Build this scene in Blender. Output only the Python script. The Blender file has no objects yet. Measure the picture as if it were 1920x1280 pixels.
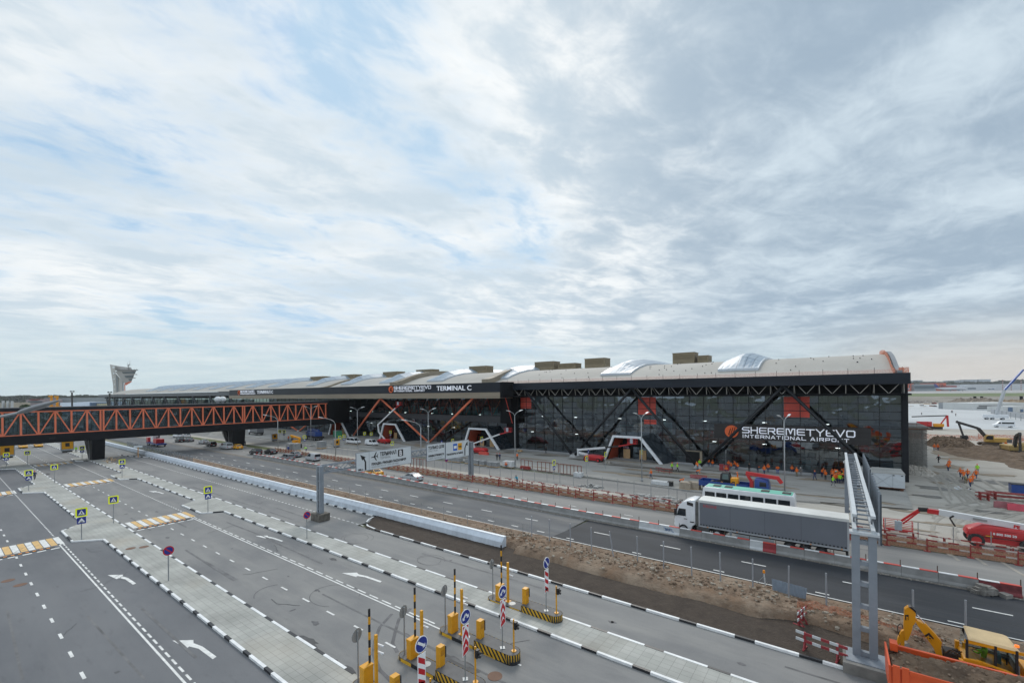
EXPO, SUN_E, SUN_A, REAR = .45, 1.5, 24., (6.6, 7.4, 8.2)
import bpy, bmesh, math, random
from mathutils import Vector, Matrix
random.seed(7)
SC = bpy.context.scene
COL = SC.collection
R = math.radians
# ---------------------------------------------------------------- camera geometry (X along the road, Y towards the terminal)
FPX, CX, HY, ROLL, YAW, H = 817., 960., 736.5, R(0.6), R(36.7), 16.
RV = (math.cos(YAW), math.sin(YAW)); FV = (-math.sin(YAW), math.cos(YAW))
CR, SR = math.cos(ROLL), math.sin(ROLL)
def ray(px, py):
    x = (px-CX)/FPX; y = (py-HY)/FPX
    return CR*x-SR*y, SR*x+CR*y
def G(px, py, z=0.):
    x, y = ray(px, py); D = (H-z)/y
    return Vector((FV[0]*D+RV[0]*x*D, FV[1]*D+RV[1]*x*D, z))
def AY(px, py, Y):
    x, y = ray(px, py); dx = FV[0]+RV[0]*x; dy = FV[1]+RV[1]*x; D = Y/dy
    return Vector((dx*D, Y, H-y*D))
def AX(px, py, X):
    x, y = ray(px, py); dx = FV[0]+RV[0]*x; dy = FV[1]+RV[1]*x; D = X/dx
    return Vector((X, dy*D, H-y*D))
def PD(px, py, D):
    x, y = ray(px, py)
    return Vector((FV[0]*D+RV[0]*x*D, FV[1]*D+RV[1]*x*D, H-y*D))
cam = bpy.data.cameras.new('camera'); camo = bpy.data.objects.new('camera', cam); COL.objects.link(camo)
cam.sensor_width = 36; cam.lens = FPX/1920*36; cam.shift_y = (HY-640)/1920; cam.clip_end = 20000; cam.clip_start = .2
rx = Vector((RV[0]*CR, RV[1]*CR, -SR)); up = Vector((RV[0]*SR, RV[1]*SR, CR)); bk = Vector((-FV[0], -FV[1], 0))
camo.matrix_world = Matrix(((rx.x, up.x, bk.x, 0), (rx.y, up.y, bk.y, 0), (rx.z, up.z, bk.z, H), (0, 0, 0, 1)))
SC.camera = camo
SC.view_settings.view_transform = 'Standard'; SC.view_settings.look = 'None'; SC.view_settings.exposure = EXPO; SC.view_settings.gamma = 1
SC.render.engine = 'CYCLES'; SC.cycles.max_bounces = 6; SC.cycles.transparent_max_bounces = 10
SC.cycles.use_adaptive_sampling = True; SC.cycles.caustics_reflective = False; SC.cycles.caustics_refractive = False
# ---------------------------------------------------------------- materials
MATS = {}
def nodes(name):
    m = bpy.data.materials.new(name); m.use_nodes = True; nt = m.node_tree
    return m, nt, nt.nodes['Principled BSDF']
def lin(c):
    return tuple(((v/255)/12.92 if v/255 <= .04045 else ((v/255+.055)/1.055)**2.4) for v in c)
def mat(name, col, rough=.6, metal=0., var=.12, scale=2., bump=0., bscale=None, spec=.5, world=False, stretch=(1, 1, 1), emit=None, coat=0.):
    if name in MATS: return MATS[name]
    m, nt, b = nodes(name); L = nt.links.new; N = nt.nodes.new
    b.inputs['Roughness'].default_value = rough; b.inputs['Metallic'].default_value = metal
    b.inputs['Specular IOR Level'].default_value = spec; b.inputs['Coat Weight'].default_value = coat
    if world:
        g = N('ShaderNodeNewGeometry'); src = g.outputs['Position']
    else:
        g = N('ShaderNodeTexCoord'); src = g.outputs['Object']
    mp = N('ShaderNodeMapping'); mp.inputs['Scale'].default_value = stretch; L(src, mp.inputs[0])
    n = N('ShaderNodeTexNoise'); n.inputs['Scale'].default_value = scale; n.inputs['Detail'].default_value = 6; n.inputs['Roughness'].default_value = .6; L(mp.outputs[0], n.inputs[0])
    r = N('ShaderNodeMapRange'); r.inputs[1].default_value = .3; r.inputs[2].default_value = .7; r.inputs[3].default_value = 1-var; r.inputs[4].default_value = 1+var; L(n.outputs[0], r.inputs[0])
    mx = N('ShaderNodeMix'); mx.data_type = 'RGBA'; mx.blend_type = 'MULTIPLY'; mx.inputs[0].default_value = 1
    mx.inputs[6].default_value = (*col, 1); L(r.outputs[0], mx.inputs[7]); L(mx.outputs[2], b.inputs['Base Color'])
    if bump:
        n2 = N('ShaderNodeTexNoise'); n2.inputs['Scale'].default_value = bscale or scale*4; n2.inputs['Detail'].default_value = 5; L(src, n2.inputs[0])
        bp = N('ShaderNodeBump'); bp.inputs['Strength'].default_value = bump; bp.inputs['Distance'].default_value = .05; L(n2.outputs[0], bp.inputs['Height']); L(bp.outputs[0], b.inputs['Normal'])
    if emit: b.inputs['Emission Color'].default_value = (*emit[0], 1); b.inputs['Emission Strength'].default_value = emit[1]
    MATS[name] = m
    return m
def layered(name, base, layers, rough=.85, bump=.3, bscale=8.):
    """ground material: base colour, then (colour, scale, stretch, lo, hi, strength) noise layers laid over in world space"""
    m, nt, b = nodes(name); L = nt.links.new; N = nt.nodes.new
    g = N('ShaderNodeNewGeometry'); cur = None
    for i, (c, sc, st, lo, hi, k) in enumerate(layers):
        mp = N('ShaderNodeMapping'); mp.inputs['Scale'].default_value = st; mp.inputs['Location'].default_value = (i*13.7, i*5.1, 0); L(g.outputs['Position'], mp.inputs[0])
        n = N('ShaderNodeTexNoise'); n.inputs['Scale'].default_value = sc; n.inputs['Detail'].default_value = 8; n.inputs['Roughness'].default_value = .62; L(mp.outputs[0], n.inputs[0])
        r = N('ShaderNodeMapRange'); r.inputs[1].default_value = lo; r.inputs[2].default_value = hi; r.inputs[3].default_value = 0; r.inputs[4].default_value = k; L(n.outputs[0], r.inputs[0])
        mx = N('ShaderNodeMix'); mx.data_type = 'RGBA'; L(r.outputs[0], mx.inputs[0])
        if cur is None: mx.inputs[6].default_value = (*base, 1)
        else: L(cur, mx.inputs[6])
        mx.inputs[7].default_value = (*c, 1); cur = mx.outputs[2]
    L(cur, b.inputs['Base Color']); b.inputs['Roughness'].default_value = rough; b.inputs['Specular IOR Level'].default_value = .3
    if bump:
        n = N('ShaderNodeTexNoise'); n.inputs['Scale'].default_value = bscale; n.inputs['Detail'].default_value = 8; L(g.outputs['Position'], n.inputs[0])
        bp = N('ShaderNodeBump'); bp.inputs['Strength'].default_value = bump; bp.inputs['Distance'].default_value = .1; L(n.outputs[0], bp.inputs['Height']); L(bp.outputs[0], b.inputs['Normal'])
    MATS[name] = m
    return m
def glass(name, tint, clear, gloss_rough=.03, wave=0., wscale=.35, ior=1.5):
    """dark window glass: a mirror coat over a tinted clear pane"""
    if name in MATS: return MATS[name]
    m, nt, b = nodes(name); L = nt.links.new; N = nt.nodes.new; nt.nodes.remove(b); o = nt.nodes['Material Output']
    t = N('ShaderNodeBsdfTransparent'); t.inputs[0].default_value = (*[c*clear for c in tint], 1)
    gl = N('ShaderNodeBsdfGlossy'); gl.inputs['Roughness'].default_value = gloss_rough; gl.inputs[0].default_value = (.78, .9, 1, 1)
    fr = N('ShaderNodeFresnel'); fr.inputs[0].default_value = ior
    mx = N('ShaderNodeMixShader'); L(fr.outputs[0], mx.inputs[0]); L(t.outputs[0], mx.inputs[1]); L(gl.outputs[0], mx.inputs[2]); L(mx.outputs[0], o.inputs[0])
    if wave:
        g = N('ShaderNodeNewGeometry'); n = N('ShaderNodeTexNoise'); n.inputs['Scale'].default_value = wscale; n.inputs['Detail'].default_value = 1.5; L(g.outputs['Position'], n.inputs[0])
        bp = N('ShaderNodeBump'); bp.inputs['Strength'].default_value = wave; bp.inputs['Distance'].default_value = 1.; L(n.outputs[0], bp.inputs['Height'])
        L(bp.outputs[0], gl.inputs['Normal']); L(bp.outputs[0], fr.inputs['Normal'])
    MATS[name] = m
    return m
def netting(name, col, cover, cell):
    """woven net: real holes from a fine grid pattern"""
    m, nt, b = nodes(name); L = nt.links.new; N = nt.nodes.new; o = nt.nodes['Material Output']
    b.inputs['Base Color'].default_value = (*col, 1); b.inputs['Roughness'].default_value = .7
    t = N('ShaderNodeBsdfTransparent'); mx = N('ShaderNodeMixShader')
    g = N('ShaderNodeNewGeometry'); n = N('ShaderNodeTexNoise'); n.inputs['Scale'].default_value = 1/cell; n.inputs['Detail'].default_value = 3; L(g.outputs['Position'], n.inputs[0])
    r = N('ShaderNodeMapRange'); r.inputs[1].default_value = .35; r.inputs[2].default_value = .65; r.inputs[3].default_value = cover*.5; r.inputs[4].default_value = min(1, cover*1.5); L(n.outputs[0], r.inputs[0])
    L(r.outputs[0], mx.inputs[0]); L(t.outputs[0], mx.inputs[1]); L(b.outputs[0], mx.inputs[2]); L(mx.outputs[0], o.inputs[0])
    MATS[name] = m
    return m
# ---------------------------------------------------------------- mesh building
class MB:
    def __init__(s): s.v = []; s.f = []; s.m = []
    def add(s, vs, fs, m=0):
        o = len(s.v); s.v += [tuple(v) for v in vs]; s.f += [tuple(i+o for i in f) for f in fs]; s.m += [m]*len(fs); return s
    def box(s, x0, x1, y0, y1, z0, z1, m=0):
        return s.add([(x, y, z) for z in (z0, z1) for y in (y0, y1) for x in (x0, x1)], [(0, 2, 3, 1), (4, 5, 7, 6), (0, 1, 5, 4), (2, 6, 7, 3), (0, 4, 6, 2), (1, 3, 7, 5)], m)
    def bar(s, p, q, w, h=None, m=0):
        p = Vector(p); q = Vector(q); d = (q-p); h = h or w
        if d.length < 1e-6: return s
        d.normalize(); u = Vector((0, 0, 1)) if abs(d.z) < .99 else Vector((0, 1, 0))
        a = d.cross(u).normalized(); b = a.cross(d).normalized()
        vs = [c+a*(i*w/2)+b*(j*h/2) for c in (p, q) for (i, j) in ((-1, -1), (1, -1), (1, 1), (-1, 1))]
        return s.add(vs, [(3, 2, 1, 0), (4, 5, 6, 7), (0, 1, 5, 4), (1, 2, 6, 5), (2, 3, 7, 6), (3, 0, 4, 7)], m)
    def cyl(s, p, q, r, r2=None, n=10, m=0, caps=True):
        p = Vector(p); q = Vector(q); d = (q-p).normalized(); r2 = r if r2 is None else r2
        u = Vector((0, 0, 1)) if abs(d.z) < .99 else Vector((1, 0, 0)); a = d.cross(u).normalized(); b = d.cross(a).normalized()
        vs = [c+(a*math.cos(t)+b*math.sin(t))*rr for c, rr in ((p, r), (q, r2)) for t in [2*math.pi*i/n for i in range(n)]]
        fs = [(i, (i+1) % n, n+(i+1) % n, n+i) for i in range(n)]
        if caps: fs += [tuple(range(n-1, -1, -1)), tuple(range(n, 2*n))]
        return s.add(vs, fs, m)
    def path(s, pts, r, n=6, m=0):
        for a, b in zip(pts[:-1], pts[1:]): s.cyl(a, b, r, n=n, m=m)
        return s
    def prism(s, poly, ax, a, b, m=0):
        """extrude a 2-D outline along axis ax from a to b (outline in the two other axes, in x<y<z order)"""
        n = len(poly)
        mk = {'x': lambda u, v, t: (t, u, v), 'y': lambda u, v, t: (u, t, v), 'z': lambda u, v, t: (u, v, t)}[ax]
        vs = [mk(u, v, t) for t in (a, b) for u, v in poly]
        fs = [tuple(range(n-1, -1, -1)), tuple(range(n, 2*n))]+[(i, (i+1) % n, n+(i+1) % n, n+i) for i in range(n)]
        return s.add(vs, fs, m)
    def loft(s, secs, m=0, caps=True, closed=True):
        n = len(secs[0]); o = [v for sec in secs for v in sec]; fs = []
        for k in range(len(secs)-1):
            for i in range(n if closed else n-1): fs.append((k*n+i, k*n+(i+1) % n, (k+1)*n+(i+1) % n, (k+1)*n+i))
        if caps and closed: fs += [tuple(range(n-1, -1, -1)), tuple(range((len(secs)-1)*n, len(secs)*n))]
        return s.add(o, fs, m)
    def flat(s, pts, m=0): return s.add(pts, [tuple(range(len(pts)))], m)
    def ball(s, c, r, m=0, nu=8, nv=6, sq=(1, 1, 1)):
        vs = []; fs = []
        for j in range(nv+1):
            t = math.pi*j/nv
            for i in range(nu): vs.append((c[0]+r*sq[0]*math.sin(t)*math.cos(2*math.pi*i/nu), c[1]+r*sq[1]*math.sin(t)*math.sin(2*math.pi*i/nu), c[2]+r*sq[2]*math.cos(t)))
        for j in range(nv):
            for i in range(nu): fs.append((j*nu+i, (j+1)*nu+i, (j+1)*nu+(i+1) % nu, j*nu+(i+1) % nu))
        return s.add(vs, fs, m)
    def build(s, name, mats, parent=None, smooth=False, bevel=0, weld=False, recalc=True):
        me = bpy.data.meshes.new(name); me.from_pydata(s.v, [], s.f)
        if not isinstance(mats, (list, tuple)): mats = [mats]
        for m in mats: me.materials.append(m)
        me.polygons.foreach_set('material_index', s.m)
        bm = bmesh.new(); bm.from_mesh(me)
        if weld or bevel: bmesh.ops.remove_doubles(bm, verts=bm.verts, dist=1e-4)
        if recalc: bmesh.ops.recalc_face_normals(bm, faces=bm.faces)
        if bevel:
            es = [e for e in bm.edges if len(e.link_faces) == 2 and e.calc_face_angle(0) > .5]
            bmesh.ops.bevel(bm, geom=es, offset=bevel, segments=2, affect='EDGES', clamp_overlap=True, profile=.6)
        bm.to_mesh(me); bm.free()
        if smooth: me.shade_smooth()
        o = bpy.data.objects.new(name, me); COL.objects.link(o)
        if parent is not None: o.parent = parent
        return o
def smooth_angle(o, a=35):
    bm = bmesh.new(); bm.from_mesh(o.data)
    for f in bm.faces: f.smooth = True
    for e in bm.edges: e.smooth = len(e.link_faces) == 2 and e.calc_face_angle(9) < R(a)
    bm.to_mesh(o.data); bm.free(); return o
def tag(o, label, cat, group=None):
    o['label'] = label; o['category'] = cat
    if group: o['group'] = group
    elif 'group' in o: del o['group']
    return o
def thing(name, label, cat, loc=(0, 0, 0), rz=0., group=None):
    o = bpy.data.objects.new(name, None); COL.objects.link(o); o.location = loc; o.rotation_euler = (0, 0, rz); o.empty_display_size = .3
    return tag(o, label, cat, group)
def struct(o, kind='structure'):
    o['kind'] = kind; return o
def part_empty(name, parent):
    o = bpy.data.objects.new(name, None); COL.objects.link(o); o.parent = parent; return o
KIDS = {}
def kids(o): return [c for c in bpy.data.objects if c.parent is o]
def copy_tree(o, parent=None):
    c = o.copy(); COL.objects.link(c)
    if parent is not None: c.parent = parent
    for ch in KIDS.setdefault(o.name, kids(o)): copy_tree(ch, c)
    return c
def dup(root, label, loc, rz=0., group=None, scale=None):
    c = copy_tree(root); c.location = loc; c.rotation_euler = (0, 0, rz); c['label'] = label
    if group: c['group'] = group
    if scale: c.scale = scale
    return c
def text(s, size, m, parent, name='lettering', mw=None, extrude=.02, sx=1., bold=0., align='LEFT', spacing=1.):
    cu = bpy.data.curves.new(name, 'FONT'); cu.body = s; cu.size = size; cu.extrude = extrude; cu.offset = bold; cu.align_x = align; cu.space_character = spacing; cu.resolution_u = 3
    t = bpy.data.objects.new('tmp', cu); COL.objects.link(t); dg = bpy.context.evaluated_depsgraph_get(); dg.update()
    me = bpy.data.meshes.new_from_object(t.evaluated_get(dg)); bpy.data.objects.remove(t); bpy.data.curves.remove(cu)
    me.name = name; me.transform(Matrix.Diagonal((sx, 1, 1, 1)))
    if mw is not None: me.transform(mw)
    me.materials.clear(); me.materials.append(m)
    o = bpy.data.objects.new(name, me); COL.objects.link(o)
    if parent is not None: o.parent = parent
    return o
def facing(loc, right, upv):
    """matrix that lays text with its baseline along `right`, its height along `upv`, origin at loc"""
    r = Vector(right).normalized(); u = Vector(upv).normalized(); n = r.cross(u)
    return Matrix(((r.x, u.x, n.x, loc[0]), (r.y, u.y, n.y, loc[1]), (r.z, u.z, n.z, loc[2]), (0, 0, 0, 1)))
# ---------------------------------------------------------------- sky and sun
SUN_EL, SUN_AZ = R(38), math.atan2(FV[1], FV[0])-R(8)
W = bpy.data.worlds.new('World'); SC.world = W; W.use_nodes = True
nt = W.node_tree; N = nt.nodes.new; L = nt.links.new; bg = nt.nodes['Background']; bg.inputs[1].default_value = .1
def mth(op, a, b=None, c=None):
    n = N('ShaderNodeMath'); n.operation = op
    for i, v in enumerate((a, b, c)):
        if v is None: continue
        if isinstance(v, (int, float)): n.inputs[i].default_value = v
        else: L(v, n.inputs[i])
    return n.outputs[0]
def rng(v, a, b, c, d, smooth=True):
    n = N('ShaderNodeMapRange'); n.interpolation_type = 'SMOOTHSTEP' if smooth else 'LINEAR'
    for i, x in enumerate((a, b, c, d)): n.inputs[i+1].default_value = x
    L(v, n.inputs[0]); return n.outputs[0]
def mixc(f, a, b):
    n = N('ShaderNodeMix'); n.data_type = 'RGBA'
    if isinstance(f, float): n.inputs[0].default_value = f
    else: L(f, n.inputs[0])
    for i, v in ((6, a), (7, b)):
        if isinstance(v, tuple): n.inputs[i].default_value = (*v, 1)
        else: L(v, n.inputs[i])
    return n.outputs[2]
sky = N('ShaderNodeTexSky'); sky.sky_type = 'NISHITA'; sky.sun_disc = False; sky.sun_elevation = SUN_EL; sky.sun_rotation = math.pi/2-SUN_AZ
sky.air_density = 1.2; sky.dust_density = 2.5; sky.ozone_density = 1.5
tc = N('ShaderNodeTexCoord'); sep = N('ShaderNodeSeparateXYZ'); L(tc.outputs['Generated'], sep.inputs[0])
zz = mth('MAXIMUM', sep.outputs[2], 0.0)
den = mth('ADD', zz, .10)
# cloud deck: direction projected on a plane overhead, turned so that x runs along the view's right and y away from the viewer
rr = mth('ADD', mth('MULTIPLY', sep.outputs[0], RV[0]), mth('MULTIPLY', sep.outputs[1], RV[1]))
ff = mth('ADD', mth('MULTIPLY', sep.outputs[0], FV[0]), mth('MULTIPLY', sep.outputs[1], FV[1]))
cx = mth('DIVIDE', rr, den); cy = mth('DIVIDE', ff, den)
def deck(ang, sx, sy, scale, detail, rough, off=(0, 0), dist=0.):
    a = R(ang)
    u = mth('ADD', mth('MULTIPLY', cx, math.cos(a)), mth('MULTIPLY', cy, math.sin(a)))
    v = mth('SUBTRACT', mth('MULTIPLY', cy, math.cos(a)), mth('MULTIPLY', cx, math.sin(a)))
    cb = N('ShaderNodeCombineXYZ'); L(mth('MULTIPLY_ADD', u, sx, off[0]), cb.inputs[0]); L(mth('MULTIPLY_ADD', v, sy, off[1]), cb.inputs[1])
    n = N('ShaderNodeTexNoise'); n.inputs['Scale'].default_value = scale; n.inputs['Detail'].default_value = detail; n.inputs['Roughness'].default_value = rough; n.inputs['Distortion'].default_value = dist
    L(cb.outputs[0], n.inputs[0]); return n.outputs[0]
azr = mth('ARCTAN2', rr, ff)                      # angle right of the view axis
right = rng(azr, -.12, .62, 0, 1)
left = rng(azr, -.1, -.75, 0, 1)
el = sep.outputs[2]
big = deck(80, 1, 1, .75, 4, .5, (4.2, 1.3), .3)
st_l = deck(57, .7, 1.15, 2.1, 11, .62, (1.7, 8.1), .35)
st_r = deck(122, .7, 1.1, 1.35, 9, .55, (6.1, 2.4), .4)
puff = deck(35, .85, 1.3, 5., 11, .64, (9.3, 2.2), .5)
low = deck(8, .55, 1.1, 1.6, 8, .6, (3.3, 5.9), .3)
def mixf(f, a, b): return mth('ADD', mth('MULTIPLY', a, mth('SUBTRACT', 1., f)), mth('MULTIPLY', b, f))
streak = mixf(right, st_l, st_r)
dens = mth('ADD', mth('ADD', mth('MULTIPLY', big, .36), mth('MULTIPLY', streak, .4)), mth('MULTIPLY', puff, .24))
# broken deck: thin gaps at the left and in the middle, closed at the right
cover = mth('ADD', dens, mth('MULTIPLY', right, .10))
cover = mth('SUBTRACT', cover, mth('MULTIPLY', mth('MULTIPLY', left, rng(el, .2, .6, 0, 1)), .035))
mask = rng(cover, .38, .52, 0, 1)
dm = N('ShaderNodeMix'); dm.data_type = 'RGBA'; dm.blend_type = 'DARKEN'; dm.inputs[0].default_value = 1.; L(sky.outputs[0], dm.inputs[6]); dm.inputs[7].default_value = (6, 6.5, 7, 1)
blue = mixc(.75, dm.outputs[2], (2.9, 4.5, 6.1))
lum = mth('ADD', mth('ADD', mth('MULTIPLY', streak, .42), mth('MULTIPLY', low, .33)), mth('ADD', mth('MULTIPLY', big, .13), mth('MULTIPLY', puff, .24)))
shade = rng(lum, .44, .65, 0, 1)
white = mixc(shade, (7.4, 7.5, 7.45), (4.5, 5.3, 5.95))
grey = mixc(shade, (4.9, 5.7, 6.3), (2.75, 3.5, 4.3))
cloud = mixc(right, white, grey)
glow = rng(mth('ADD', mth('MULTIPLY', mth('POWER', mth('SUBTRACT', azr, .1), 2.), 1.5), mth('POWER', mth('SUBTRACT', el, .5), 2.)), .0, .26, 1, 0)
cloud = mixc(mth('MULTIPLY', glow, rng(lum, .6, .44, 0, .8)), cloud, (8.0, 8.0, 7.85))
skyc = mixc(mask, blue, cloud)
# veil of even light near the horizon: pale teal ahead and left, warm far right
hz = rng(el, .0, .17, 1, 0)
warm = mth('MULTIPLY', rng(azr, .52, .8, 0, 1), rng(el, .16, .02, 0, 1))
veil = mixc(warm, (4.4, 5.35, 5.6), (4.9, 4.65, 4.35))
veil = mixc(mth('MULTIPLY', mth('MULTIPLY', rng(azr, .0, .5, 0, 1), rng(el, .03, .1, 0, 1)), .8), veil, (3.4, 4.05, 4.5))
skyc = mixc(mth('MULTIPLY', hz, .8), skyc, veil)
skyc = mixc(mth('MULTIPLY', warm, .55), skyc, (5.0, 4.75, 4.4))
# behind and above the viewer: unseen even tone, raised to brighten the ground
rear = rng(ff, .15, -.25, 0, 1)
skyc = mixc(mth('MULTIPLY', rear, .75), skyc, REAR)
L(skyc, bg.inputs[0])
sl = bpy.data.lights.new('sun', 'SUN'); sl.energy = SUN_E; sl.angle = R(SUN_A); sl.color = (1, .95, .88)
so = bpy.data.objects.new('sun', sl); COL.objects.link(so)
d = Vector((math.cos(SUN_AZ)*math.cos(SUN_EL), math.sin(SUN_AZ)*math.cos(SUN_EL), math.sin(SUN_EL)))
so.rotation_euler = d.to_track_quat('Z', 'Y').to_euler(); so.location = (0, 0, 80)
# ---------------------------------------------------------------- ground, roads, pavements
asph = layered('aged_asphalt', (.215, .214, .21), [((.135, .138, .144), .09, (1, 1.6, 1), .42, .66, .8), ((.275, .27, .255), .3, (.35, 2.2, 1), .48, .72, .6), ((.10, .10, .105), 1.1, (.5, 1.5, 1), .6, .78, .35), ((.27, .265, .255), 9., (1, 1, 1), .5, .8, .25)], .82, .15, 14.)
asph_dk = layered('grey_asphalt', (.158, .162, .17), [((.105, .11, .12), .08, (.7, 1.6, 1), .4, .66, .8), ((.17, .172, .176), .35, (.3, 2.4, 1), .5, .72, .5), ((.07, .07, .075), 1.2, (.4, 1.5, 1), .58, .78, .45), ((.2, .2, .2), 10., (1, 1, 1), .5, .8, .2)], .8, .15, 14.)
asph_new = layered('new_asphalt', (.036, .04, .047), [((.026, .029, .034), .3, (.3, 1.8, 1), .42, .65, .8), ((.085, .085, .085), .5, (.2, 2.5, 1), .55, .75, .4), ((.11, .11, .11), 9., (1, 1, 1), .55, .8, .3)], .8, .2, 16.)
asph_old = layered('worn_asphalt', (.13, .135, .14), [((.085, .09, .098), .12, (.35, 2.4, 1), .38, .62, .85), ((.21, .2, .185), .2, (.4, 2., 1), .5, .7, .6), ((.24, .23, .21), .9, (.4, 1.6, 1), .58, .8, .4)], .82, .2, 12.)
road_e_m = layered('service_asphalt', (.2, .198, .192), [((.27, .26, .245), .15, (.3, 2.4, 1), .42, .65, .7), ((.15, .15, .152), .5, (.25, 2., 1), .5, .72, .5)], .85, .15, 12.)
sand = layered('sandy_ground', (.41, .385, .34), [((.3, .272, .235), .045, (1, 1.6, 1), .42, .62, .8), ((.43, .41, .37), .16, (.45, 1.7, 1), .46, .66, .7), ((.2, .175, .15), .35, (.3, 1.6, 1), .57, .7, .7), ((.47, .45, .42), 1.3, (.4, 2, 1), .55, .78, .4)], .9, .5, 3.)
field = layered('far_field', (.16, .165, .11), [((.24, .215, .17), .004, (1, 1, 1), .45, .6, .8), ((.11, .13, .07), .012, (1, 1, 1), .45, .65, .7)], .95, .0)
plaza_m = layered('plaza_paving', (.335, .325, .305), [((.22, .215, .2), .1, (.5, 1.6, 1), .42, .64, .8), ((.42, .405, .37), .35, (.4, 1.8, 1), .5, .7, .6), ((.15, .14, .13), .8, (.4, 1.8, 1), .6, .75, .6)], .88, .3, 5.)
concrete_apron = layered('apron_concrete', (.47, .485, .49), [((.38, .39, .4), .05, (1, .3, 1), .45, .65, .7), ((.52, .53, .54), .3, (1, .5, 1), .5, .7, .5)], .85, .1)
soil_m = layered('dark_soil', (.062, .048, .038), [((.042, .032, .026), .8, (1, 1, 1), .4, .65, .8), ((.095, .075, .058), 3.5, (1, 1, 1), .5, .75, .6), ((.13, .105, .085), 14., (1, 1, 1), .58, .8, .5)], .95, .9, 9.)
clay_m = layered('brown_clay', (.185, .13, .09), [((.3, .235, .175), .5, (1, 1, 1), .45, .65, .7), ((.09, .06, .042), 1.2, (1, 1, 1), .5, .68, .7), ((.28, .235, .19), 4., (1, 1, 1), .58, .75, .6), ((.21, .115, .06), .35, (1, 1, 1), .55, .7, .5)], .95, .9, 6.)
dug_m = layered('dug_earth', (.16, .112, .076), [((.07, .048, .034), .6, (1, 1, 1), .42, .64, .8), ((.2, .15, .105), 1.4, (1, 1, 1), .5, .7, .6), ((.26, .22, .18), 5., (1, 1, 1), .6, .8, .5)], .95, .9, 5.)
verge_m = layered('muddy_verge', (.13, .105, .065), [((.10, .10, .05), .6, (1, 1, 1), .45, .65, .8), ((.22, .18, .13), 1.5, (1, 1, 1), .5, .7, .6)], .95, .7, 6.)
grass_m = layered('airfield_grass', (.11, .15, .06), [((.17, .17, .09), .05, (1, 1, 1), .45, .65, .6)], .95, .0)
runway_m = layered('runway_concrete', (.34, .335, .33), [((.25, .25, .25), .01, (.2, 2, 1), .45, .65, .7)], .9, 0)
def sheet(name, poly, z, m, sub=0):
    b = MB(); b.flat([(x, y, z) for x, y in poly]); return struct(b.build(name, m))
def rect(name, x0, x1, y0, y1, z, m): return sheet(name, [(x0, y0), (x1, y0), (x1, y1), (x0, y1)], z, m)
rect('ground', -5000, 5000, -5000, 5000, -.12, field)
rect('unseen_asphalt', -420, 260, -330, -40, -.03, asph)  # unseen asphalt behind the viewer, added so the facade glass mirrors grey
# construction yard round the terminal
sheet('construction_ground', [(-12, 61.5), (45, 61.5), (140, 120), (140, 700), (-60, 700), (-60, 160), (-12, 95)], -.02, sand)
rect('construction_ground', -620, -110, 57.5, 100, -.03, sand)
rect('construction_ground', 9.2, 60, 41, 61.5, -.03, sand)
rect('road', -420, 60, -40, 31.35, 0, asph)                         # lighter roads B and C
sheet('road', [(-420, 31.35), (-47.2, 31.35), (-47.2, 35.5), (-420, 35.5)], 0, asph)
rect('road', -420, 60, -40, 11.6, .006, asph_dk)                    # darker nearest road
rect('road', -420, -25.3, 41.2, 49.7, .0, asph_old)
sheet('road', [(-25.5, 41.2), (60, 41.2), (60, 49.3), (-24.9, 49.3)], .004, asph_new)
rect('road', -420, 70, 50.2, 58.75, 0, road_e_m)
def yf(x):
    return 58.8

rect('road', -300, -11, 65.6, 73.2, .004, road_e_m)
rect('verge', -130, -11, 62., 65.6, -.004, sand)
rect('grass', -330, -100, 59.1, 62.6, .015, layered('verge_grass', (.09, .11, .04), [((.16, .13, .08), .4, (1, 1, 1), .48, .66, .8)], .95, .6, 6.))
for x_ in (-330,):
    b = MB(); b.box(x_, -98, 58.78, 59.05, -.05, .16); struct(b.build('kerb', mat('kerb_pale', (.4, .39, .37), .85)))
rect('verge', -420, 60, 49.2, 50.3, .012, layered('gravel_strip', (.2, .18, .155), [((.12, .105, .09), .8, (.5, 2, 1), .45, .65, .8), ((.3, .28, .25), 4., (1, 1, 1), .52, .72, .6)], .95, .8, 7.))
sheet('plaza', [(-420, 73.4), (-52, 75.2), (-16, 72.6), (8, 78), (9, 101), (-420, 101)], .10, plaza_m)
rect('pavement', -300, -4, 100.2-2.4, 101, .16, layered('pale_slab', (.42, .43, .44), [((.33, .33, .33), .6, (1, 2, 1), .45, .65, .6)], .8, .1))
kb = MB(); pts = [(-300, 73.4), (-52, 75.1), (-16, 72.5), (-2, 75)]
for a, b in zip(pts[:-1], pts[1:]): kb.bar((*a, .05), (*b, .05), .2, .3)
struct(kb.build('kerb', mat('kerb_stone', (.3, .295, .28), .9)))
sheet('apron', [(14, 236), (60, 248), (72, 280), (92, 420), (92, 600), (50, 640), (-60, 620), (-60, 236)], .02, concrete_apron)
# airfield behind: rises gently
b = MB(); b.add([(-60, 640, -.05), (260, 640, -.05), (2500, 900, 2), (2500, 1500, 7), (-800, 1500, 7), (-800, 900, 2)], [(0, 1, 2, 3, 4, 5)])
b = MB()
for i, (y0, z0, y1, z1) in enumerate(((700, -.05, 1000, 3.), (1000, 3., 1240, 6.), (1240, 6., 2600, 9.))): b.flat([(-900, y0, z0), (2600, y0, z0), (2600, y1, z1), (-900, y1, z1)], i)
struct(b.build('airfield', [layered('stripped_field', (.2, .18, .15), [((.3, .28, .25), .02, (1, 1, 1), .45, .65, .8), ((.13, .12, .1), .06, (1, 1, 1), .5, .7, .7)], .95, 0), grass_m, runway_m]))
rect('construction_ground', -100, 420, 610, 760, .01, sand)
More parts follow.
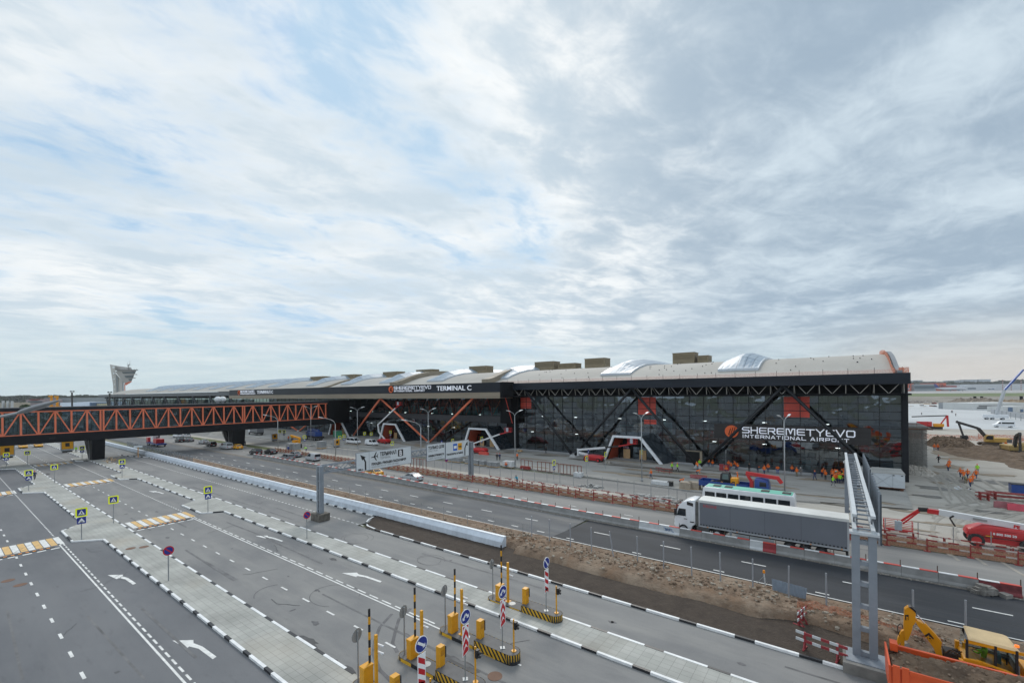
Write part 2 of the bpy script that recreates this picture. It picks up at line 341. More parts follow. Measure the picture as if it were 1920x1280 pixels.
# ---- raised pavements with black and white kerbs
pave_m, pnt, pb = nodes('grey_paving')
def paving():
    nt = pnt; L = nt.links.new; N = nt.nodes.new
    g = N('ShaderNodeNewGeometry'); br = N('ShaderNodeTexBrick'); br.inputs['Scale'].default_value = 1; br.offset = .0
    br.inputs['Brick Width'].default_value = .6; br.inputs['Row Height'].default_value = .45; br.inputs['Mortar Size'].default_value = .011
    br.inputs['Color1'].default_value = (.33, .335, .31, 1); br.inputs['Color2'].default_value = (.37, .37, .345, 1); br.inputs['Mortar'].default_value = (.2, .2, .185, 1)
    L(g.outputs['Position'], br.inputs[0])
    n = N('ShaderNodeTexNoise'); n.inputs['Scale'].default_value = .35; n.inputs['Detail'].default_value = 7; L(g.outputs['Position'], n.inputs[0])
    r = N('ShaderNodeMapRange'); r.inputs[1].default_value = .35; r.inputs[2].default_value = .7; r.inputs[3].default_value = 1.12; r.inputs[4].default_value = .78; L(n.outputs[0], r.inputs[0])
    mx = N('ShaderNodeMix'); mx.data_type = 'RGBA'; mx.blend_type = 'MULTIPLY'; mx.inputs[0].default_value = 1; L(br.outputs[0], mx.inputs[6]); L(r.outputs[0], mx.inputs[7])
    n2 = N('ShaderNodeTexNoise'); n2.inputs['Scale'].default_value = .11; L(g.outputs['Position'], n2.inputs[0])
    r2 = N('ShaderNodeMapRange'); r2.inputs[1].default_value = .55; r2.inputs[2].default_value = .7; r2.inputs[3].default_value = 0; r2.inputs[4].default_value = .4; L(n2.outputs[0], r2.inputs[0])
    m2 = N('ShaderNodeMix'); m2.data_type = 'RGBA'; L(r2.outputs[0], m2.inputs[0]); L(mx.outputs[2], m2.inputs[6]); m2.inputs[7].default_value = (.36, .31, .24, 1)
    L(m2.outputs[2], pb.inputs['Base Color']); pb.inputs['Roughness'].default_value = .85
paving()
wpaint = mat('white_paint', (.72, .73, .73), .6, var=.14, scale=1.6, world=True)
bpaint = mat('black_paint', (.018, .02, .024), .5, var=.2, scale=2.)
mark_m = mat('road_white', (.66, .66, .64), .7, var=.2, scale=2.2, world=True)
ymark_m = mat('road_yellow', (.62, .4, .16), .7, var=.2, scale=2., world=True)
def kerb(pts, z=.15, w=.18, white=2.4, black=1.1, phase=0., closed=False, h=.25):
    """kerb stones painted in turn white and black along a polyline"""
    b = MB(); t = phase; per = white+black
    for a, c in zip(pts[:-1], pts[1:]):
        a = Vector((*a, 0)); c = Vector((*c, 0)); ln = (c-a).length; d = (c-a)/ln; s = 0.
        while s < ln-1e-4:
            ph = t % per; isw = ph < white-1e-6; left = (white-ph) if isw else (per-ph)
            e = min(ln, s+max(left, 2e-3))
            if e-s > .02: b.bar(a+d*(s+.004)+Vector((0, 0, z-h/2)), a+d*(e-.004)+Vector((0, 0, z-h/2)), w, h, 0 if isw else 1)
            t += e-s; s = e
    return struct(b.build('kerb', [wpaint, bpaint], bevel=0))
W1, B1 = 2.3, 1.05
def pavement(poly, z=.13): return sheet('pavement', poly, z, pave_m)
# first pavement between the two nearest roads: islands bulge towards each crossing
p1 = [(-300, 11.75)]
for x in (-155, -113.5, -72): p1 += [(x-5.2, 11.75), (x-2.4, 9.5), (x+4., 9.5), (x+6., 11.75)]
pavement(p1+[(-21.5, 11.75), (-21.5, 14.45), (-300, 14.45)][0:])
for a, c in ((-300, -155-5.2), (-155+6, -113.5-5.2), (-113.5+6, -72-5.2), (-66, -8)): kerb([(a, 11.72), (c, 11.72)], white=2., black=.85)
rect('pavement', -21.5, 20, 11.75, 14.3, .13, pave_m)
for x in (-155, -113.5, -72): kerb([(x-2.4, 9.5), (x+.0, 8.9)][:1]+[(x+4., 9.5), (x+6., 11.72)], white=3.6, black=2.2); kerb([(x-2.4, 9.5), (x-3.4, 10.6)], white=.6, black=.35)
kerb([(-300, 14.42), (-22.2, 14.42)], white=2.3, black=1.05)
# second pavement
p2 = [(-300, 24.5)]
for x in (-155, -113.5, -72): p2 += [(x-7., 24.5), (x-5., 22.2), (x+2.4, 22.2), (x+4., 24.5)]
pavement(p2+[(-4, 24.5), (-4, 26.75), (-300, 26.75)])
rect('pavement', -4, 30, 24.5, 26.75, .13, pave_m)
for a, c in ((-300, -162), (-151, -120.5), (-109.5, -79), (-68, 30)): kerb([(a, 24.42), (c, 24.42)], white=2.25, black=1.05)
for x in (-155, -113.5, -72): kerb([(x-5, 22.2), (x+2.4, 22.2), (x+4., 24.42)], white=3.4, black=2.); 
kerb([(-300, 26.78), (-21.9, 26.78)], white=2.5, black=1.2); kerb([(-16, 26.78), (30, 26.78)], white=2.5, black=1.2)
# kerb of the soil bed and along the white wall
arc = [(-48.4, 34.6), (-48., 33.6), (-47., 32.4), (-45.6, 31.75), (-43.5, 31.5)]
kerb(arc+[(0.2, 31.25)], white=2.35, black=1.15)
kerb([(-145, 34.9), (-48.4, 34.9)], white=1.5, black=.75, z=.16)
kerb([(-160, 31.4), (-151, 33.), (-145, 34.9)], white=2.2, black=1.)
# ---- road markings
def marks(name, polys, m=None, z=.012):
    b = MB()
    for p in polys: b.flat([(x, y, z) for x, y in p])
    return struct(b.build(name, m or mark_m))
def dashes(x0, x1, y, w, on, off, ph=0.):
    out = []; x = x0+ph
    while x < x1: out.append([(x, y-w/2), (min(x+on, x1), y-w/2), (min(x+on, x1), y+w/2), (x, y+w/2)]); x += on+off
    return out
def ln(x0, x1, y, w): return [[(x0, y-w/2), (x1, y-w/2), (x1, y+w/2), (x0, y+w/2)]]
marks('lane_line', dashes(-66.8, -20, 5.25, .16, 1., 2.48))
marks('lane_line', dashes(-110, -72, 5.25, .16, 1., 2.48)+dashes(-66.2, 4, 1.6, .16, 1., 2.48))
marks('lane_line', ln(-68.6, -22, 8.5, .12)); marks('lane_line', dashes(-68, -22, 8.8, .12, .8, .42))
marks('lane_line', dashes(-150, -72.6, 8.62, .13, .5, .42))
marks('lane_line', dashes(-68.5, -20, 17.58, .14, 1., 2.46)); marks('lane_line', dashes(-110, -72.5, 17.6, .14, 1., 2.46))
marks('lane_line', ln(-68.8, -15, 20.75, .12)); marks('lane_line', dashes(-68.5, -22.4, 21.03, .12, 1.1, .5))
marks('lane_line', dashes(-111, -72.6, 21.1, .13, .55, .45)); marks('lane_line', dashes(-240, -152, 21.1, .13, .8, .45)); marks('lane_line', dashes(-240, -152, 17.6, .13, 1, 2.4)); marks('lane_line', dashes(-152, -114, 21.1, .13, .8, .3))
marks('lane_line', dashes(-148, -46, 31.7, .13, .55, .45))
marks('lane_line', ln(-12.2, 6, 19.6, .14))
marks('lane_line', ln(-25.4, 60, 41.35, .13)); marks('lane_line', ln(-170, -25.5, 41.1, .1))
marks('lane_line', dashes(-22.4, 58, 45.5, .17, 2., 5.55)); marks('lane_line', dashes(-24, 58, 41.95, .15, .9, 6.6))
marks('lane_line', dashes(-143, -26, 45.5, .17, 1.9, 5.5, 0.)); marks('lane_line', dashes(-139, -27, 42.15, .17, 1., 2.7))
marks('lane_line', dashes(-170, -10, 54.2, .13, 1.2, 7.))
arrow = [(-52.8, 9.6), (-51.75, 10.45), (-51.3, 10.32), (-50.4, 10.52), (-48.4, 10.62), (-48.3, 10.38), (-50.3, 10.28), (-51.1, 10.02), (-50.95, 9.85)]
for dx, dy in ((0, 0), (17.7, -.1), (17., 12.55), (-.6, 12.7), (-41., 12.7)): marks('road_arrow', [[(x+dx, y+dy) for x, y in arrow]])
def crossing(x, y0, n, step=.54):
    w = []; y = []
    for k in range(n):
        q = [(x-2.1, y0+k*step+.03), (x+1.8, y0+k*step+.03), (x+1.8, y0+(k+1)*step-.03), (x-2.1, y0+(k+1)*step-.03)]
        (w if k % 2 == 0 else y).append(q)
    marks('crossing_stripes', w); marks('crossing_stripes', y, ymark_m)
    sp = MB(); hb = []
    sp.box(x+2.35, x+2.8, y0+.2, y0+n*step-.9, .0, .05)
    for k in range(int(n*step/.5)-2): hb.append([(x+2.42, y0+.35+k*.5), (x+2.72, y0+.35+k*.5), (x+2.72, y0+.6+k*.5), (x+2.42, y0+.6+k*.5)])
    struct(sp.build('speed_hump', mat('hump_rubber', (.05, .05, .05), .7))); marks('speed_hump_paint', hb, mat('hump_orange', (.7, .25, .03), .6), .056)
    marks('stop_line', [[(x+3., y0+.1+k*1.), (x+3.35, y0+.1+k*1.), (x+3.35, y0+.75+k*1.), (x+3., y0+.75+k*1.)] for k in range(int(n*step))])
for x in (-70.6, -112.6): crossing(x, 14.85, 12)
crossing(-152, 14.9, 12); crossing(-69.9, -2.4, 21); crossing(-112.6, -2.4, 21)
# tyre scuffs, patches and drain covers
scuff_f = mat('wheel_track', (.135, .135, .137), .8, var=.35, scale=.8, world=True); scuff = mat('tyre_scuff', (.10, .10, .105), .75, var=.4, scale=1.4, world=True); patch_m = mat('tar_patch', (.055, .057, .06), .65, var=.3, scale=1.5, world=True)
def ring(cx_, cy_, r, a0, a1, w, sy=.8, n=26):
    out = []
    for i in range(n):
        t0 = a0+(a1-a0)*i/n; t1 = a0+(a1-a0)*(i+1)/n
        out.append([(cx_+(r-w)*math.cos(t0), cy_+sy*(r-w)*math.sin(t0)), (cx_+r*math.cos(t0), cy_+sy*r*math.sin(t0)), (cx_+r*math.cos(t1), cy_+sy*r*math.sin(t1)), (cx_+(r-w)*math.cos(t1), cy_+sy*(r-w)*math.sin(t1))])
    return out
for (px, py, r, a0, a1, w) in ((808, 1049, 1.5, .4, 6.2, .05), (805, 1050, 1.25, 0, 5., .05), (670, 1008, 2., .3, 5.9, .05), (668, 1008, 1.5, 0, 5., .05), (628, 1115, 2.2, .6, 5.4, .06), (520, 1112, 2., 2.6, 4.4, .08)):
    c = G(px, py); marks('tyre_scuff', ring(c.x, c.y, r, a0, a1, w), scuff, .009)
for pl in ([(735, 1150), (712, 1175), (703, 1200), (700, 1225), (712, 1255), (735, 1278)], [(770, 1140), (748, 1160), (742, 1180), (736, 1205), (745, 1222)]):
    q = [G(*p) for p in pl]; out = []
    for a, c in zip(q[:-1], q[1:]):
        n_ = Vector((-(c-a).y, (c-a).x, 0)).normalized()*.11; out.append([(v.x, v.y) for v in (a-n_, c-n_, c+n_, a+n_)])
    marks('tyre_scuff', out, scuff, .009)
rk = random.Random(31)
for k in range(34):   # long faint wheel tracks, cracks and oil drips on the lanes
    y = rk.choice((3.5, 6.9, 9.6, 16, 18.9, 22.6, 28, 29.6, 52.4, 55.6)); x = rk.uniform(-95, 0); L_ = rk.uniform(4, 16); w = rk.uniform(.12, .22); a_ = rk.uniform(-.03, .03); n_ = 8
    marks('tyre_scuff', [[(x+L_*i/n_, y+a_*L_*i/n_-w/2), (x+L_*(i+1)/n_, y+a_*L_*(i+1)/n_-w/2), (x+L_*(i+1)/n_, y+a_*L_*(i+1)/n_+w/2), (x+L_*i/n_, y+a_*L_*i/n_+w/2)] for i in range(n_)], scuff_f, .0085+.0002*k)
for k in range(30):
    y = rk.uniform(2, 31); x = rk.uniform(-95, -4); q = [Vector((x, y, 0))]; a_ = rk.uniform(0, 6.3)
    for i in range(rk.randint(4, 9)): a_ += rk.uniform(-.6, .6); q.append(q[-1]+Vector((math.cos(a_), math.sin(a_), 0))*rk.uniform(.25, .7))
    if any(11.3 < v.y < 14.8 or 24.1 < v.y < 27.1 or v.y > 31 for v in q): continue
    out = []
    for a, c in zip(q[:-1], q[1:]): n_ = Vector((-(c-a).y, (c-a).x, 0)).normalized()*.022; out.append([(v.x, v.y) for v in (a-n_, c-n_, c+n_, a+n_)])
    marks('asphalt_crack', out, patch_m, .016)
def blot(px, py, rx_, ry_, m, name='tar_patch', z=.0095, seed=1):
    c = G(px, py); rnd = random.Random(seed); n = 16
    marks(name, [[(c.x+rx_*(1+.35*rnd.uniform(-1, 1))*math.cos(2*math.pi*i/n), c.y+ry_*(1+.35*rnd.uniform(-1, 1))*math.sin(2*math.pi*i/n)) for i in range(n)]], m, z)
for i, (px, py, a, c_) in enumerate(((650, 1257, .8, .35), (620, 1237, .7, .25), (578, 1202, .9, .35), (1225, 1225, .7, .2), (1180, 1205, .6, .2), (250, 1058, .7, .25), (625, 1048, .5, .2), (865, 1247, 1.3, .5), (90, 888, 1.6, .3), (190, 857, 2., .3))): blot(px, py, a, c_, patch_m, seed=i)
for k in range(26):
    y = rk.choice((3., 6.5, 10, 16.2, 19, 22.8, 28.4, 29.9)); x = rk.uniform(-80, -3); rnd = random.Random(k); n = 10; a_, c_ = rk.uniform(.1, .45), rk.uniform(.06, .2)
    marks('oil_stain', [[(x+a_*(1+.4*rnd.uniform(-1, 1))*math.cos(2*math.pi*i/n), y+c_*(1+.4*rnd.uniform(-1, 1))*math.sin(2*math.pi*i/n)) for i in range(n)]], scuff, .0098)
for i, (px, py) in enumerate(((245, 1030), (270, 1027), (38, 1096), (15, 1088), (928, 1267))):
    c = G(px, py); b = MB(); b.cyl((c.x, c.y, .0 if i > 1 else .1), (c.x, c.y, .018 if i > 1 else .142), .42, n=20); struct(b.build('manhole_cover', mat('rust_iron', (.16, .09, .06), .8)))
# ---- soil bed, clay bank, verges with relief
def relief(name, outline_y, x0, x1, nx, ny, hf, m, kind='structure'):
    """patch of ground between two edge functions of x, with height function hf(x, t)"""
    b = MB(); vs = []
    for i in range(nx+1):
        x = x0+(x1-x0)*i/nx; ya, yb = outline_y(x)
        for j in range(ny+1):
            t = j/ny; y = ya+(yb-ya)*t; vs.append((x, y, hf(x, y, t)))
    fs = [(i*(ny+1)+j, (i+1)*(ny+1)+j, (i+1)*(ny+1)+j+1, i*(ny+1)+j+1) for i in range(nx) for j in range(ny)]
    b.add(vs, fs); o = b.build(name, m, smooth=True); return struct(o)
from mathutils import noise as mn
def nz(x, y, s, k=0.): return mn.noise(Vector((x*s, y*s, k)))
relief('soil_bed', lambda x: (max(31.3, 31.3+max(0, (-45.5-x))*1.1), 36.2 if x < -27.5 else 36.6), -48.3, 12, 150, 16, lambda x, y, t: .1+.07*math.sin(math.pi*t)+.05*nz(x, y, 2.)+.03*nz(x, y, 5.), soil_m)
def BH(x, t): return (.85+.4*nz(x, 0, .25))*(1-math.exp(-t*9))*(1-t)**.7*min(1, max(.2, (x+32)/5))
def pit(x, y):
    e = ((x+1.2)/3.4)**2+((y-34.2)/1.7)**2; return -1.3*max(0, 1-e)
relief('clay_bank', lambda x: (34.6+.7*nz(x, 3, .3)+(.9 if x < -26 else 0), 41.05), -150, 30, 700, 30, lambda x, y, t: (.02+BH(x, t)+(.14*nz(x, y, 1.1)+.13*nz(x, y, 2.7)+.1*nz(x, y, 6.))*min(1, 6*t)*min(1, 7*(1-t))+.12*(1-t)+pit(x, y)), clay_m)
relief('mud_verge', lambda x: (yf(x)+.05, yf(x)+3.6), -130, 60, 260, 8, lambda x, y, t: .03+.16*math.sin(math.pi*t)+.1*nz(x, y, .9)+.06*nz(x, y, 3.), verge_m)

# ---- torn-up plaza and sandy yard: wet mud, puddles, dirt tongues and wheel ruts
mud_w = layered('wet_mud', (.13, .115, .095), [((.08, .072, .06), .8, (1, 1, 1), .42, .62, .8), ((.24, .22, .19), 2.5, (1, 1, 1), .52, .72, .6)], .45, .5, 5.)
mud_d = layered('dry_dirt', (.27, .225, .17), [((.2, .16, .12), .7, (1, 1, 1), .42, .64, .8), ((.38, .34, .28), 2.2, (1, 1, 1), .5, .72, .6)], .95, .8, 4.)
water = mat('puddle_water', (.09, .09, .085), .06, var=.1, world=True, spec=.6)
ry = random.Random(77)
def splat(x, y, a_, c_, m, name, z, n=22, k=.45):
    ph = [ry.uniform(0, 6.3) for _ in range(4)]; pts = []
    for i in range(n):
        t = 2*math.pi*i/n; r = 1+k*(.5*math.sin(2*t+ph[0])+.35*math.sin(3*t+ph[1])+.3*math.sin(5*t+ph[2])+.2*math.sin(7*t+ph[3])); pts.append((x+a_*r*math.cos(t), y+c_*r*math.sin(t)))
    marks(name, [pts], m, z)
zz_ = 0
for k in range(34):
    x = ry.uniform(-66, 6); y = ry.choice((79, 82, 85, 88, 91, 94))+ry.uniform(-1.5, 1.5); zz_ += .0004; splat(x, y, ry.uniform(2, 7), ry.uniform(.35, 1.1), ry.choice((mud_d, mud_d, mud_w)), 'mud_patch', .112+zz_)
for k in range(20):
    x = ry.uniform(-130, -66); y = ry.uniform(77, 96); zz_ += .0004; splat(x, y, ry.uniform(2, 6), ry.uniform(.3, .9), ry.choice((mud_d, mud_w)), 'mud_patch', .112+zz_)
for px, py, a_, c_, m in ((1755, 915, 2.6, 1.4, mud_w), (1790, 900, 1.6, 2.2, mud_w), (1800, 915, 1.2, 1.6, water), (1765, 905, 1.5, 1.0, mud_d), (1740, 930, 2., .8, mud_w), (1880, 905, 4., 1.8, mud_w), (1860, 890, 3., 1.5, mud_d), (1740, 885, 2., 2.4, mud_d), (1500, 935, 3., .7, mud_w), (1560, 945, 2.6, .5, mud_w), (1620, 940, 3.2, .6, mud_d), (1540, 975, 2.2, .5, water), (1655, 950, 2.5, .5, mud_w), (1720, 960, 2., .8, mud_d), (1790, 985, 3., .7, mud_d), (1700, 990, 2.2, .5, mud_d), (1860, 960, 2., .6, mud_w), (1560, 1000, 1.6, .4, mud_d), (1780, 875, 2.2, 3.2, mud_d), (1800, 860, 3., 3., mud_d), (1765, 850, 2., 5., mud_d)):
    c = G(px, py); zz_ += .0004; splat(c.x, c.y, a_, c_, m, 'puddle' if m is water else 'mud_patch', (.11 if c.x < 8 and c.y > 79 else .0)+.012+zz_*.3)
rut_m = layered('wheel_rut', (.34, .318, .28), [((.28, .26, .225), 1.5, (1, 1, 1), .42, .64, .8)], .95, .6, 6.)
for k in range(18):
    cx_, cy_, r_ = 34+ry.uniform(-3, 3), 66+ry.uniform(-3, 3), ry.uniform(14, 26); a0 = ry.uniform(1.5, 2.4); zz_ += .0004
    for dr_ in (0, 1.7): marks('wheel_rut', ring(cx_, cy_, r_+dr_, a0, a0+ry.uniform(.5, 1.1), .28, 1.2, 20), rut_m, .01+zz_*.3)
for k in range(8):
    x, y = ry.uniform(8, 22), ry.uniform(78, 88); zz_ += .0004
    for dr_ in (0, 1.6): q = [(x+dr_+.5*math.sin(i*.4+k)+i*.1*(k % 3-1), y+i*2.2) for i in range(14)]; marks('wheel_rut', [[(a[0]-.13, a[1]), (c[0]-.13, c[1]), (c[0]+.13, c[1]), (a[0]+.13, a[1])] for a, c in zip(q[:-1], q[1:])], rut_m, .01+zz_*.3)
# ---------------------------------------------------------------- terminal building
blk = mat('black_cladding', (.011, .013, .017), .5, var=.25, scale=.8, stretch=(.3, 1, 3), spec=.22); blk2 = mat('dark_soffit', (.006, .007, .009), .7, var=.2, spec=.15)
fas_m = mat('fascia_navy', (.013, .018, .027), .4, var=.3, scale=.35, stretch=(.25, 1, 2.5), spec=.25); tan_m = mat('tan_cladding', (.255, .215, .16), .6, var=.22, scale=.5, stretch=(.2, 1, 6))
grey_fas = mat('grey_fascia', (.09, .1, .112), .5, var=.12, scale=.4)
steel_w = mat('white_steel', (.62, .63, .63), .45, var=.08); steel_g = mat('galvanised', (.33, .36, .39), .42, .35, var=.14, scale=3.); steel_d = mat('black_steel', (.013, .015, .018), .4, var=.15, scale=1., spec=.3)
orange = mat('orange_steel', (.74, .185, .09), .5, var=.14, scale=1.2); red_p = mat('red_patch', (.6, .065, .04), .4, var=.22, scale=.5)
roof_m = layered('roof_membrane', (.385, .37, .34), [((.33, .315, .285), .12, (1, .4, 1), .42, .64, .7), ((.44, .425, .395), .6, (1, .2, 1), .55, .75, .4)], .8, 0)
gl_m = glass('curtain_glass', (.64, .76, .84), .8, .015, .11, .25, 2.5); gl2_m = glass('upper_glass', (.62, .82, .85), .85, .02, .03, .4, 1.8)
sky_m = None
def skylight_mat():
    m, nt, b = nodes('skylight_glass'); L = nt.links.new; N = nt.nodes.new
    g = N('ShaderNodeNewGeometry'); br = N('ShaderNodeTexBrick'); br.offset = 0; br.inputs['Scale'].default_value = 1; br.inputs['Brick Width'].default_value = 1.45; br.inputs['Row Height'].default_value = 2.2; br.inputs['Mortar Size'].default_value = .09
    br.inputs['Color1'].default_value = (.33, .4, .46, 1); br.inputs['Color2'].default_value = (.28, .35, .42, 1); br.inputs['Mortar'].default_value = (.16, .2, .25, 1)
    L(g.outputs['Position'], br.inputs[0]); L(br.outputs[0], b.inputs['Base Color']); b.inputs['Roughness'].default_value = .45; b.inputs['Specular IOR Level'].default_value = .35
    return m
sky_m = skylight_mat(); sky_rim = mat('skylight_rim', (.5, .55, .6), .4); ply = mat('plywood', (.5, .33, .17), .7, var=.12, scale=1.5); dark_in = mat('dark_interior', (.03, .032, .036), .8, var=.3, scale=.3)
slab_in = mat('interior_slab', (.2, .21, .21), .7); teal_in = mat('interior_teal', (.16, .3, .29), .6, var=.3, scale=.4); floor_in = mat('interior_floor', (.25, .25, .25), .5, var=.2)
pinknet = netting('pink_net', (.8, .5, .42), .25, .15); rednet = netting('orange_net', (.62, .2, .1), .5, .35)
T = thing('terminal_building', 'long black glass airport terminal with a curved beige roof and white lettering', 'terminal', (0, 0, 0))
XL, XR, YG = -73.2, 8.95, 101.
def roof_z(y): # profile of the vaulted roof
    pts = [(96.6, 18.55), (99, 18.75), (102, 19.5), (106, 20.9), (110, 22.0), (115, 22.9), (121, 23.4), (135, 23.7), (160, 23.2), (185, 21), (200, 18)]
    for (a, za), (c, zc) in zip(pts[:-1], pts[1:]):
        if y <= c: return za+(zc-za)*(y-a)/(c-a)
    return 18.
ys = [96.6, 98, 99, 100.5, 102, 104, 106, 108, 110, 112.5, 115, 118, 121, 128, 135, 148, 160, 172, 185, 200]
# -- right hall: curtain wall of panes, each a little out of true
rp = random.Random(3); rq = random.Random(5)
def curtain(name, x0, x1, z0, z1, y, dx, dz, m, parent, tilt=.0022, mull=True, mw=.11, cut=None):
    b = MB(); nx_ = max(1, round((x1-x0)/dx)); nz_ = max(1, round((z1-z0)/dz)); sx = (x1-x0)/nx_; sz = (z1-z0)/nz_
    g = MB()
    for i in range(nx_):
        for j in range(nz_):
            a, c = x0+i*sx, x0+(i+1)*sx; e, f = z0+j*sz, z0+(j+1)*sz
            if cut and cut((a+c)/2, (e+f)/2): continue
            o = [rp.uniform(-tilt, tilt)*sx for _ in range(4)]
            b.flat([(a, y+o[0], e), (c, y+o[1], e), (c, y+o[2], f), (a, y+o[3], f)])
    ob = b.build(name, m, parent, recalc=False)
    for i in range(nx_+1): g.box(x0+i*sx-mw/2, x0+i*sx+mw/2, y-.12, y-.03, z0, z1)
    for j in range(nz_+1): g.box(x0, x1, y-.1, y-.035, z0+j*sz-.06, z0+j*sz+.06)
    mo = g.build('mullion_grid', steel_d, ob)
    return ob
PORT = [(-38., 95.6), (AY(898, 815, 95.6).x, 95.6), (AY(732, 805, 95.6).x, 95.6), (AY(632, 800, 95.6).x, 95.6)]
def in_portal(x, z): return any(abs(x-p) < 5.8-.35*z and z < 5.4 for p, _ in PORT)
curtain('curtain_wall', XL, XR, .2, 14.9, YG, 2.9, 1.47, gl_m, T, cut=in_portal)
b = MB(); b.box(8.95, 9.8, 100.4, 101.6, 0, 15.0); b.box(8.95, 9.8, 101.6, 190, 0, 17); b.build('end_wall', blk, T)
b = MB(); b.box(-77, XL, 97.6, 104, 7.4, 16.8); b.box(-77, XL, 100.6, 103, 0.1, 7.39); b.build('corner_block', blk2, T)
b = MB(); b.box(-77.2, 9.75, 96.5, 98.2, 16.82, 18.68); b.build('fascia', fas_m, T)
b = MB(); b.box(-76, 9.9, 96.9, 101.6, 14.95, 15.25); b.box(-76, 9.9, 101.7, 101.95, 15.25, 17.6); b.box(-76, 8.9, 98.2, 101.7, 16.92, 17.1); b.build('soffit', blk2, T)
lit = mat('ceiling_lamp', (.8, .8, .75), .5, emit=((1, .96, .88), 4.))
for z in (16.1, 9.3, 4.8):
    for k in range(22):
        x = -240+k*11.4+rq.uniform(-2, 2); b = MB(); b.box(x, x+.7, 104.2, 104.6, z-.06, z); b.build('ceiling_lamp', lit, T)
b = MB(); x = -74.
tb = mat('brace_white', (.47, .45, .41), .6)
k = 0
while x < 8.2:
    b = MB(); b.bar((x-1.35, 97.2, 16.9), (x-.06, 97.2, 15.3), .075); b.bar((x+1.35, 97.2, 16.9), (x+.06, 97.2, 15.3), .075); b.build('truss_brace', tb, T)
    b = MB(); b.bar((x+1.95, 97.2, 16.9), (x+1.95, 97.5, 15.28), .08); b.bar((x+1.95, 97.6, 16.88), (x+1.95, 100.6, 15.3), .1); b.build('truss_hanger', tb, T); x += 3.86
# -- struts in V pairs
VS = [((-67.8, 97., 16.8), (-52.3, 95.2, .1)), ((-52.3, 95.2, .1), (-37.9, 97., 16.8)), ((-37.9, 97., 16.8), (-23.1, 95.2, .1)), ((-23.1, 95.2, .1), (-8.1, 97., 16.8)), ((-8.1, 97., 16.8), (6.6, 95.2, .1))]
for p, q in VS: b = MB(); b.cyl(p, q, .3, n=14); b.build('strut', steel_d, T, smooth=True)
VO = [((-165, 94.6, 12.5), (-149.3, 97.6, .1)), ((-149.3, 97.6, .1), (-126, 93.2, 14.6)), ((-126, 93.2, 14.6), (-106.7, 97.6, .1)), ((-106.7, 97.6, .1), (-83.5, 93.2, 14.6)), ((-211, 95, 8), (-190, 97.6, .1)), ((-190, 97.6, .1), (-169, 95, 8))]
for p, q in VO: b = MB(); b.cyl(p, q, .33, n=12); o = b.build('strut', orange, T, smooth=True); o['label'] = 'orange slanting strut'
for x, y in ((-52.3, 95.2), (-23.1, 95.2), (6.6, 95.2), (-106.7, 97.6), (-149.3, 97.6), (-190, 97.6)): b = MB(); b.prism([(x-.9, 0), (x+.9, 0), (x+.45, .75), (x-.45, .75)], 'y', y-.5, y+.5); b.build('strut_footing', mat('footing', (.42, .43, .43), .8), T)
# -- interior glimpsed through the glass
b = MB(); b.box(XL, XR, 101.6, 101.65, -.02, .05); b.box(-270, 8.9, 101.7, 121, .02, .12); b.build('ground_floor', floor_in, T)
b = MB()
for z in (4.9, 9.4): b.box(-270, 8.9, 103.5, 121, z, z+.5)
b.build('floor_slab', slab_in, T)
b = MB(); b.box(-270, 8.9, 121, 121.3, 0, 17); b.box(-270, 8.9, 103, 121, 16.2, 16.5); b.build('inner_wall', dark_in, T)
for x0, x1, z0, z1 in ((-72.2, -68.6, 11.6, 14.7), (-37.9, -33.7, 10.6, 14.7), (-36.5, -33.6, 8.4, 9.4), (-8.4, -4.2, 10.7, 14.7)): b = MB(); b.box(x0, x1, 100.974, 100.99, z0, z1); b.build('red_patch', red_p, T)  # red sheets laid over the panes, standing in for red shapes in the glass
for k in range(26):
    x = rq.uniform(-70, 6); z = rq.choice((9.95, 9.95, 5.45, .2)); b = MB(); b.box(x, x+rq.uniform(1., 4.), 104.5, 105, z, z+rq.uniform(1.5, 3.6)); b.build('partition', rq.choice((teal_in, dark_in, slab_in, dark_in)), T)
for k in range(24):
    x = -68+k*3.15; b = MB(); b.cyl((x, 108, .1), (x, 108, 16.2), .35, n=10); b.build('inner_column', slab_in, T)
# -- roof
b = MB(); xs = [8.7, 8.6]+[8.6-k*4.1 for k in range(1, 22)]+[-85-k*8. for k in range(0, 57)]
secs = [[(x, y, roof_z(y)) for y in ys] for x in xs]
b.loft(secs, caps=False, closed=False); b.build('roof', roof_m, T, smooth=True)
b = MB(); b.loft([[(x, y, roof_z(y)+.02) for y in ys[:14]]+[(x, y, roof_z(y)+.9) for y in ys[:14][::-1]] for x in (7.75, 7.8)], m=0); b.build('verge_netting', rednet, T)
b = MB(); b.loft([[(x, y, roof_z(y)+.0) for y in ys[:15]]+[(x, y, roof_z(y)+.55) for y in ys[:15][::-1]] for x in (8.1, 8.75)], m=0); b.build('roof_verge', mat('grey_coping', (.2, .22, .24), .6), T)
b = MB(); b.box(-76, 9, 97.2, 97.23, 18.62, 19.35); b.build('safety_netting', pinknet, T)
for k in range(24): x = -74+k*3.6; b = MB(); b.cyl((x, 97.25, 18.55), (x, 97.25, 19.7), .04, n=6); b.build('net_post', steel_d, T)
b = MB(); b.box(8.3, 9.6, 96.9, 97., 18.7, 19.6); b.build('edge_netting', rednet, T)
vm = MB(); vm.cyl((0, 0, -.05), (0, 0, .2), .09, n=6); v0 = vm.build('roof_vent', steel_d, T); first = True
for k in range(60):
    x = rq.uniform(-71, 6.5); y = rq.choice((103.2, 105.5, 107, 109, 110.5, 112, 114.5, 118)); c = v0 if first else v0.copy()
    if not first: COL.objects.link(c)
    first = False; c.location = (x, y, roof_z(y))
